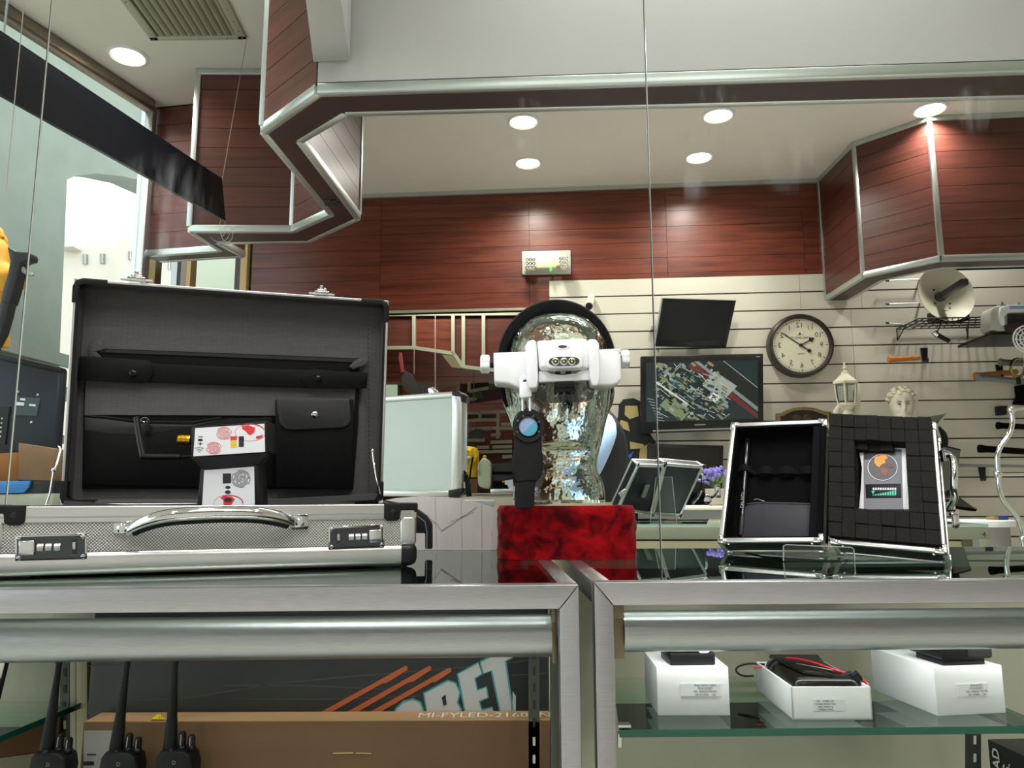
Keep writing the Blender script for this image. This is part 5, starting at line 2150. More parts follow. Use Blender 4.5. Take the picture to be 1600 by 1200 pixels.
# ================================================================== the small open case on its acrylic stand
class Quad:
    def __init__(self, TL, TR, BR, BL):
        self.c = [np.asarray(q, float) for q in (TL, TR, BR, BL)]
        a = (self.c[1] + self.c[2] - self.c[0] - self.c[3])
        b = (self.c[0] + self.c[1] - self.c[2] - self.c[3])
        n = np.cross(a, b)
        n /= np.linalg.norm(n)
        self.n = -n if np.dot(n, self.c[0] - CAM) < 0 else n
        self.right, self.up = a / np.linalg.norm(a), b / np.linalg.norm(b)
        self.W, self.H = np.linalg.norm(a) / 2, np.linalg.norm(b) / 2
        self.pl = PL(sum(self.c) / 4, self.n)

    def p(self, u, v, w=0.0):
        TL, TR, BR, BL = self.c
        return (TL * (1 - u) + TR * u) * (1 - v) + (BL * (1 - u) + BR * u) * v + self.n * w

    def box(self, mb, u0, u1, v0, v1, w0, w1):
        return mb.hexa([self.p(u0, v1, w0), self.p(u1, v1, w0), self.p(u1, v1, w1), self.p(u0, v1, w1), self.p(u0, v0, w0), self.p(u1, v0, w0), self.p(u1, v0, w1), self.p(u0, v0, w1)])


M_fab = mat('black_fabric', '08080a', .85, spec=.1, bump=.2, bscale=500)
M_pcase = mat('black_case_panel', '0e0e10', .5, spec=.3)


def half_shell(q, t, T, hinge, w=.0062):
    """aluminium-edged half of a case; face at depth 0, outer panel at depth T"""
    du, dv = w / q.W, w / q.H
    for (a, b, c, d) in ((0, 1, 0, dv), (0, 1, 1 - dv, 1), (0, du, 0, 1), (1 - du, 1, 0, 1)):
        for w0, w1 in ((0, .0055), (T - .0055, T)):
            mb = MB()
            q.box(mb, a, b, c, d, w0, w1)
            inner = (a, b) == ((1 - du, 1) if hinge else (0, du))
            mb.build('hinge_lining' if inner else 'edge_rail', M_fab if inner else M_satin, t, bevel=.0012)
        mb = MB()
        e = .0015
        a2, b2 = (a + e / q.W, b - e / q.W)
        c2, d2 = (c + e / q.H, d - e / q.H)
        q.box(mb, a2, b2, c2, d2, .0055, T - .0055)
        mb.build('side_panel', M_pcase, t)
    mb = MB()
    q.box(mb, du * .8, 1 - du * .8, dv * .8, 1 - dv * .8, T - .004, T - .001)
    mb.build('back_panel', M_pcase, t)
    for u in (0, 1):
        for v in (0, 1):
            u0, u1 = (-.0012 / q.W, .011 / q.W) if u == 0 else (1 - .011 / q.W, 1 + .0012 / q.W)
            v0, v1 = (-.0012 / q.H, .011 / q.H) if v == 0 else (1 - .011 / q.H, 1 + .0012 / q.H)
            for w0, w1 in ((-.001, .006), (T - .006, T + .001)):
                mb = MB()
                q.box(mb, u0, u1, v0, v1, w0, w1)
                if w0 < 0:
                    # only a bent strip along the two edges, the inside stays open
                    mb = MB()
                    q.box(mb, u0, u1, (v0 if v == 0 else v1 - .0066 / q.H), (v0 + .0066 / q.H if v == 0 else v1), w0, w1)
                    q.box(mb, (u0 if u == 0 else u1 - .0066 / q.W), (u0 + .0066 / q.W if u == 0 else u1), v0, v1, w0, w1)
                mb.build('corner_cap', M_chrome, t, bevel=.0015)
            mb = MB()
            uu, ud = (-.0012 / q.W, .005 / q.W) if u == 0 else (1 - .005 / q.W, 1 + .0012 / q.W)
            vv, vd = (-.0012 / q.H, .005 / q.H) if v == 0 else (1 - .005 / q.H, 1 + .0012 / q.H)
            q.box(mb, uu, ud, vv, vd, 0, T)
            mb.build('corner_post', M_satin, t, bevel=.0022)
            # rivet under / over the corner
            if v == 1:
                c = q.p((.013 / q.W if u == 0 else 1 - .013 / q.W), 1, .004) + (q.p(0, 1) - q.p(0, 0)) / q.H * .0014
                mb = MB()
                mb.ell(c, (.0022, .0022, .0016), 10, 6)
                mb.build('rivet', M_chrome, t)


QL = Quad(at(1143, 661, 1.125), at(1291, 655, 1.055), at(1285, 846, .985), at(1122, 847, 1.055))
QR = Quad(at(1299, 654, 1.030), at(1461, 660, .955), at(1478, 864, .885), at(1298, 848, .965))
sc_ = thing('tool_case', 'small open black case with bright metal edges, foam and pen loops, facing out', 'case', at(1290, 870, .98) * np.array([1, 1, 0]) + EZ * ZT)
half_shell(QL, sc_, .036, 1)
half_shell(QR, sc_, .036, 0)
mb = MB()
QL.box(mb, .05, .95, .035, .965, .028, .031)
mb.build('lining', M_fab, sc_)
mb = MB()
for a in ((.05, .06, .035, .965), (.94, .95, .035, .965)):
    QL.box(mb, *a, .002, .030)
QL.box(mb, .05, .95, .035, .045, .002, .030)
QL.box(mb, .05, .95, .955, .965, .002, .030)
mb.build('lining_wall', M_fab, sc_)
mb = MB()
QL.box(mb, .865, .945, .03, .97, .003, .028)
mb.build('padding', mat('soft_padding', '121216', .9, spec=.1), sc_, bevel=.002)
# elastic loops
lpw = PL(QL.p(.5, .5, .019), QL.n)
pts_t, pts_b = [], []
edges = [1150, 1180, 1212, 1246, 1278]
mb = MB()
for i in range(4):
    e0, e1 = edges[i], edges[i + 1]
    col = []
    for k in range(9):
        s = k / 8
        x = e0 + (e1 - e0) * s
        bul = math.sin(math.pi * s)
        yt = 735 - 8 * bul
        yb = 739.5 - 2.5 * bul
        if i == 0:
            yt, yb = 733 - 10 * bul + 4 * s, 736 - 5 * bul + 4 * s
        wdep = .007 - .011 * bul
        col.append((lpw.px(x, yt, wdep), lpw.px(x, yb + 2, wdep)))
    for (a, b), (c, d) in zip(col[:-1], col[1:]):
        mb.add([a, b, d, c, a + QL.n * .0008, b + QL.n * .0008, d + QL.n * .0008, c + QL.n * .0008], [(0, 1, 2, 3), (4, 7, 6, 5), (0, 3, 7, 4), (1, 5, 6, 2)])
mb.build('elastic_loop', mat('elastic_band', '161618', .85, spec=.1), sc_)
mb = MB()
mb.pxp(lpw, [(1164, 790), (1176, 785), (1277, 786), (1276, 838), (1262, 841), (1158, 842), (1160, 812)], -.002, .006)
pk = mb.build('zip_pocket', mat('grey_nylon', '303038', .55, spec=.3, bump=.8, bscale=25), sc_, bevel=.002)
mb = MB()
stroke(mb, [lpw.px(x, y, -.003) for x, y in ((1167, 787), (1185, 785), (1277, 787))], .0016, QL.n)
mb.build('zip', M_ink, pk)
mb = MB()
mb.tube([lpw.px(1178, 781, -.004), lpw.px(1184, 780, -.004), lpw.px(1195, 784, -.004)], .0009, n=6)
mb.build('zip_tab', M_chrome, pk)
# clasp on the left edge
mb = MB()
q = YP(1.09)
mb.pxp(q, [(1119, 757), (1126, 758), (1127, 778), (1119, 778)], -.006, .004)
c_ = mb.build('clasp', M_chrome, sc_, bevel=.001)
mb = MB()
mb.tube([q.px(1121, 766, -.005), q.px(1116, 773, -.012), q.px(1112, 777, -.016)], .0022, n=10)
mb.build('clasp_link', M_chrome, c_)
mb = MB()
mb.pxp(YP(1.068), [(1104, 772), (1110, 774), (1113, 783), (1107, 789), (1100, 783)], 0, .004)
mb.build('clasp_tongue', M_chrome, c_, bevel=.0012)
# foam blocks around the cut-out
us = [-.014, .117, .239, .358, .478, .598, .722, .848, .972]
vs_ = [-.025, .085, .192, .30, .42, .545, .655, .738, .855, .962]
for j in range(9):
    for i in range(8):
        if 2 <= i <= 5 and 2 <= j <= 6:
            if not (j == 2):
                continue
        f = -.0055 + random.uniform(-.001, .001)
        u0, u1, v0, v1 = us[i], us[i + 1], vs_[j], vs_[j + 1]
        if j == 2 and 2 <= i <= 5:
            if i == 5:
                continue
            f = .004 + .003 * (i % 2)
            v1 = v0 + .05
        r = lambda: random.choice((0, .0008, .0012, .0022))
        mb = MB()
        QR.box(mb, u0 + r(), u1 - r(), v0 + r(), v1 - r(), f, .029)
        mb.build('foam_block', M_foam, sc_, bevel=.0005, seg=1)
mb = MB()
QR.box(mb, .03, .97, .03, .97, .0285, .031)
mb.build('lining', M_fab, sc_)
# chrome handle and catch on the right
HP = YP(.955)
mb = MB()
mb.tube(bez([HP.px(1478, 712), HP.px(1488, 716, -.012), HP.px(1491, 735, -.020), HP.px(1490, 760, -.022), HP.px(1491, 778, -.016), HP.px(1484, 792, -.004)], 6), .0042, n=12)
h_ = mb.build('handle', M_chrome, sc_)
for (x, y) in ((1480, 711), (1486, 793)):
    mb = MB()
    mb.pxp(HP, [(x - 6, y - 9), (x + 8, y - 6), (x + 9, y + 8), (x - 3, y + 7)], -.006, .006)
    mb.build('handle_mount', M_chrome, h_, bevel=.0025)
mb = MB()
mb.pxp(HP, [(1484, 797), (1498, 795), (1500, 806), (1487, 806)], -.004, .004)
k_ = mb.build('catch', M_chrome, sc_, bevel=.0012)
mb = MB()
mb.pxp(HP, [(1489, 803), (1499, 802), (1501, 822), (1496, 826), (1490, 824)], -.009, -.004)
mb.build('catch_tongue', M_chrome, k_, bevel=.0015)
mb = MB()
mb.pxp(HP, [(1472, 704), (1477, 700), (1480, 720), (1475, 722)], -.004, .004)
mb.build('catch_hook', M_chrome, k_, bevel=.001)

# pen in the loops
pw = PL(QL.p(.2, .5, .020), QL.n)
pn = thing('pen', 'black pen with white printed lettering held in the elastic loop', 'pen', pw.px(1160, 836))
pa, pb = pw.px(1158, 838), pw.px(1168, 686)
L_ = lambda s: pa + (pb - pa) * s
mb = MB()
mb.tube([L_(.12), L_(.66), L_(.98), L_(1.0)], [.0041, .0041, .0040, .003], n=14)
mb.build('barrel', mat('gloss_black_pen', '131316', .12), pn)
mb = MB()
mb.tube([L_(0), L_(.03), L_(.17), L_(.20)], [.0040, .0050, .0050, .0044], n=14)
mb.build('cap', M_black, pn)
mb = MB()
d_ = (pb - pa) / np.linalg.norm(pb - pa)
sd = np.cross(d_, QL.n)
put_text(mb, 'CAL NO1   ----------', L_(.42) - QL.n * .0045, d_, -sd if sd[0] > 0 else sd, .0062, .95, True)
mb.build('lettering', M_grey, pn)

# detector in the foam
dq = PL(QR.p(.5, .5, .012), QR.n)
fd_ = thing('globe_detector', 'white edged detector with an orange globe and green bars sunk in the foam', 'detector', dq.px(1382, 792))


def gp(name, m, pts, w0, w1, bevel=0.0, parent=None):
    mb = MB()
    mb.pxp(dq, pts, w0, w1)
    return mb.build(name, m, parent or fd_, bevel=bevel)


gp('body', M_white, [(1341, 700), (1421, 698), (1418.5, 720), (1419, 748), (1424, 796), (1341, 796), (1344.5, 762), (1346, 730)], 0, .014, .0018)
gp('side_shell', M_black, [(1418, 700), (1426, 706), (1431, 760), (1431, 796), (1422, 796), (1418, 750)], .004, .016, .001)
fp_ = gp('front_plate', mat('graphite_plate', '56565f', .35), [(1349, 703.5), (1408, 702), (1411, 796), (1350, 796)], -.0012, .0005)
gp('painted_shadow', M_ink, [(1350, 704.5), (1386, 703.5), (1386, 713), (1364, 713.5), (1364, 717), (1350, 718)], -.0014, -.0012, 0, fp_)  # dark stepped patch: a shadow painted onto the plate
ci = lambda cx, cy, rx, ry, n=32: [(cx + rx * math.cos(2 * math.pi * k / n), cy + ry * math.sin(2 * math.pi * k / n)) for k in range(n)]
gl = gp('globe_print', mat('globe_dark', '332c33', .35), ci(1379, 730, 22.5, 20), -.0017, -.0013, 0, fp_)
mb = MB()
stroke(mb, [dq.px(x, y, -.0019) for x, y in ci(1379, 730, 23, 20.4)], .0007, dq.n, closed=True)
mb.build('globe_ring', M_paper, gl)
gp('continent', mat('globe_orange', 'f0930f', .4), [(1367, 714), (1377, 711), (1385, 711), (1387, 716), (1382, 719), (1384, 723), (1377, 726), (1374, 730), (1370, 728), (1366, 722)], -.0021, -.0017, 0, gl)
gp('continent', mat('globe_rust', '8a3d20', .4), [(1377, 731), (1385, 733), (1388, 737), (1384, 744), (1379, 742), (1376, 736)], -.0021, -.0017, 0, gl)
gp('continent', mat('globe_brown', '5b2b24', .4), [(1386, 722), (1393, 724), (1397, 730), (1390, 731), (1382, 728)], -.0021, -.0017, 0, gl)
dsp = gp('display', mat('display_black', '10121a', .45, spec=.2), [(1352, 756.5), (1407.5, 755.5), (1408, 777.5), (1353, 778)], -.0018, -.0012, .0002, fp_)
mb, m2 = MB(), MB()
for k in range(10):
    x = 1363.5 + k * 3.8
    mb.pxp(dq, [(x, 762), (x + 2.6, 762), (x + 2.6, 765.4), (x, 765.4)], -.0021, -.0018)
    h = 1 + k * .75
    m2.pxp(dq, [(x, 774 - h), (x + 2.6, 774 - h), (x + 2.6, 774), (x, 774)], -.0021, -.0018)
m2.pxp(dq, [(1361.5, 767), (1367, 767), (1364, 772)], -.0021, -.0018)
mb.build('white_bars', M_paper, dsp, kind='stuff')
m2.build('green_bars', mat('teal_bar', '2ec4a0', .4), dsp, kind='stuff')
mb = MB()
mb.lathe([(.0075, 0), (.0082, .002), (.0078, .005), (.0082, .008), (.0070, .011)], dq.px(1405, 699, .006), axis=QR.up, n=20)
mb.build('aerial_socket', mat('aged_gold', '9a7224', .3, 1.0), fd_)

# acrylic easel
es = thing('acrylic_stand', 'clear acrylic stand whose front lip shows below the small open case', 'stand', at(1280, 872, .95) * np.array([1, 1, 0]) + EZ * ZT)
EP = YP(.93)
mb = MB()
P = [EP.px(1224, 853), EP.px(1228, 851), EP.px(1330, 855), EP.px(1334, 858), EP.px(1335, 876), EP.px(1224, 876)]
for k in (4, 5):
    P[k][2] = ZT + .0005
mb.prism(P, (0, .003, 0))
mb.build('front_lip', M_acr, es)
mb = MB()
stroke(mb, [p - np.array([0, .0004, 0]) for p in (P[5], P[0], P[1], P[2], P[3], P[4])], .0011, EP.n)
mb.build('polished_edge', M_acre, es)
mb = MB()
mb.box2((P[5][0], .933, ZT + .0003), (P[4][0], 1.21, ZT + .0010))
mb.build('base', M_acr, es)
mb = MB()
B0 = np.array([(P[5][0] + P[4][0]) / 2, 1.17, ZT + .0035])
mb.prism([B0 + np.array([-.045, 0, 0]), B0 + np.array([.045, 0, 0]), B0 + np.array([.02, .05, .125]), B0 + np.array([-.02, .05, .125])], (0, .003, 0))
mb.build('back_rest', M_acr, es)

# ================================================================== things in the room beyond
# the counter's mirror image, built as a second counter, back towards us
def counter_far():
    b0, b1 = 2.225, 2.72
    a0 = ab(560, 830, b0)[0] - 1.4
    a1 = ab(1545, 830, b0)[0]
    t = thing('display_counter', 'long display counter in the mirrored room with grey metal rail and cream panels', 'display case', rp((a0 + a1) / 2, (b0 + b1) / 2, 0))
    M_rail2 = mat('grey_green_rail', '9a9d8c', .45, .3)
    mb = MB()
    mb.fbox(RF, (a0, b0 + .002, ZT - .007), (a1, b1, ZT - .0005))
    mb.build('glass_top', M_top, t)
    mb = MB()
    mb.fbox(RF, (a0, b0, ZT - .007), (a1, b0 + .002, ZT - .0005))
    mb.build('glass_edge', M_edge_l, t)
    for nm, z0, z1, m, d in (('back_rail', ZT - .042, ZT - .008, M_rail2, 0), ('dark_gap', ZT - .047, ZT - .042, M_ink, .006), ('cream_panel', .25, ZT - .047, mat('cream_door', 'a9a381', .5), .004), ('plinth', 0, .25, M_grey, 0)):
        mb = MB()
        mb.fbox(RF, (a0, b0 + d, z0), (a1, b1 - .01, z1) if nm != 'cream_panel' else (a1, b0 + .02, z1))
        if nm == 'back_rail':
            mb = MB()
            mb.fbox(RF, (a0, b0, z0), (a1, b0 + .02, z1))
            mb.fbox(RF, (a0, b1 - .02, z0), (a1, b1, z1))
        if nm == 'dark_gap':  # dark line between rail and panel
            mb = MB()
            mb.fbox(RF, (a0, b0 + d, z0), (a1, b0 + .018, z1))
        mb.build(nm, m, t, bevel=.001)
    mb = MB()
    mb.fbox(RF, (a1 - .028, b0 - .002, .2), (a1, b0 + .02, ZT - .0405))
    pst = mb.build('end_post', M_rail2, t, bevel=.001)
    mb = MB()
    put_text(mb, '4', rp(a1 - .014, b0 - .003, .995), EX, EZ, .02)
    mb.build('numeral', M_ink, pst)
    mb = MB()
    mb.fbox(RF, (a1 - .072, b0 + .001, .2), (a1 - .045, b0 + .006, ZT - .042))
    mb.build('door_edge', mat('dark_door_edge', '57553c', .5), t)
    mb = MB()
    mb.fbox(RF, (a1 - .045, b0 - .001, .2), (a1 - .028, b0 + .006, ZT - .042))
    mb.build('grey_jamb', M_grey, t)
    return t


counter_far()

# mirror image of the attache case, built again from the back
n_m = np.array([math.sin(YAW), math.cos(YAW), 0])
SPn = PL(at(720, 700, 2.27), n_m)
t = thing('briefcase', 'silver attache case mirrored behind the counter, seen from its plain back panel', 'briefcase', np.array([*SPn.px(655, 700)[:2], ZT]))


def sp(name, m, pts, w0, w1, bevel=0, parent=None):
    mb = MB()
    mb.pxp(SPn, pts, w0, w1)
    return mb.build(name, m, parent or t, bevel=bevel)


sp('lid_panel', M_silverpanel, [(520, 631), (708, 618), (706, 770), (520, 770)], .004, .04)
sp('lid_rail', M_satin, [(520, 625), (706, 611.5), (720, 615), (720, 622), (708, 621), (520, 634)], -.002, .05, .006)
sp('lid_rail', M_satin, [(704, 612), (717, 612), (722, 618), (721, 770), (716, 776), (703, 776), (705, 640)], -.002, .05, .008)
sp('lid_rail', M_satin, [(520, 765), (706, 766), (706, 776), (520, 776)], -.002, .05, .006)
sp('corner_cap', M_black, [(705, 612), (717, 611), (723, 616), (723, 628), (720, 628), (719, 620), (706, 618)], -.004, .052, .003)
sp('corner_cap', M_black, [(700, 766), (722, 762), (722, 772), (716, 778), (700, 777)], -.004, .052, .003)
mb = MB()
q0 = SPn.px(520, 770, .0)
q1 = SPn.px(722, 770, .0)
q0[2] = q1[2] = ZT + .004
mb.prism([q0, q1, q1 + n_m * .30, q0 + n_m * .30], (0, 0, .064))
mb.build('base', M_satin, t, bevel=.004)
mb = MB()
mb.pxp(SPn, [(668, 607), (676, 604), (684, 612), (680, 617), (670, 616)], .03, .05)
mb.build('catch', M_chrome, t, bevel=.002)
mb = MB()
stt = [SPn.px(x, y, .02) for x, y in ((720, 735), (727, 742), (731, 755), (733, 776))]
for a, b in zip(stt[:-1], stt[1:]):
    mb.bar(a, b, .016, .004, up=n_m)
mb.build('strap', M_leather, t)

# mirror image of the small case, built again from its back
TY = lambda x, y, Y: at(x, y, Y)
qa = Quad(TY(997, 726, 2.345), TY(1038, 727, 2.41), TY(1018, 804, 2.48), TY(964, 797, 2.415))
qb = Quad(TY(1039, 724, 2.41), TY(1099, 729, 2.50), TY(1063, 806, 2.57), TY(1020, 804, 2.48))
t = thing('tool_case', 'small black metal-edged case mirrored behind the counter, seen from behind, leaning', 'case', np.array([*TY(1020, 805, 2.47)[:2], ZT]))
for q in (qa, qb):
    du, dv = .0065 / q.W, .0065 / q.H
    mb = MB()
    q.box(mb, 0, 1, 0, 1, .002, .034)
    mb.build('shell', M_pcase, t, bevel=.002)
    for (a, b, c, d) in ((0, 1, 0, dv), (0, 1, 1 - dv, 1), (0, du, 0, 1), (1 - du, 1, 0, 1)):
        for w0, w1 in ((-.001, .006), (.030, .037)):
            mb = MB()
            q.box(mb, a - .01, b + .01, c - .01, d + .01, w0, w1)
            mb.build('edge_rail', M_satin, t, bevel=.0012)
    for u in (0, 1):
        for v in (0, 1):
            mb = MB()
            q.box(mb, u - .05, u + .05, v - .04, v + .04, -.002, .006)
            mb.build('corner_cap', M_chrome, t, bevel=.002)
            mb = MB()
            q.box(mb, u - .03, u + .03, v - .02, v + .02, .004, .034)
            mb.build('corner_post', M_satin, t, bevel=.002)
mb = MB()
mb.pxp(qa.pl, [(1009, 758), (1016, 757), (1008, 778), (1002, 777)], -.003, .001)
mb.build('name_plate', mat('brushed_plate', '85857f', .4, .8), t)
mb = MB()
mb.tube(bez([TY(1094, 738, 2.52), TY(1098, 745, 2.5), TY(1095, 770, 2.52), TY(1083, 786, 2.55)], 5), .006, n=8)
mb.build('handle', M_chrome, t)
mb = MB()
mb.pxp(YP(2.36), [(966, 770), (977, 763), (979, 768), (970, 779)], 0, .01)
mb.build('clasp', M_chrome, t, bevel=.002)
t = thing('acrylic_stand', 'clear acrylic easel in front of the mirrored small black case', 'stand', np.array([*TY(1040, 815, 2.34)[:2], ZT]))
AP = YP(2.335)
pa_ = [AP.px(x, y) for x, y in ((1025, 746), (1050, 745), (1057, 816), (1016, 816))]
mb = MB()
mb.prism(pa_, (0, .004, 0))
mb.build('back_rest', M_acr, t)
mb = MB()
stroke(mb, [p - np.array([0, .001, 0]) for p in pa_], .0016, AP.n, closed=True)
mb.build('polished_edge', M_acre, t)
mb = MB()
lo, hi = AP.px(1000, 812), AP.px(1066, 812)
mb.box2((lo[0], 2.34, ZT + .0003), (hi[0], 2.60, ZT + .004))
mb.build('base', M_acr, t)

# hanging signboard and its cords
FARr, FARl = at(347, 279, 2.9), at(352.5, 345, 2.9)
NRr, NRl = at(0, 47, 1.915), at(0, 147, 1.915)
e1, e2 = NRr + (NRr - FARr) * .07, NRl + (NRl - FARl) * .07
t = thing('hanging_sign', 'long dark navy signboard hung on thin cords across the window', 'sign', (FARr + e1) / 2)
mb = MB()
mb.prism([e1, FARr, FARl, e2], (-.012, 0.002, 0))
mb.build('board', mat('navy_board', '15181e', .3, noise=.15, nscale=2), t)
M_cord = mat('thin_cord', 'b9aea2', .6)
mb = MB()
mb.tube([FARr + np.array([.0, 0, -.012]), np.array([*rp(-1.415, 3.045, 0)[:2], ZC])], .0012, n=6)
mb.build('cord', M_cord, t)
mb = MB()
nrp = at(9, 300, 1.80)
mb.tube([nrp, np.array([nrp[0], nrp[1], ZC])], .0011, n=6)
mb.build('cord', M_cord, t)
for (x, y, rx, ry) in ((347.5, 355, 4.5, 14), (355, 366, 9, 12), (343, 362, 16, 16)):
    mb = MB()
    a0, a1 = (0, 2 * math.pi) if rx < 10 else (.2, 2.6)
    mb.tube([at(x + rx * math.cos(a0 + (a1 - a0) * k / 20), y + ry * math.sin(a0 + (a1 - a0) * k / 20), 2.9) for k in range(21)], .0009, n=5)
    mb.build('cord_loop', M_cord, t)

# ceiling fittings
M_lampface = mat('lit_lamp', 'ffffff', .5, emit='fff6e4', estr=9.0)
for i, (a, b) in enumerate(DOWN):
    lb = ['recessed downlight near the storefront window beside the air grille', 'recessed downlight above the glass head, nearer of the two there', 'recessed downlight above the glass head, farther one close to the planked wall',
          'recessed downlight over the black monitor, nearer of the two there', 'recessed downlight over the black monitor, farther one close to the planked wall', 'recessed downlight lighting the angled bulkhead planks'][i]
    c = rp(a, b, ZC)
    t = thing('downlight', lb, 'ceiling light', c)
    mb = MB()
    R = .088
    mb.lathe([(R, 0), (R, -.006), (R - .012, -.010), (R - .020, -.004), (R - .024, .0)], c, n=36)
    mb.build('trim_ring', M_white, t)
    mb = MB()
    mb.lathe([(.0005, -.002), (R - .022, -.002), (R - .022, -.0005), (.0005, -.0005)], c, n=32)
    mb.build('lens', M_lampface, t)
# air grille
cs = [pix for pix in ((187, 0), (236, 64), (386, 62), (355, 0))]
g = [atz(x, y, ZC - .012) for x, y in cs]
g = [g[0] + (g[0] - g[1]) * .9, g[1], g[2], g[3] + (g[3] - g[2]) * .9]
t = thing('air_grille', 'large metal return air grille set in the ceiling by the signboard', 'vent', sum(g) / 4)
L4 = lambda u, v, z=0: (g[0] * (1 - u) + g[3] * u) * (1 - v) + (g[1] * (1 - u) + g[2] * u) * v + EZ * z
M_grille = mat('grille_paint', 'b2b1a0', .45)
for (u0, u1, v0, v1) in ((0, 1, .95, 1), (0, 1, 0, .05), (0, .09, 0, 1), (.91, 1, 0, 1)):
    mb = MB()
    mb.hexa([L4(u0, v0, 0), L4(u1, v0, 0), L4(u1, v1, 0), L4(u0, v1, 0), L4(u0, v0, .011), L4(u1, v0, .011), L4(u1, v1, .011), L4(u0, v1, .011)])
    mb.build('frame', M_grille, t, bevel=.003)
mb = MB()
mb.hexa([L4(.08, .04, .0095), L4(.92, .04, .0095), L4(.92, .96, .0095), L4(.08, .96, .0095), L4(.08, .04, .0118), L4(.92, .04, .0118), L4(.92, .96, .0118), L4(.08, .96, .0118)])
mb.build('duct_shadow', mat('shaded_duct', '6d6b58', .8), t)  # dark sheet behind the louvers, the duct's shade put into its colour
for k in range(11):
    u = .125 + k * .075
    mb = MB()
    mb.hexa([L4(u, .05, .001), L4(u + .012, .05, .001), L4(u + .012, .95, .001), L4(u, .95, .001), L4(u + .022, .05, .010), L4(u + .034, .05, .010), L4(u + .034, .95, .010), L4(u + .022, .95, .010)])
    mb.build('louver', M_grille, t)
for (u, v) in ((.04, .975), (.96, .975), (.04, .5), (.955, .6), (.955, .75), (.955, .88), (.8, .975), (.85, .975)):
    mb = MB()
    mb.ell(L4(u, v, -.001), (.004, .004, .002), 8, 6)
    mb.build('screw', M_grey, t)

# ------------------------------------------------------------------ on the far wall
W = FWALL


def wp(name, m, pts, w0, w1, parent, bevel=0.0, plane=None):
    mb = MB()
    mb.pxp(plane or W, pts, w0, w1)
    return mb.build(name, m, parent, bevel=bevel)


rect = lambda x0, y0, x1, y1: [(x0, y0), (x1, y0), (x1, y1), (x0, y1)]
# emergency light
t = thing('emergency_light', 'ivory emergency light with two square lamp heads on the planked wall', 'emergency light', W.px(853, 410))
fr_ = wp('back_frame', mat('grey_frame', 'b9bab2', .45), [(815, 392), (892, 390.5), (892, 428), (815.5, 429)], -.02, -.001, t, .008)
bd = wp('body', M_ivory, [(826, 400), (832, 397), (868, 397), (876, 400), (874, 413), (868, 418), (836, 419), (828, 413)], -.07, -.015, t, .008)
wp('indicator', mat('green_indicator', '3fd04a', .4, emit='35e048', estr=2.0), rect(859, 418, 862, 423), -.074, -.06, t)
for c, rxy in (((829, 411), (9, 10)), ((880.5, 409), (8, 10))):
    x, y = c
    rx, ry = rxy
    hdp = wp('lamp_head', M_ivory, [(x - rx, y - ry * .6), (x - rx * .6, y - ry), (x + rx * .6, y - ry), (x + rx, y - ry * .6), (x + rx, y + ry * .5), (x + rx * .5, y + ry), (x - rx * .6, y + ry), (x - rx, y + ry * .6)], -.105, -.06, t, .004)
    for i in range(3):
        for j in range(3):
            mb = MB()
            mb.lathe([(.0105, 0), (.0105, .003), (.006, .004), (.001, .002)], W.px(x + (i - 1) * rx * .58, y + (j - 1) * ry * .58, -.105), axis=-EY, n=12)
            mb.build('reflector_cup', mat('lamp_cup', 'd8d8d6', .12, .9) if 'lamp_cup' not in bpy.data.materials else bpy.data.materials['lamp_cup'], hdp)
# bullet camera
t = thing('security_camera', 'small white bullet camera fixed to the slatwall above the head strap', 'camera', W.px(922, 466))
mb = MB()
mb.tube([W.px(924, 464, -.05), W.px(920.5, 478, -.17)], .024, n=18)
b_ = mb.build('barrel', M_ivory, t)
mb = MB()
mb.tube([W.px(920.6, 477.5, -.168), W.px(920.3, 479.5, -.182)], .021, n=18)
mb.build('lens', M_black, t)
mb = MB()
mb.tube([W.px(926, 470, 0), W.px(925, 466, -.06)], [.022, .014], n=14)
mb.build('bracket', M_ivory, t)
# upper monitor
MPn = BP(4.70)
t = thing('monitor', 'blank black monitor tilted forward above the lit television', 'monitor', MPn.px(1088, 505))
M_bez = mat('bezel_black', '131416', .3)
fo = [(1034.5, 465.5), (1150.5, 469), (1134.5, 543.5), (1022, 541.5)]
P = [MPn.px(fo[0][0], fo[0][1], -.02), MPn.px(fo[1][0], fo[1][1], -.02), MPn.px(fo[2][0], fo[2][1], .05), MPn.px(fo[3][0], fo[3][1], .05)]
mq = Quad(*P)
mb = MB()
mq.box(mb, 0, 1, 0, 1, 0, .035)
mb.build('case', M_bez, t, bevel=.004)
mb = MB()
mq.box(mb, .0, 1, -.004, .012, -.002, .035)
mq.box(mb, -.006, .012, 0, 1, -.002, .035)
mb.build('silver_edge', M_alu, t, kind='stuff')
mb = MB()
mq.box(mb, .05, .95, .06, .86, -.0012, .001)
mb.build('screen', mat('dark_screen', '0b0d10', .12), t)
mb = MB()
mq.box(mb, .455, .545, .925, .94, -.001, .001)
mb.build('badge', mat('dim_badge', '4b4e50', .4), t)
mb = MB()
mb.tube([mq.p(.5, .5, .035), W.px(1085, 500)], .03, n=12)
mb.build('wall_mount', M_black, t)
mb = MB()
mb.tube([W.px(1028, 544, -.14), W.px(1029, 550, -.10)], .003, n=6)
mb.build('cable', M_black, t)
wp('wall_plate', M_grey, rect(1018, 509, 1024, 515), -.03, 0, t)

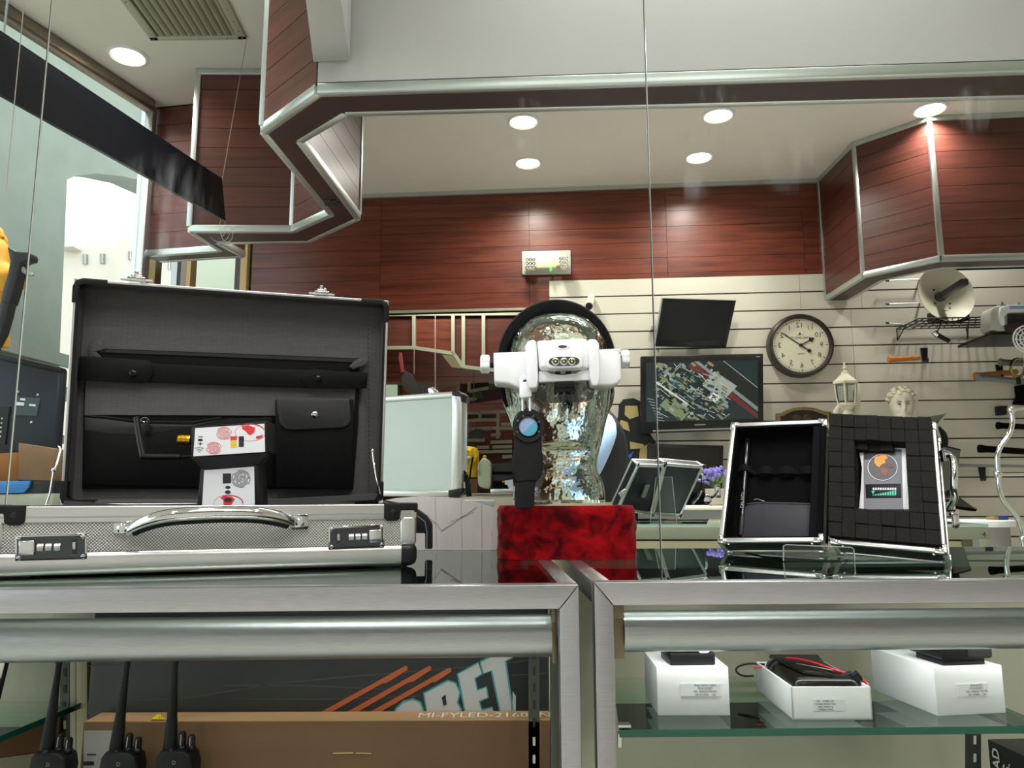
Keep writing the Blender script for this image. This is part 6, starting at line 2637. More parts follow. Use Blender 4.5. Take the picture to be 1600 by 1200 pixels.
# lit television
TPn = BP(4.66)
t = thing('television', 'wide black television on the slatwall showing an aerial camera picture', 'television', TPn.px(1097, 620))
tvq = [(1001, 556), (1193, 551.5), (1194, 669), (1001.5, 686)]
P = [TPn.px(x, y) for x, y in ((1001, 556.5), (1192.5, 552), (1193.5, 671), (1001, 677))]
tq = Quad(*P)
mb = MB()
tq.box(mb, 0, 1, 0, 1, 0, .045)
mb.build('case', M_bez, t, bevel=.006)
mb = MB()
tq.box(mb, .045, .955, .085, .86, -.0015, .002)
scr = mb.build('screen', mat('lit_screen_base', '1c2526', .25, emit='263233', estr=.6), t)
mb = MB()
tq.box(mb, .10, .95, .965, .985, -.004, .004)
mb.build('lower_trim', M_grey, t)
mb = MB()
tq.box(mb, .44, .53, .905, .922, -.002, .001)
mb.build('badge', M_grey, t)
mb = MB()
tq.box(mb, .94, .975, .038, .05, -.001, .001)
mb.build('badge', M_grey, t)
mb = MB()
mb.tube([tq.p(.5, .5, .045), W.px(1097, 618)], .05, n=12)
mb.build('wall_mount', M_black, t)
# what the screen shows: a jumble of furniture seen from above, tilted
rng = random.Random(11)
pal = {'screen_grey': '8d9694', 'screen_dark': '15191a', 'screen_green': '6f7d62', 'screen_steel': '6e7c80', 'screen_white': 'c3cbc9', 'screen_red': '5c2325', 'screen_ochre': '7f7650', 'screen_teal': '2d4446'}
geo = {k: MB() for k in pal}
au, av = rad(-38), None


def srect(k, cx, cy, w, h, ang, lay):
    """rectangle in screen units (0..1.62 across, 0..1 down), clipped to the screen by keeping it inside"""
    ca, sa = math.cos(ang), math.sin(ang)
    pts = []
    for dx, dy in ((-w, -h), (w, -h), (w, h), (-w, h)):
        x, y = cx + (dx * ca - dy * sa) / 2, cy + (dx * sa + dy * ca) / 2
        pts.append((min(max(x, .0), 1.6), min(max(y, .0), 1.0)))
    geo[k].add([tq.p(.047 + x / 1.6 * .906, .088 + y * .77, -.0018 - .00006 * lay) for x, y in pts], [(0, 1, 2, 3)])


A_ = rad(40)
srect('screen_dark', 1.35, .25, 1.2, .5, A_, 0)
srect('screen_red', 1.22, .5, 1.5, .16, A_, 1)
srect('screen_steel', 1.30, .36, 1.5, .10, A_, 2)
srect('screen_grey', 1.05, .42, .42, .30, A_, 3)
srect('screen_grey', 1.42, .22, .8, .02, A_, 2)
srect('screen_green', .42, .78, .42, .22, A_, 2)
srect('screen_teal', .55, .45, .5, .2, A_, 1)
for i in range(330):
    k = rng.choice(['screen_grey', 'screen_dark', 'screen_green', 'screen_steel', 'screen_white', 'screen_ochre', 'screen_teal', 'screen_dark'])
    cx = rng.uniform(.15, 1.15)
    cy = min(.97, max(.05, rng.gauss(.5 + (cx - .7) * .35, .22)))
    w, h = rng.uniform(.02, .11), rng.uniform(.006, .055)
    if k == 'screen_white':
        w, h = rng.uniform(.05, .22), .006
    srect(k, cx, cy, w, h, A_ + rng.choice([0, 0, math.pi / 2, rng.uniform(-.4, .4)]), 4 + i * .05)
srect('screen_white', .98, .62, .13, .12, A_, 22)
for i in range(14):
    srect('screen_dark', .98 + rng.uniform(-.05, .05), .62 + rng.uniform(-.04, .04), .03, .012, A_, 23)
for i in range(8):
    srect('screen_grey', .06 + i * .022, .62 + i * .052, .10, .010, A_ * .35, 22)
srect('screen_white', .36, .52, .62, .022, A_, 21)
for k, h in pal.items():
    geo[k].build('picture', mat(k, h, .5, emit=h, estr=.3), scr, kind='stuff')

# wall clock, its figures run the wrong way round
CPn = BP(4.79)
t = thing('wall_clock', 'round wall clock with dark rim, cream dial and reversed numerals', 'clock', CPn.px(1250.5, 540))
cc = CPn.px(1250.5, 540)
R = 51.5 * np.linalg.norm(CPn.px(1301, 540) - CPn.px(1201, 540)) / 100
mb = MB()
mb.lathe([(R, .04), (R, -.01), (R * .97, -.03), (R * .91, -.035), (R * .86, -.022), (R * .845, -.010)], cc, axis=EY, n=64, cap=False)
mb.build('rim', mat('dark_bronze_rim', '2a2421', .32), t)
mb = MB()
mb.lathe([(.0005, -.009), (R * .86, -.009), (R * .86, .03), (.0005, .03)], cc, axis=EY, n=64)
dl = mb.build('dial', mat('cream_dial', 'ddd8c2', .6), t)
X_, Z_ = EX, EZ
fo_ = cc - EY * .0098
M_nume = mat('numeral_ink', '3d3830', .6)
for h in range(1, 13):
    a = rad(90 + 30 * h)
    mb = MB()
    p = fo_ + (X_ * math.cos(a) + Z_ * math.sin(a)) * R * .64
    put_text(mb, str(h), p, -X_, Z_, R * .235, .95)
    mb.build('numeral', M_nume, dl)
mb = MB()
for k in range(60):
    a = rad(6 * k)
    d = X_ * math.cos(a) + Z_ * math.sin(a)
    stroke(mb, [fo_ + d * R * (.78 if k % 5 else .76), fo_ + d * R * .82], .0022 if k % 5 else .005, EY)
mb.build('minute_marks', M_nume, dl, kind='stuff')
mb = MB()
for x0, x1, zq, wq in ((-.29, -.20, .26, .022), (-.17, .05, .255, .022), (.09, .28, .25, .022), (-.22, .22, .215, .010), (-.09, .10, .33, .016), (-.11, .11, -.27, .016)):
    stroke(mb, [fo_ + X_ * R * x0 + Z_ * R * zq, fo_ + X_ * R * x1 + Z_ * R * zq], R * wq, EY)
mb.ell(fo_ + Z_ * R * .37 - X_ * R * .01, (R * .03, .001, R * .05), 8, 6)
mb.build('dial_print', mat('faint_print', '6b6556', .6), dl)
fo2 = fo_ - EY * .004


def hand(name, ang, L, back, w, tip, parent):
    d = X_ * math.cos(ang) + Z_ * math.sin(ang)
    s = np.cross(d, EY)
    mb = MB()
    mb.prism([fo2 - d * back + s * w, fo2 + d * L * .6 + s * w * .8, fo2 + d * L * .72 + s * tip, fo2 + d * L, fo2 + d * L * .72 - s * tip, fo2 + d * L * .6 - s * w * .8, fo2 - d * back - s * w], EY * .002)
    return mb.build(name, M_ink, parent)


px_ang = lambda dx, dy: math.atan2(-dy, dx)
hand('hour_hand', px_ang(20, -11), R * .48, R * .06, .004, .016, t)
hand('minute_hand', px_ang(-30, -22), R * .74, R * .33, .0035, .004, t)
mb = MB()
mb.lathe([(.012, 0), (.012, .004)], fo2 - EY * .003 + (X_ * 12 + Z_ * -9) / 50 * R, axis=EY, n=16)
mb.lathe([(.011, 0), (.011, .004)], fo2 - EY * .003, axis=EY, n=16)
mb.build('hub', M_ink, t)

# poster, generic: plain black and ochre shapes
PPn = BP(4.72)
t = thing('poster_board', 'black and ochre cut-out board leaning at the wall beside the lit television', 'poster', np.array([*PPn.px(985, 760)[:2], 0]))
mb = MB()
P = [PPn.px(x, y) for x, y in ((966, 650), (967, 632), (974, 624), (990, 622), (1000, 627), (1004, 640), (1004, 660), (1024, 690), (1030, 730), (1030, 850), (945, 850), (945, 664), (962, 660))]
mb.prism(P, EY * .02)
mb.build('board', mat('board_black', '15171c', .55), t)
M_och = mat('board_ochre', 'b7a76a', .6)
for pts in ([(977, 634), (996, 634), (998, 650), (984, 655), (976, 648)], [(970, 656), (981, 660), (984, 674), (974, 670), (968, 662)], [(984, 690), (1005, 694), (1008, 700), (985, 702)], [(1000, 702), (1014, 692), (1026, 706), (1028, 720), (998, 720)]):
    wp('colour_patch', M_och, pts, -.003, .001, t, 0, PPn)
wp('colour_patch', mat('board_blue', '2a6ac0', .6), [(981, 712), (991, 704), (984, 718)], -.003, .001, t, 0, PPn)
mb = MB()
mb.box2((PPn.px(945, 800)[0] + .03, 4.685, 0), (PPn.px(1030, 800)[0] - .03, 4.75, .8))
mb.build('prop', M_blackm, t)

# low dark television
LPn2 = BP(4.55)
t = thing('television', 'dark television on a low stand below the lit one, its screen tinted like a red reflection', 'television', np.array([*LPn2.px(1080, 790)[:2], 0]))
P = [LPn2.px(x, y) for x, y in ((1012, 693), (1131, 696), (1128, 778), (1012, 780))]
q2 = Quad(*P)
mb = MB()
q2.box(mb, 0, 1, 0, 1, 0, .06)
mb.build('case', M_bez, t, bevel=.006)
mb = MB()
q2.box(mb, .05, .95, .06, .88, -.001, .002)
s_2 = mb.build('screen', mat('red_reflection_screen', '1a1012', .08), t)  # screen tinted maroon: the red reflection is in the colour
mb = MB()
c = q2.p(.5, 1, .03)
lo = np.array([c[0] - .3, c[1] - .2, 0])
mb.box2(lo, (c[0] + .3, c[1] + .05, float(c[2])))
mb.build('stand', M_blackm, t)

# pot of lilac flowers
FPn = BP(4.0)
t = thing('flower_pot', 'pale pot of lilac flowers behind the small open case', 'potted plant', FPn.px(1118, 776))
mb = MB()
k4 = 4.0 / 1200
bc_ = FPn.px(1118, 790)
mb.lathe([(.03, 0), (.045, .02), (.05, .085), (.046, .085), (.04, .07)], bc_, n=20)
mb.build('pot', mat('pale_pot', 'a8a49a', .5), t)
rng = random.Random(5)
lf, fl = MB(), MB()
for i in range(34):
    a = rng.uniform(0, 6.28)
    L = rng.uniform(.05, .12)
    r = rng.uniform(.02, .06)
    p0 = bc_ + EZ * .08
    p1 = p0 + np.array([r * math.cos(a), r * math.sin(a), L])
    m_ = (p0 + p1) / 2 + np.array([.004, 0, .01])
    lf.add([p0, m_ + np.array([.007, 0, 0]), p1, m_ - np.array([.007, 0, 0])], [(0, 1, 2, 3)])
for i in range(46):
    a = rng.uniform(0, 6.28)
    r = rng.uniform(0, .06)
    p = bc_ + np.array([r * math.cos(a), r * math.sin(a), rng.uniform(.13, .19)])
    fl.ell(p, (.010, .010, .012), 6, 4)
for i in range(6):
    p = FPn.px(1082 + i * 5, 747 + i * 1.5)
    fl.ell(p, (.013, .012, .008), 6, 4)
    if i == 3:
        lf.tube([p, bc_ + EZ * .09], .003, n=5)
lf.build('leaves', mat('leaf_green', '6c8a3e', .6), t, kind='stuff')
fl.build('blossoms', mat('lilac', '7d6fbf', .6), t, kind='stuff')
# low shelf the pot stands on
t = thing('low_cabinet', 'low grey cabinet under the flower pot beyond the counter', 'cabinet', np.array([*FPn.px(1118, 790)[:2], 0]))
mb = MB()
mb.box2((bc_[0] - .35, 3.85, 0), (bc_[0] + .35, 4.2, float(bc_[2]) - .02))
mb.build('body', M_grey, t)
mb = MB()
mb.box2((bc_[0] - .37, 3.83, float(bc_[2]) - .02), (bc_[0] + .37, 4.22, float(bc_[2])))
mb.build('top', M_cream, t, bevel=.003)

# arched bronze frame
APn = BP(4.70)
t = thing('arched_frame', 'dark plaque with arched bronze frame below the wall clock', 'frame', APn.px(1257, 700))
outer = [(1214, 720), (1214, 645), (1221, 645), (1228, 641), (1240, 637), (1256, 635.5), (1272, 637), (1284, 641), (1291, 643), (1299, 643), (1299, 720)]
inner = [(1293, 720), (1293, 648.5), (1289, 648), (1281, 645.5), (1270, 641.5), (1256, 640.5), (1242, 641.5), (1231, 646), (1224, 650), (1220, 650), (1220, 720)]
wp('frame', M_bronze, outer + inner, -.03, .01, t, .004, APn)
wp('plaque', M_brown, [(1218, 720), (1218, 648), (1230, 644), (1256, 639), (1282, 644), (1295, 647), (1295, 720)], -.012, .008, t, 0, APn)
for x in (1245, 1263):
    mb = MB()
    mb.ell(APn.px(x, 652, -.012), (.03, .006, .018), 12, 6)
    mb.build('relief', mat('relief_brown', '3b2b20', .35), t)
t = thing('wall_shelf', 'long narrow shelf on the slatwall behind the small case, carrying lantern and bust', 'shelf', W.px(1340, 722))
mb = MB()
mb.prism([W.px(1180, 720, -.34), W.px(1468, 720, -.34), W.px(1468, 720, -.34) + EY * .335, W.px(1180, 720, -.34) + EY * .335], (0, 0, -.02))
mb.build('board', M_grey, t)
for x in (1200, 1450):
    mb = MB()
    mb.prism([W.px(x, 724, 0), W.px(x, 745, 0), W.px(x, 726, -.25)], EX * .012)
    mb.build('bracket', M_black, t)

# carriage lantern
GPn = BP(4.62)
kk = 4.62 / 1200
t = thing('lantern', 'white carriage lantern with glass sides standing by the slatwall', 'lantern', GPn.px(1328, 718))
gc = lambda y: GPn.px(1328, y)
M_lant = mat('lantern_white', 'd2cfb9', .45)


def glathe(name, m, prof, n=6, parent=None):
    mb = MB()
    z0 = gc(700)
    mb.lathe([(r * kk, (700 - y) * kk * 1.0) for r, y in prof], z0, n=n)
    return mb.build(name, m, parent or t, ang=30)


glathe('finial', M_lant, [(1.2, 568), (1.5, 574), (3, 578), (1.5, 581), (5, 584)], 16)
glathe('roof', M_lant, [(5, 583), (6, 587), (11, 592), (17, 597), (19.5, 599), (19.5, 602), (16, 603)], 6)
gls = glathe('glass', M_pane, [(16, 602), (16.5, 608), (15.5, 620), (13, 632), (12, 634)], 6)
for k in range(6):
    a = 2 * math.pi * k / 6
    mb = MB()
    z0 = gc(700)
    u = np.array([math.cos(a), math.sin(a), 0])
    # the same turn as the glass
    mb.tube([z0 + EX * 0 + np.array([math.cos(a), -math.sin(a), 0]) * r * kk + EZ * (700 - y) * kk for r, y in ((16.2, 602), (16.7, 608), (15.7, 620), (13.2, 633))], .005, n=6)
    mb.build('glazing_bar', M_lant, t)
glathe('collar', M_lant, [(14, 632), (14, 635), (10, 637), (7, 642), (9, 648), (9, 660), (12, 664), (12, 716)], 12)
mb = MB()
mb.tube([GPn.px(x, y) for x, y in ((1326, 650), (1318, 640), (1310, 636), (1306, 642), (1307, 655))], .016, n=10)
mb.build('arm', M_lant, t)
wp('back_plate', M_lant, [(1334, 600), (1345, 600), (1345, 720), (1334, 720)], .06, .09, t, .004, GPn)

# plaster bust on the shelf
base_v, base_f = np.array(gh.children[0].data.vertices and [tuple(v.co) for v in gh.children[0].data.vertices]), [tuple(p.vertices) for p in gh.children[0].data.polygons]
BPn = BP(4.60)
bh = BPn.px(1411, 655)
t = thing('bust', 'pale plaster head with wavy hair looking aside on the wall shelf', 'bust', np.array([bh[0], bh[1], float(BPn.px(1411, 718)[2])]))
ysc = (float(BPn.px(1411, 607)[2]) - float(BPn.px(1411, 655)[2])) / (.305 * .66)
cy_, sy_ = math.cos(rad(-22)), math.sin(rad(-22))
vv = []
zch = .067      # chin height in the head's own coordinates
for x, y, z in base_v:
    x, y = x * .88, y * .95
    zz = (z - zch) * ysc * 1.02
    vv.append(bh + np.array([x * cy_ - y * sy_, x * sy_ + y * cy_, zz + .004]))
mb = MB()
mb.add(vv, base_f)
hb_ = mb.build('head', mat('plaster', 'd0ccba', .55), t, ang=80)
rng = random.Random(2)
mb = MB()
mb.ell(bh + np.array([.004, .014, .140 * ysc]), (.064, .074, .052 * ysc), 20, 12)
for i in range(110):
    a = rng.uniform(0, 2 * math.pi)
    h = rng.uniform(.118, .205)
    rr = .074 * math.sqrt(max(.05, 1 - ((h - .10) / .115) ** 2))
    x, y = rr * math.cos(a), rr * 1.1 * math.sin(a)
    if y < -.02 and h < .150:
        continue
    p = bh + np.array([x * cy_ - y * sy_, x * sy_ + y * cy_, h * ysc * .98])
    mb.ell(p, (.015, .015, .011), 8, 6)
mb.build('hair', mat('plaster_hair', 'cbc7b2', .65), t, kind='stuff')
mb = MB()
nb_ = float(min(q[2] for q in vv))
zsh_ = float(W.px(1181, 720, -.34)[2])
mb.lathe([(.060, 0), (.064, .01), (.058, .02), (.056, nb_ - zsh_ + .002)], (bh[0], bh[1], zsh_), n=24)
mb.build('pedestal', bpy.data.materials['plaster'], t)
for sx in (-.021, .025):
    x, y, z = sx, -.076, .092
    p = bh + np.array([x * cy_ - y * sy_, x * sy_ + y * cy_, z * ysc])
    mb = MB()
    mb.ell(p, (.010, .006, .0045), 10, 6)
    e_ = mb.build('eye', mat('painted_eye', '6a675c', .5) if 'painted_eye' not in bpy.data.materials else bpy.data.materials['painted_eye'], t)
    mb = MB()
    mb.tube([p + np.array([-.013 * cy_, -.013 * sy_, .010]), p + np.array([0, -.002, .0145]), p + np.array([.013 * cy_, .013 * sy_, .011])], .0022, n=6)
    mb.build('eyebrow', bpy.data.materials['painted_eye'], t)
mb = MB()
p = bh + np.array([.004, -.080, .028 * ysc])
mb.ell(p, (.018, .008, .0035), 12, 6)
mb.build('mouth', mat('plaster_shade', 'a9a593', .6), t)

# dish aerial on a wire shelf
ws = [W.px(1401, 514, -.02), W.px(1547, 511, -.02)]
nb = [BP(4.53).px(1436, 497), BP(4.53).px(1543, 495)]
zsf = float(ws[0][2])
for p in ws + nb:
    p[2] = zsf
t = thing('wire_shelf', 'black wire shelf on the slatwall holding the dish aerial', 'shelf', (ws[0] + ws[1]) / 2)
M_wire = mat('black_wire', '1c1c1a', .4)
S4 = lambda u, v: (ws[0] * (1 - u) + ws[1] * u) * (1 - v) + (nb[0] * (1 - u) + nb[1] * u) * v
for k in range(13):
    mb = MB()
    mb.tube([S4(k / 12, 0), S4(k / 12, 1)], .0035, n=6)
    mb.build('cross_wire', M_wire, t)
for v in (0, .25, .5, .75, 1):
    mb = MB()
    mb.tube([S4(0, v), S4(1, v)], .0045, n=6)
    mb.build('long_wire', M_wire, t)
for u in (0, .75):
    p = S4(u, 0)
    mb = MB()
    mb.tube([p, p - EZ * .07, S4(u, .45)], .004, n=6)
    mb.build('bracket', M_wire, t)
t = thing('dish_aerial', 'round off-white dish aerial with a dark feed arm on the wire shelf', 'dish', S4(.52, .6))
dcn = BP(4.56).px(1479, 458)
rk = 45 * 4.56 / 1200
axd = np.array([.06, -1, .12])
axd /= np.linalg.norm(axd)
mb = MB()
prof = [(rk * f, .075 * f * f - .075) for f in (.02, .2, .4, .6, .8, .94, 1.0)]
prof2 = [(rk * f, .075 * f * f - .080) for f in (1.0, .94, .8, .6, .4, .2, .02)]
mb.lathe(prof + prof2, dcn, axis=axd, n=56, sy=1.0)
ds = mb.build('dish', mat('dish_paint', 'd0ccb8', .45), t)
mb = MB()
hub = dcn - axd * .07
mb.lathe([(.028, 0), (.030, .02), (.022, .03)], hub, axis=axd, n=20)
mb.build('hub', mat('dark_feed', '3a3a38', .4), t)
mb = MB()
end = BP(4.30).px(1508, 440)
mb.bar(hub + axd * .02, end, .04, .04)
mb.build('feed_arm', bpy.data.materials['dark_feed'], t, bevel=.008)
for dx_, dz_ in ((-.04, .04), (-.04, -.04), (.045, -.045)):
    mb = MB()
    mb.ell(hub + EX * dx_ + EZ * dz_ + axd * .02, (.006, .006, .006), 8, 6)
    mb.build('bolt', M_ink, ds)
mb = MB()
mb.box(S4(.5, .55) + EZ * .035, (.2, .10, .06))
mb.build('mount', M_black, t, bevel=.005)
# camera hung below the wire shelf
t = thing('hanging_torch', 'small black torch with a bright head hanging under the wire shelf', 'torch', W.px(1470, 520, -.15))
mb = MB()
mb.tube([W.px(1464, 523, -.15), W.px(1483, 533, -.15)], .013, n=12)
mb.build('barrel', M_black, t)
mb = MB()
mb.tube([W.px(1459, 519, -.15), W.px(1465, 524, -.15)], .017, n=12)
mb.build('head', M_chrome, t)
mb = MB()
mb.tube([S4(.42, .5), W.px(1463, 522, -.15)], .004, n=6)
mb.build('hook', M_wire, t)

# antenna rods
for i, (y0, x1, y1, lb) in enumerate(((438.5, 1440, 436, 'thin telescopic aerial rod clipped high on the slatwall, topmost of three'), (475, 1440, 473.5, 'thin telescopic aerial rod behind the dish, middle one of three'), (504.5, 1412, 507, 'thin telescopic aerial rod by the wire shelf end, lowest of three'))):
    t = thing('aerial_rod', lb, 'aerial', W.px(1400, y0, -.05), group='telescopic aerial rods on the slatwall')
    mb = MB()
    mb.tube([W.px(1386, y0, -.05), W.px(x1, y1, -.05)], .0035, n=8)
    mb.build('rod', M_alu, t)
    mb = MB()
    mb.tube([W.px(1384.5, y0, -.05), W.px(1389, y0, -.05)], .007, n=8)
    mb.build('tip', M_black, t)
    mb = MB()
    mb.tube([W.px(x1 - 3, y1, -.05), W.px(x1 - 3, y1, 0)], .006, n=8)
    mb.build('clip', M_black, t)


# batons on hooks
def baton(label, a, b, r, m, w, grip=None, hooks=()):
    t = thing('baton', label, 'baton', W.px((a[0] + b[0]) / 2, (a[1] + b[1]) / 2, w))
    A3, B3 = W.px(*a, w), W.px(*b, w)
    mb = MB()
    mb.tube([A3, A3 + (B3 - A3) * .03, A3 + (B3 - A3) * .1, A3 + (B3 - A3) * .97, B3], [r * .9, r * 1.2, r, r * .85, r * .6], n=14)
    mb.build('shaft', m, t)
    mb = MB()
    mb.tube([A3 - (B3 - A3) * .012, A3 + (B3 - A3) * .015], r * 1.25, n=14)
    mb.build('pommel', m, t)
    for (x, y) in hooks:
        mb = MB()
        c = W.px(x, y, 0)
        mb.prism([c + EX * -.02, c + EX * .02, c + EX * .012 - EZ * .09, c - EX * .012 - EZ * .09], -EY * .012)
        h = mb.build('hook_plate', M_black, t)
        mb = MB()
        mb.tube([W.px(x, y + 20, 0), W.px(x + 3, y + 22, w * .6), W.px(x + 6, y + 21, w * 1.25), W.px(x + 6, y + 15, w * 1.35)], .007, n=8)
        mb.build('hook', M_black, h)
    return t


baton('short orange baton on a black hook below the wire shelf', (1389, 562), (1437, 559), .017, M_orange, -.09, hooks=((1443, 544),))
baton('orange baton angled behind the magnifying glass at the wall', (1524, 588), (1590, 581), .020, M_orange, -.07, hooks=((1560, 570),))
baton('grey baton lying just under the orange one', (1528, 590), (1610, 597), .019, mat('slate_grey', '7b858a', .4), -.13)
baton('black baton on the wall beside the chrome rack top', (1559, 665), (1625, 668), .018, M_blackm, -.08)
baton('long black baton crossing behind the chrome rack', (1531, 701), (1640, 708), .020, M_blackm, -.10)
baton('thin grey rod on a bracket low on the slatwall', (1493, 727), (1630, 729), .009, M_grey, -.09, hooks=((1533, 728),))
baton('short grey rod on a black bracket above the orange angled baton', (1563, 566), (1600, 568), .020, mat('slate_grey_2', '6f7472', .4), -.12)
# magnifier
t = thing('magnifying_glass', 'round brass magnifying glass hung on the slatwall near its end', 'magnifying glass', W.px(1590, 576, -.2))
mb = MB()
mb.tube([W.px(1590 + 11 * math.cos(a), 575 + 14 * math.sin(a), -.2 + .04 * math.cos(a)) for a in np.linspace(0, 2 * math.pi, 28)[:-1]], .009, n=8, closed=True)
mb.build('rim', mat('brass', 'b09a58', .25, 1.0), t)
wp('lens', M_pane, [(1590 + 10.5 * math.cos(a), 575 + 13.5 * math.sin(a)) for a in np.linspace(0, 2 * math.pi, 24)[:-1]], -.203, -.197, t)
mb = MB()
mb.tube([W.px(1591, 589, -.2), W.px(1592, 600, -.2)], .012, n=10)
mb.build('handle', M_black, t)
mb = MB()
mb.tube([W.px(1597, 565, -.2), W.px(1597, 560, 0)], .006, n=8)
mb.build('hook', M_black, t)
# money counter
MC = BP(4.40)
t = thing('banknote_counter', 'pale banknote counting machine on a bracket shelf under the bulkhead', 'counting machine', MC.px(1585, 520))
M_mc = mat('pale_machine', 'bdbcb0', .4)
wp('body', M_mc, [(1548, 488), (1551, 480), (1562, 477), (1680, 474), (1680, 515), (1560, 518), (1548, 514)], 0, .12, t, .012, MC)
wp('top_cover', M_white, [(1564, 480), (1575, 476), (1680, 474), (1680, 486), (1578, 488), (1570, 494), (1572, 508), (1566, 506), (1562, 492)], -.02, .02, t, .006, MC)
wp('note_slot', M_ink, [(1574, 490), (1680, 488), (1680, 506), (1575, 510)], -.004, .01, t, 0, MC)
wp('display_strip', mat('blue_strip', '9fb2dd', .3), [(1577, 478), (1660, 476), (1660, 481), (1579, 483)], -.024, -.018, t, 0, MC)
wp('note_tray', M_brown, [(1575, 506), (1680, 500), (1680, 519), (1578, 518)], -.05, -.004, t, .004, MC)
for x in (1566, 1592):
    wp('guide', M_grey, [(x - 3, 479), (x - 1, 471), (x + 2, 471), (x + 3.5, 479)], .05, .10, t, .003, MC)
wp('shelf_bracket', M_black, [(1549, 519), (1690, 516), (1690, 520), (1549, 523)], .0, .38, t, 0, MC)
FNp = BP(4.28)
t = thing('white_fan_cage', 'round white wire cage of a fan cut by the picture edge', 'fan', FNp.px(1606, 530))
for r in (.02, .04, .06, .075):
    mb = MB()
    mb.tube([FNp.px(1606, 530) + EX * r * math.cos(a) + EZ * r * math.sin(a) for a in np.linspace(0, 2 * math.pi, 24)[:-1]], .004, n=6, closed=True)
    mb.build('ring_wire', M_white, t)
mb = MB()
for k in range(12):
    a = k * math.pi / 6
    mb.bar(FNp.px(1606, 530), FNp.px(1606, 530) + EX * .075 * math.cos(a) + EZ * .075 * math.sin(a), .004, .004, up=EY)
mb.build('spokes', M_white, t, kind='stuff')
mb = MB()
mb.tube([FNp.px(1606, 530), FNp.px(1640, 545), W.px(1700, 600, 0)], .012, n=8)
mb.build('arm', M_grey, t)
# brackets and blank boards low on the wall
t = thing('shelf_bracket', 'empty black shelf bracket on the slatwall above the chrome rack joint', 'bracket', W.px(1568, 640))
wp('plate', M_black, [(1562, 634), (1575, 634), (1574, 648), (1563, 648)], -.06, -.001, t, .004)
t = thing('dark_board', 'black board at the slatwall end cut by the picture edge', 'panel', W.px(1600, 610))
wp('board', M_blackm, [(1591, 602), (1640, 595), (1640, 634), (1588, 631), (1593, 618)], -.05, -.001, t, .004)
t = thing('sign_holder', 'tilted silver-edged acrylic sign holder beside the bust', 'sign holder', W.px(1465, 660, -.25))
wp('sheet', mat('grey_sheet', '6b6a64', .2), [(1446, 652), (1480, 646), (1466, 664), (1446, 668)], -.25, -.244, t)
wp('bright_edge', M_alu, [(1480, 644), (1483, 645), (1467, 664), (1463, 664)], -.262, -.24, t)
wp('support', M_black, [(1455, 660), (1462, 660), (1462, 720), (1455, 720)], -.24, -.235, t)
t = thing('grey_board', 'plain grey tilted board behind the chrome handle of the small case', 'board', W.px(1487, 730, -.2))
wp('sheet', mat('dull_grey_sheet', '63625b', .4), [(1474, 698), (1501, 703), (1492, 760), (1474, 770)], -.2, -.19, t)
wp('top_edge', M_black, [(1481, 697), (1501, 702), (1500.5, 704), (1481, 699)], -.205, -.19, t)
wp('support', M_black, [(1478, 760), (1488, 760), (1488, 775), (1478, 775)], -.19, 0, t)
t = thing('grey_board', 'dark edged wedge board sticking out lower behind the small case catch', 'board', W.px(1510, 790, -.2))
wp('sheet', mat('dark_grey_sheet', '4c4a45', .4), [(1490, 770), (1520, 792), (1527, 794), (1490, 794)], -.2, -.17, t)
wp('front_edge', M_blackm, [(1490, 790), (1527, 795), (1525, 799), (1490, 794)], -.23, -.17, t)
wp('support', M_black, [(1492, 780), (1502, 780), (1502, 790), (1492, 790)], -.17, 0, t)
t = thing('ball_cap', 'dark green round cap on the wall just right of the foam case', 'cap', W.px(1470, 690, -.15))
mb = MB()
mb.ell(W.px(1468, 688, -.12), (.045, .05, .075), 16, 10)
mb.build('crown', mat('dark_green_cloth', '141a12', .8), t)
mb = MB()
mb.tube([W.px(1468, 670, -.12), W.px(1468, 668, 0)], .01, n=8)
mb.build('peg', M_black, t)

# round white table with small box
TPn2 = BP(3.9)
t = thing('round_table', 'white topped round table with grey drum base beyond the counter end', 'table', np.array([*TPn2.px(1550, 818)[:2], 0]))
tc_ = TPn2.px(1548, 818)
mb = MB()
mb.lathe([(.001, -.016), (.155, -.016), (.158, -.010), (.158, .012), (.150, .016), (.001, .016)], (tc_[0], tc_[1] + .1, tc_[2]), n=40)
mb.build('top', M_white, t)
mb = MB()
mb.lathe([(.13, 0), (.13, float(tc_[2]) - .016)], (tc_[0], tc_[1] + .1, 0), n=40)
mb.build('drum', mat('grey_drum', '8b8a86', .45), t)
t = thing('small_box', 'small blue and brown carton on the white round table', 'box', (tc_[0], tc_[1] + .05, tc_[2] + .016))
mb = MB()
wp('blue_part', mat('deep_blue', '24357a', .5), [(1560, 806.5), (1576, 806), (1576, 813), (1560, 813.2)], .03, .10, t, 0, TPn2)
wp('brown_part', mat('ochre_card', '9a7c3c', .6), [(1553, 807.5), (1560, 807), (1560, 813.2), (1553, 813)], .03, .10, t, 0, TPn2)

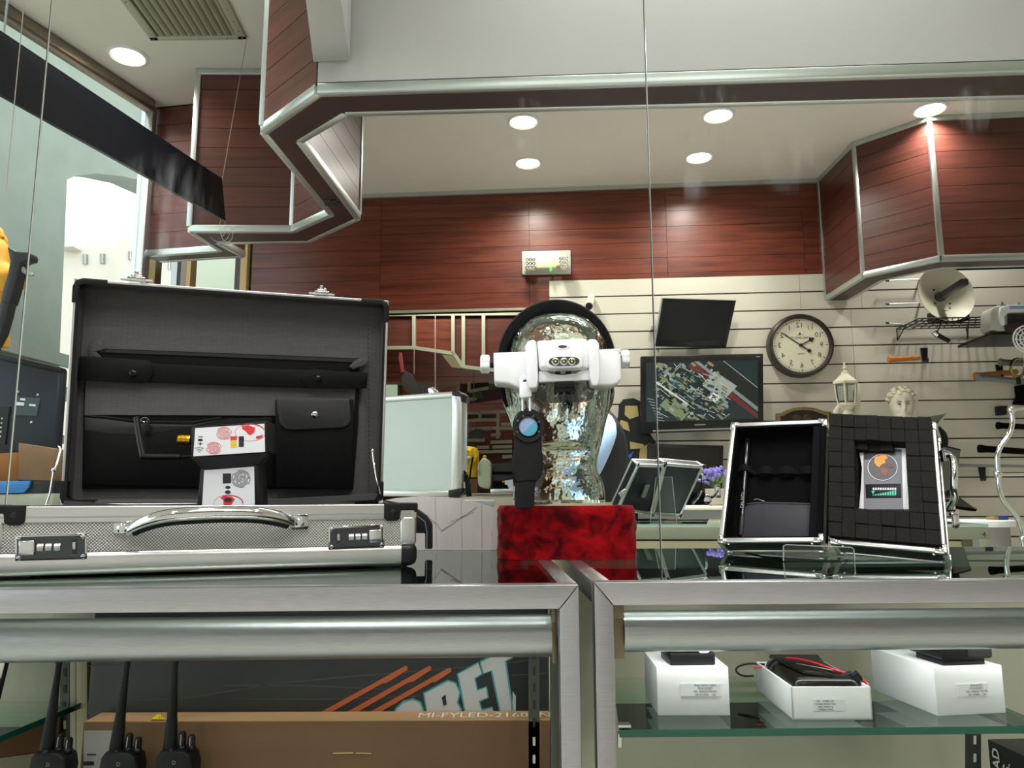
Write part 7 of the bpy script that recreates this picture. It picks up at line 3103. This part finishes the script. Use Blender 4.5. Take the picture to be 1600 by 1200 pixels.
# chrome bent rack near the right edge
CR = YP(2.02)
t = thing('chrome_rack', 'bent chrome tube rack with cross bars at the end of the slatwall', 'rack', np.array([*CR.px(1600, 800)[:2], 0]))
pth = bez([CR.px(x, y) for x, y in ((1580, 642), (1582, 660), (1576, 680), (1564, 697), (1558, 715), (1560, 742), (1561, 760), (1568, 782), (1583, 800), (1593, 815), (1599, 836), (1600, 850))], 5)
pth.append(np.array([*CR.px(1604, 900)[:2], 0.9]))
pth.append(np.array([*CR.px(1604, 900)[:2], 0.0]))
mb = MB()
mb.tube(pth, .0062, n=12)
mb.build('upright', M_chrome, t)
for (x, y, y2) in ((1580, 641, 634), (1559, 741, 740), (1599, 843, 843)):
    mb = MB()
    mb.tube([CR.px(x, y), CR.px(x + 80, y2 - (6 if y < 700 else 0), .1)], .0048, n=10)
    mb.build('cross_bar', M_chrome, t)
    mb = MB()
    mb.lathe([(.0085, -.008), (.0098, -.004), (.0098, .004), (.0085, .008)], CR.px(x, y), axis=EZ, n=16)
    mb.build('joint', M_chrome, t)
mb = MB()
mb.tube([p + np.array([.20, .1, 0]) for p in pth], .0062, n=10)
mb.build('upright', M_chrome, t)

# stickers and outlets on the fascia underside
t = thing('outlet_plate', 'dark three-gang outlet plate under the zigzag fascia', 'outlet', atz(522, 317, ZB - .004))
for x0, x1, y0, y1 in ((506, 515, 311, 320), (517, 525, 312, 321), (527, 533, 315, 322)):
    P = [atz(x, y, ZB - .0045) for x, y in ((x0, y0), (x1, y0), (x1 + 1, y1), (x0 + 2, y1))]
    mb = MB()
    mb.prism(P, (0, 0, -.004))
    mb.build('socket', M_ink, t)

# ---------------------------------------------------------------- at the far left, by the storefront
JP = YP(2.15)
t = thing('yellow_jacket', 'yellow jacket hanging at the left edge above the navy television back', 'jacket', np.array([*JP.px(-20, 500)[:2], 0]))
M_yel = mat('yellow_cloth', 'd79a22', .75, noise=.15, nscale=12, bump=.4, bscale=20)


def sect(name, m, parent, pts, r, n=14, sy=.7):
    """soft limb through picture points with radii given in picture points"""
    k = 2.15 / 1200
    mb = MB()
    mb.tube(bez([JP.px(x, y, w) for x, y, w in pts], 5), np.interp(np.linspace(0, 1, (len(pts) - 1) * 5 + 1), np.linspace(0, 1, len(r)), r) * k, n=n)
    return mb.build(name, m, parent, ang=60)


sect('body', M_yel, t, [(-28, 350, .02), (-22, 372, .02), (-24, 410, .02), (-26, 470, .03), (-30, 540, .04)], [8, 30, 36, 36, 40])
sect('sleeve', M_yel, t, [(-8, 372, -.01), (0, 392, -.03), (0, 420, -.05), (16, 440, -.07), (10, 458, -.07)], [8, 14, 15, 23, 10])
sect('collar', M_yel, t, [(-14, 352, .0), (-2, 362, -.01), (4, 372, -.02)], [6, 7, 3])
mb = MB()
hk = JP.px(-24, 352, .03)
mb.tube([hk, hk + EZ * .06, np.array([hk[0], hk[1], ZC])], .003, n=6)
mb.build('hanger_wire', M_grey, t)
t = thing('shoulder_stock', 'dark grey shoulder stock with T-shaped butt held against the yellow jacket', 'stock', np.array([*JP.px(10, 505)[:2], float(JP.px(10, 520)[2])]))
mb = MB()
mb.pxp(JP, [(10, 384), (24, 392), (44, 393), (47, 397), (46, 405), (36, 407), (30, 412), (26, 432), (20, 455), (14, 474), (8, 474), (0, 470), (4, 450), (12, 424), (15, 408), (13, 396)], -.14, -.10)
mb.build('butt', mat('stock_grey', '23292f', .5), t, bevel=.006, seg=3)
mb = MB()
mb.pxp(JP, [(13, 468), (14, 474), (10, 492), (2, 520), (-20, 560), (-30, 550), (-10, 510), (0, 470)], -.137, -.103)
mb.build('barrel', mat('stock_dark', '1c2126', .5), t, bevel=.004)
for k in range(6):
    mb = MB()
    y = 478 + k * 6
    mb.pxp(JP, [(12 - k * 1.9, y), (14.5 - k * 1.9, y + 2), (12.5 - k * 1.9, y + 4.5), (10 - k * 1.9, y + 3)], -.13, -.11)
    mb.build('rail_tooth', M_grey, t)
mb = MB()
mb.tube([JP.px(31, 413, -.12), JP.px(38, 424, -.12), JP.px(46, 428, -.12), JP.px(52, 430, -.12)], [.006, .007, .006, .004], n=10)
mb.build('pale_hook', mat('pale_hook', 'a7a79f', .5), t)

NV = PL(at(40, 620, 2.42), (-.12, 1, 0))
t = thing('television', 'navy television seen from its back with a label plate, at the left edge', 'television', np.array([*NV.px(30, 720)[:2], ZT]))
P = [NV.px(x, y) for x, y in ((-90, 532), (94, 573), (84, 716), (-90, 716))]
q = Quad(*P)
mb = MB()
q.box(mb, 0, 1, 0, 1, .012, .06)
mb.build('back_cover', M_navy, t, bevel=.01, seg=3)
mb = MB()
q.box(mb, 0, 1, 0, .06, .004, .05)
mb.build('top_edge', mat('navy_edge', '15191f', .3), t, bevel=.004)
mb = MB()
mb.pxp(NV, [(26, 620), (63, 622), (57, 650), (23, 648)], .009, .013)
lp_ = mb.build('label_plate', mat('grey_blue_label', '3d4a52', .35), t)
for pts in ([(26, 628), (38, 629), (37, 634), (25, 633)], [(46, 631), (56, 632), (55, 635), (45, 634)], [(32, 622), (40, 623), (39, 626), (31, 625)]):
    mb = MB()
    mb.pxp(NV, pts, .0082, .0092)
    mb.build('label_print', M_paper, lp_)
for x, y in ((28, 612), (59, 617), (49, 660)):
    mb = MB()
    mb.ell(NV.px(x, y, .011), (.004, .003, .004), 8, 6)
    mb.build('screw', M_alu, t)
mb = MB()
mb.pxp(NV, [(-30, 640), (15, 635), (8, 694), (-30, 694)], .006, .014)
pt_ = mb.build('port_recess', mat('port_black', '0d0f12', .5), t)
for k in range(5):
    for j in range(2):
        mb = MB()
        mb.ell(NV.px(-2 + j * 5 - k * .7, 654 + k * 7, .005), (.003, .002, .003), 8, 6)
        mb.build('port', M_alu, pt_)
mb = MB()
p = NV.px(20, 716, .03)
mb.box2((p[0] - .12, p[1] - .06, ZT), (p[0] + .06, p[1] + .08, float(p[2]) + .01))
mb.build('foot', M_navy, t)

BX_ = PL(at(40, 720, 2.30), (-.12, 1, 0))


def flatbox(name, label, cat, parts_, zfoot=None):
    x = sum(q[0] for q in parts_[0][2]) / len(parts_[0][2])
    y = max(q[1] for q in parts_[0][2])
    t = thing(name, label, cat, BX_.px(x, y))
    for nm, m, pts, w0, w1 in parts_:
        mb = MB()
        mb.pxp(BX_, pts, w0, w1)
        mb.build(nm, m, t, bevel=.001)
    return t


flatbox('carton', 'worn brown carton with taller side standing on blue folder left of the attache lid', 'carton',
        [('side', mat('worn_card', '7b6047', .85, noise=.2, nscale=14), [(29, 692), (86, 701), (84, 751), (28, 750)], -.01, .09), ('flap', mat('orange_card', '8a5a26', .8), [(-80, 712), (29, 707), (28, 752), (-80, 758)], 0, .08)])
flatbox('folder', 'bright blue plastic folder lying under the worn brown carton', 'folder',
        [('cover', mat('blue_plastic', '3d7fc4', .35), [(-80, 756), (8, 752), (47, 751), (44, 762), (36, 770), (-80, 773)], -.02, .06)])
flatbox('black_tray', 'black tray beside the blue folder under the worn brown carton', 'tray',
        [('body', mat('tray_black', '11161a', .4), [(49, 752), (86, 751), (83, 772), (38, 772)], -.01, .09)])
flatbox('white_carton', 'dull white carton stack at the left below the blue folder', 'carton',
        [('upper_carton', mat('dull_white', 'a5a79a', .6), [(-80, 774), (84, 771), (82, 790), (-80, 793)], -.012, .10), ('lower_carton', mat('dull_white_2', '8f9184', .6), [(-80, 793), (82, 790), (81, 818.5), (-80, 820)], -.008, .10)])

# ---------------------------------------------------------------- the mirror band of the far wall: the shop goes on in it
aL, aR = -1.52, a_slat
nook = struct('wall_nook')
mb = MB()
mb.fbox(RF, (-2.25, 7.6, 0), (1.2, 7.7, ZC))
mb.build('rear', M_blackm, nook)
N1 = BP(7.55)
n_z = [N1.px(700, y)[2] for y in (440, 820)]
zz = float(n_z[0])
row = 0
while zz > 0.1:
    mb = MB()
    mb.fbox(RF, (-2.25, 7.55 + random.uniform(0, .002), zz - .138), (1.2, 7.6, zz))
    mb.build('plank', M_wood, nook)
    zz -= .141
for x in (-2.30, 1.1):
    mb = MB()
    mb.fbox(RF, (x, BW + .12, 0), (x + .1, 7.6, ZC))
    mb.build('side', M_wood2, nook)
# frame of the band
mb = MB()
mb.fbox(RF, (aL, BW - .006, z_mir - .012), (aR, BW + .012, z_mir + .004))
mb.build('frame_rail', mat('pale_metal_rail', 'c9c7b0', .35, .6), nook)
zlow = ab(700, 800, BW)[1]
mb = MB()
mb.fbox(RF, (aL, BW - .004, 0), (aR, BW + .06, zlow))
mb.build('lower_wall', M_wood2, nook)
# fascia repeated inside, tier by tier
M_rail_p = mat('pale_rail', 'bdbda4', .4, .5)
M_olive = mat('olive_panel', '6d6848', .6)


def tier(b, panels, rails, olive=()):
    pl_ = BP(b)
    for pts in panels:
        mb = MB()
        mb.pxp(pl_, pts, 0, .05)
        mb.build('panel', M_wood2 if random.random() < .7 else M_wood, nook)
    for (x0, y0, x1, y1, w) in rails:
        mb = MB()
        mb.bar(pl_.px(x0, y0, -.02), pl_.px(x1, y1, -.02), .03, w * b / 1200, up=EY)
        mb.build('rail', M_rail_p, nook)
    for pts in olive:
        mb = MB()
        mb.pxp(pl_, pts, -.03, .0)
        mb.build('soffit', M_olive, nook)


tier(6.3, [[(500, 489), (645, 489), (645, 543), (500, 543)], [(649, 488), (705, 487), (705, 552), (649, 544)], [(711, 486), (723, 486), (723, 575), (711, 555)], [(725, 486), (754, 486), (754, 578), (725, 573)], [(757, 485), (880, 484), (880, 600), (757, 580)]],
     [(500, 491.5, 645, 491.5, 4), (645, 491, 880, 489.5, 2.5), (647, 489, 647, 545, 5), (708, 487, 708, 553, 4.5), (724, 486, 724, 574, 1.6), (755.5, 486, 755.5, 578, 2.4), (500, 544.5, 647, 543.5, 6), (647, 543.5, 709, 552.5, 4.5), (709, 552.5, 724, 574, 3), (724, 573, 790, 581, 4)],
     [[(690, 554), (710, 556), (721, 576), (706, 574)]])
tier(6.9, [[(500, 600), (627, 600), (627, 640), (500, 640)], [(716, 600), (765, 597), (765, 610), (716, 614)], [(725, 600), (790, 596), (800, 620), (735, 630)]],
     [(600, 600, 625, 599, 3), (625, 599.5, 716, 599.5, 2), (716, 597, 716, 614, 3), (733, 597, 733, 612, 2.5), (733, 612, 764, 606, 3), (764, 598, 790, 596, 5), (723, 627, 745, 622, 2.5)],
     [[(737, 614), (752, 612), (757, 622), (741, 622)], [(764, 600), (790, 598), (790, 606), (766, 610)]])
mb = MB()
mb.pxp(BP(6.85), [(560, 602), (620, 601), (620, 618), (560, 619)], 0, .03)
mb.build('lit_window', mat('pale_green_window', 'cfe8c4', .6, emit='cfe8c4', estr=.5), nook)
tier(7.1, [[(724, 648), (748, 648), (748, 656), (724, 658)], [(752, 648), (778, 648), (778, 656), (752, 656)], [(768, 672), (780, 671), (780, 678), (768, 680)]],
     [(720, 646, 749, 645, 1.6), (722, 658, 750, 656, 1.8), (750, 645, 750, 657, 2), (750, 644, 800, 643, 1.6), (750, 656, 778, 656, 1.6), (778, 644, 778, 685, 1.2), (783, 663, 800, 663, 2), (721, 671, 767, 669, 1.6), (720, 681, 732, 681, 1.8), (767, 680, 782, 678, 1.4), (768, 669, 800, 669, 1), (730, 688, 755, 688, 1.5), (755, 684, 755, 690, 1.5), (766, 691, 800, 690, 1.6), (745, 699, 800, 698, 1.4), (745, 706, 800, 705, 1.2), (785, 714, 800, 713, 1.2)],
     [[(722, 690), (745, 690), (745, 700), (722, 700)], [(764, 694), (769, 694), (770, 704), (764, 704)]])
t = thing('hanging_sign', 'grey hanging board with a red edge and thin cord, far behind the silver case', 'sign', BP(6.0).px(640, 580))
wp('board', mat('grey_hanging_board', '4d4845', .5), [(627, 575), (645, 585), (653, 605), (655, 622), (632, 610), (626, 590)], 0, .01, t, 0, BP(6.0))
wp('board', mat('grey_hanging_board_2', '444140', .5), [(650, 600), (682, 604), (690, 614), (690, 625), (655, 622)], .05, .06, t, 0, BP(6.0))
wp('red_edge', mat('faded_red', 'a5453e', .6), [(624, 550), (627, 551), (631, 580), (627, 583), (623, 560)], -.01, .01, t, 0, BP(6.0))
mb = MB()
mb.tube([BP(6.0).px(680, 606), BP(6.0).px(680, 440)], .004, n=5)
mb.build('cord', M_cord, t)
mb = MB()
mb.tube([BP(6.0).px(647, 584), BP(6.0).px(647, 440)], .0025, n=5)
mb.build('cord', M_cord, t)
t = thing('hanging_sign', 'small grey board with pale edge hanging over the far yellow jacket', 'sign', BP(6.6).px(742, 678))
wp('board', mat('charcoal_board', '3a3b38', .5), [(732, 676), (742, 670), (755, 671), (755, 685), (736, 684)], 0, .02, t, 0, BP(6.6))
wp('pale_edge', mat('beige_edge', '9c8872', .6), [(729, 660), (736, 659), (737, 672), (730, 678)], 0, .02, t, 0, BP(6.6))
mb = MB()
mb.tube([BP(6.6).px(740, 672), BP(6.6).px(740, 560)], .003, n=5)
mb.build('cord', M_cord, t)

# goods that show there
N2 = BP(5.4)
kx = 5.4 / 1200
zc2 = float(N2.px(740, 773)[2])
t = thing('back_counter', 'low pale counter under the yellow jacket and white jug in the far nook', 'counter', np.array([*N2.px(745, 800)[:2], 0]))
mb = MB()
l_, r_ = N2.px(690, 773), N2.px(815, 773)
mb.box2((l_[0], l_[1] - .12, 0), (r_[0], l_[1] + .4, zc2))
mb.build('body', M_cream, t, bevel=.003)
mb = MB()
mb.box2((l_[0] - .01, l_[1] - .13, zc2), (r_[0] + .01, l_[1] + .42, zc2 + .008))
mb.build('top', M_alu, t, bevel=.002)
t = thing('carton', 'small brown carton under the far yellow jacket', 'carton', N2.px(733, 772))
mb = MB()
mb.pxp(N2, [(712, 748), (746, 748), (746, 770.5), (712, 770.5)], 0, .14)
mb.build('body', M_card, t, bevel=.002)
mb = MB()
mb.pxp(N2, [(728, 748), (731, 748), (731, 770), (728, 770)], -.002, .001)
mb.build('tape', M_cardtop, t)
t = thing('yellow_jacket', 'bright yellow jacket with dark strap standing on the small far carton', 'jacket', N2.px(733, 748))
M_yel2 = mat('bright_yellow_cloth', 'e6bd1c', .7, noise=.12, nscale=10, bump=.4, bscale=14)
mb = MB()
mb.tube([N2.px(735, 746, .05), N2.px(735, 725, .05), N2.px(735, 705, .05), N2.px(736, 698, .05)], [.05, .062, .062, .030], n=16)
mb.build('body', M_yel2, t)
mb = MB()
mb.tube([N2.px(741, 702, .0), N2.px(744, 714, -.02), N2.px(740, 722, -.03)], [.025, .022, .014], n=10)
mb.tube([N2.px(729, 704, .0), N2.px(722, 716, -.02), N2.px(726, 722, -.03)], [.025, .022, .016], n=10)
mb.build('sleeve', M_yel2, t)
mb = MB()
mb.tube([N2.px(739, 714, -.05), N2.px(736, 730, -.045), N2.px(734, 747, -.03)], .007, n=6)
mb.build('dark_strap', M_black, t)
mb = MB()
mb.ell(N2.px(732, 716, -.035), (.022, .01, .014), 10, 6)
mb.build('band', mat('silver_band', 'b9c0a0', .4), t)
t = thing('white_jug', 'translucent white plastic jug beside the far yellow jacket', 'jug', N2.px(757, 771.5))
mb = MB()
mb.pxp(N2, [(745, 727), (749, 722), (753, 716), (760, 716), (765, 722), (767.5, 728), (767, 760), (764, 765), (750, 762), (746, 757)], 0, .10)
jb = mb.build('body', mat('milky_plastic', 'c8d3b4', .4), t, bevel=.012, seg=3)
mb = MB()
mb.lathe([(.014, 0), (.014, .02), (.010, .024)], N2.px(757, 717, .05), n=14)
mb.build('cap', mat('cap_yellow', 'cdbf3a', .5), t)
mb = MB()
mb.tube([N2.px(748, 726, -.002), N2.px(747, 734, -.02), N2.px(749, 742, -.002)], .006, n=8)
mb.build('grip', jb.data.materials[0], t)
t = thing('briefcase', 'tiny open dark case with a white device inside, far in the nook', 'briefcase', N2.px(785, 772))
mb = MB()
mb.pxp(N2, [(767, 725), (803, 724), (803, 768), (768, 768)], .04, .08)
mb.build('lid', mat('lid_dark', '2a2a2b', .6), t, bevel=.004)
mb = MB()
mb.pxp(N2, [(769, 737), (803, 737), (803, 741), (769, 741)], .034, .04)
mb.pxp(N2, [(770, 752), (800, 751), (800, 762), (771, 763)], .034, .04)
mb.build('pocket', M_blackm, t, kind='stuff')
mb = MB()
mb.pxp(N2, [(766, 764), (803, 764), (803, 770.5), (766, 770.5)], -.08, .04)
mb.build('base', M_satin, t, bevel=.003)
mb = MB()
mb.pxp(N2, [(788, 751), (801, 749), (802, 756), (803, 765), (796, 766), (793, 758), (789, 757)], -.02, -.01)
mb.build('white_face', M_paper, t)
mb = MB()
mb.ell(N2.px(786, 753, -.015), (.006, .006, .006), 8, 6)
mb.build('gold_socket', M_gold, t)

# ---------------------------------------------------------------- the photographer's mirror image, built as a person side on
Yp = 3.35
Q = lambda x, y, dy=0.0: at(x, y, Yp) + np.array([0, dy, 0])
pers = thing('person', 'person in light blue shirt and black waistcoat behind the glass head holding up a phone', 'person', np.array([*Q(945, 800)[:2], 0]))


def skin(name, verts, edges, radii, m, parent, sub=2, rootv=0):
    me = bpy.data.meshes.new(name)
    inv = np.array(MW[parent.name].inverted())
    A = np.array(verts, float)
    A = A @ inv[:3, :3].T + inv[:3, 3]
    me.from_pydata([tuple(q) for q in A], edges, [])
    me.materials.append(m)
    o = bpy.data.objects.new(name, me)
    COL.objects.link(o)
    o.parent = parent
    MW[o.name] = MW[parent.name]
    sk = o.modifiers.new('skin', 'SKIN')
    sk.use_smooth_shade = True
    if not me.skin_vertices:
        bpy.context.view_layer.update()
    lay = me.skin_vertices[0] if me.skin_vertices else None
    if lay is None:
        bm = bmesh.new()
        bm.from_mesh(me)
        bm.verts.layers.skin.verify()
        bm.to_mesh(me)
        bm.free()
        lay = me.skin_vertices[0]
    for i, r in enumerate(radii):
        lay.data[i].radius = (r, r) if np.isscalar(r) else r
        lay.data[i].use_root = (i == rootv)
    s = o.modifiers.new('smooth', 'SUBSURF')
    s.levels = s.render_levels = sub
    return o


ox = float(Q(930, 700)[0])
B3 = lambda x, y, z: np.array([ox + x, Yp + y, z])
verts = [B3(0, 0, .93), B3(0, 0, 1.12), B3(0, 0, 1.32), B3(-.01, 0, 1.46), B3(-.025, 0, 1.53), B3(-.045, 0, 1.60), B3(-.05, 0, 1.68), B3(-.05, 0, 1.74),
         B3(.02, -.17, 1.385), B3(-.06, -.21, 1.20), B3(-.14, -.12, 1.13), B3(-.20, -.08, 1.12),
         B3(0, .16, 1.40), B3(.02, .19, 1.17), B3(-.14, .12, 1.13), B3(-.20, .08, 1.12),
         B3(.0, -.09, .86), B3(-.02, -.10, .48), B3(0, -.10, .08), B3(-.14, -.11, .04),
         B3(.0, .09, .86), B3(-.01, .10, .48), B3(.02, .10, .08), B3(-.12, .11, .04)]
edges = [(0, 1), (1, 2), (2, 3), (3, 4), (4, 5), (5, 6), (6, 7), (3, 8), (8, 9), (9, 10), (10, 11), (3, 12), (12, 13), (13, 14), (14, 15), (0, 16), (16, 17), (17, 18), (18, 19), (0, 20), (20, 21), (21, 22), (22, 23)]
radii = [.12, .115, .12, .06, .05, .075, .088, .06, .055, .042, .032, .034, .055, .042, .032, .034, .085, .06, .045, .035, .085, .06, .045, .035]
M_skin = mat('skin', 'b98a6d', .55)
skin('body', verts, edges, radii, M_skin, pers)
skin('shirt', [B3(0, 0, 1.02), B3(0, 0, 1.32), B3(-.008, 0, 1.45), B3(-.015, 0, 1.49), B3(.02, -.175, 1.385), B3(-.06, -.215, 1.20), B3(-.14, -.14, 1.14), B3(0, .165, 1.405), B3(.02, .195, 1.18), B3(-.10, .135, 1.14)],
     [(0, 1), (1, 2), (2, 3), (2, 4), (4, 5), (5, 6), (2, 7), (7, 8), (8, 9)], [.118, .126, .075, .062, .072, .062, .048, .072, .062, .048], mat('light_blue_shirt', 'a9c6ea', .7, bump=.4, bscale=30), pers)
skin('waistcoat', [B3(.01, 0, .98), B3(.012, 0, 1.15), B3(.012, 0, 1.32), B3(.005, 0, 1.44), B3(.01, -.10, 1.44), B3(.01, .10, 1.44)], [(0, 1), (1, 2), (2, 3), (3, 4), (3, 5)], [(.155, .14), (.155, .14), (.155, .15), (.085, .085), .062, .062], mat('black_quilted_vest', '17181b', .35), pers)
skin('trousers', [B3(0, 0, .95), B3(0, -.09, .86), B3(-.02, -.10, .48), B3(0, -.10, .10), B3(0, .09, .86), B3(-.01, .10, .48), B3(.02, .10, .10)], [(0, 1), (1, 2), (2, 3), (0, 4), (4, 5), (5, 6)], [.13, .10, .075, .06, .10, .075, .06], mat('dark_trousers', '1d2026', .7), pers)
mb = MB()
mb.ell(B3(-.030, 0, 1.700), (.090, .092, .078), 24, 16)
mb.ell(B3(-.005, 0, 1.655), (.072, .088, .085), 20, 12)
mb.build('hair', mat('dark_hair', '1a1512', .6), pers)
mb = MB()
hc = B3(-.055, 0, 1.655)
mb.tube([hc + np.array([-.075, 0, .02]), hc + np.array([-.105, 0, -.012]), hc + np.array([-.085, 0, -.02])], [.008, .013, .008], n=10)
mb.build('nose', M_skin, pers)
for s in (-1, 1):
    mb = MB()
    mb.ell(hc + np.array([.0, s * .080, .0]), (.018, .008, .03), 12, 8)
    mb.build('ear', M_skin, pers)
    mb = MB()
    mb.ell(hc + np.array([-.078, s * .032, .025]), (.006, .011, .006), 10, 6)
    mb.build('eye', M_ink, pers)
    hand_ = B3(-.215, s * .07, 1.12)
    for k in range(4):
        L = (.05, .058, .055, .044)[k]
        z = .028 - k * .018
        mb = MB()
        mb.tube([hand_ + np.array([0, 0, z]), hand_ + np.array([-.03, -s * .008, z + .004]), hand_ + np.array([-.034, -s * (.008 + L * .5), z + .004]), hand_ + np.array([-.020, -s * (.012 + L * .9), z])], [.009, .0085, .008, .006], n=8)
        mb.build('finger', M_skin, pers)
    mb = MB()
    mb.tube([hand_ + np.array([.0, 0, .02]), hand_ + np.array([.0, -s * .03, .045]), hand_ + np.array([-.012, -s * .05, .05])], [.011, .010, .008], n=8)
    mb.build('thumb', M_skin, pers)
mb = MB()
mb.ell(hc + np.array([-.082, 0, -.045]), (.006, .022, .005), 12, 6)
mb.build('mouth', mat('lips', '9a5f50', .5), pers)
ph_ = thing('phone', 'dark phone held up by the person in the black waistcoat', 'phone', B3(-.243, 0, 1.09))
mb = MB()
mb.box(B3(-.239, 0, 1.12), (.009, .16, .078))
mb.build('body', M_black, ph_, bevel=.003)
mb = MB()
mb.lathe([(.012, 0), (.012, .003)], B3(-.2435, .05, 1.14), axis=(-1, 0, 0), n=16)
mb.build('lens', M_chrome, ph_)
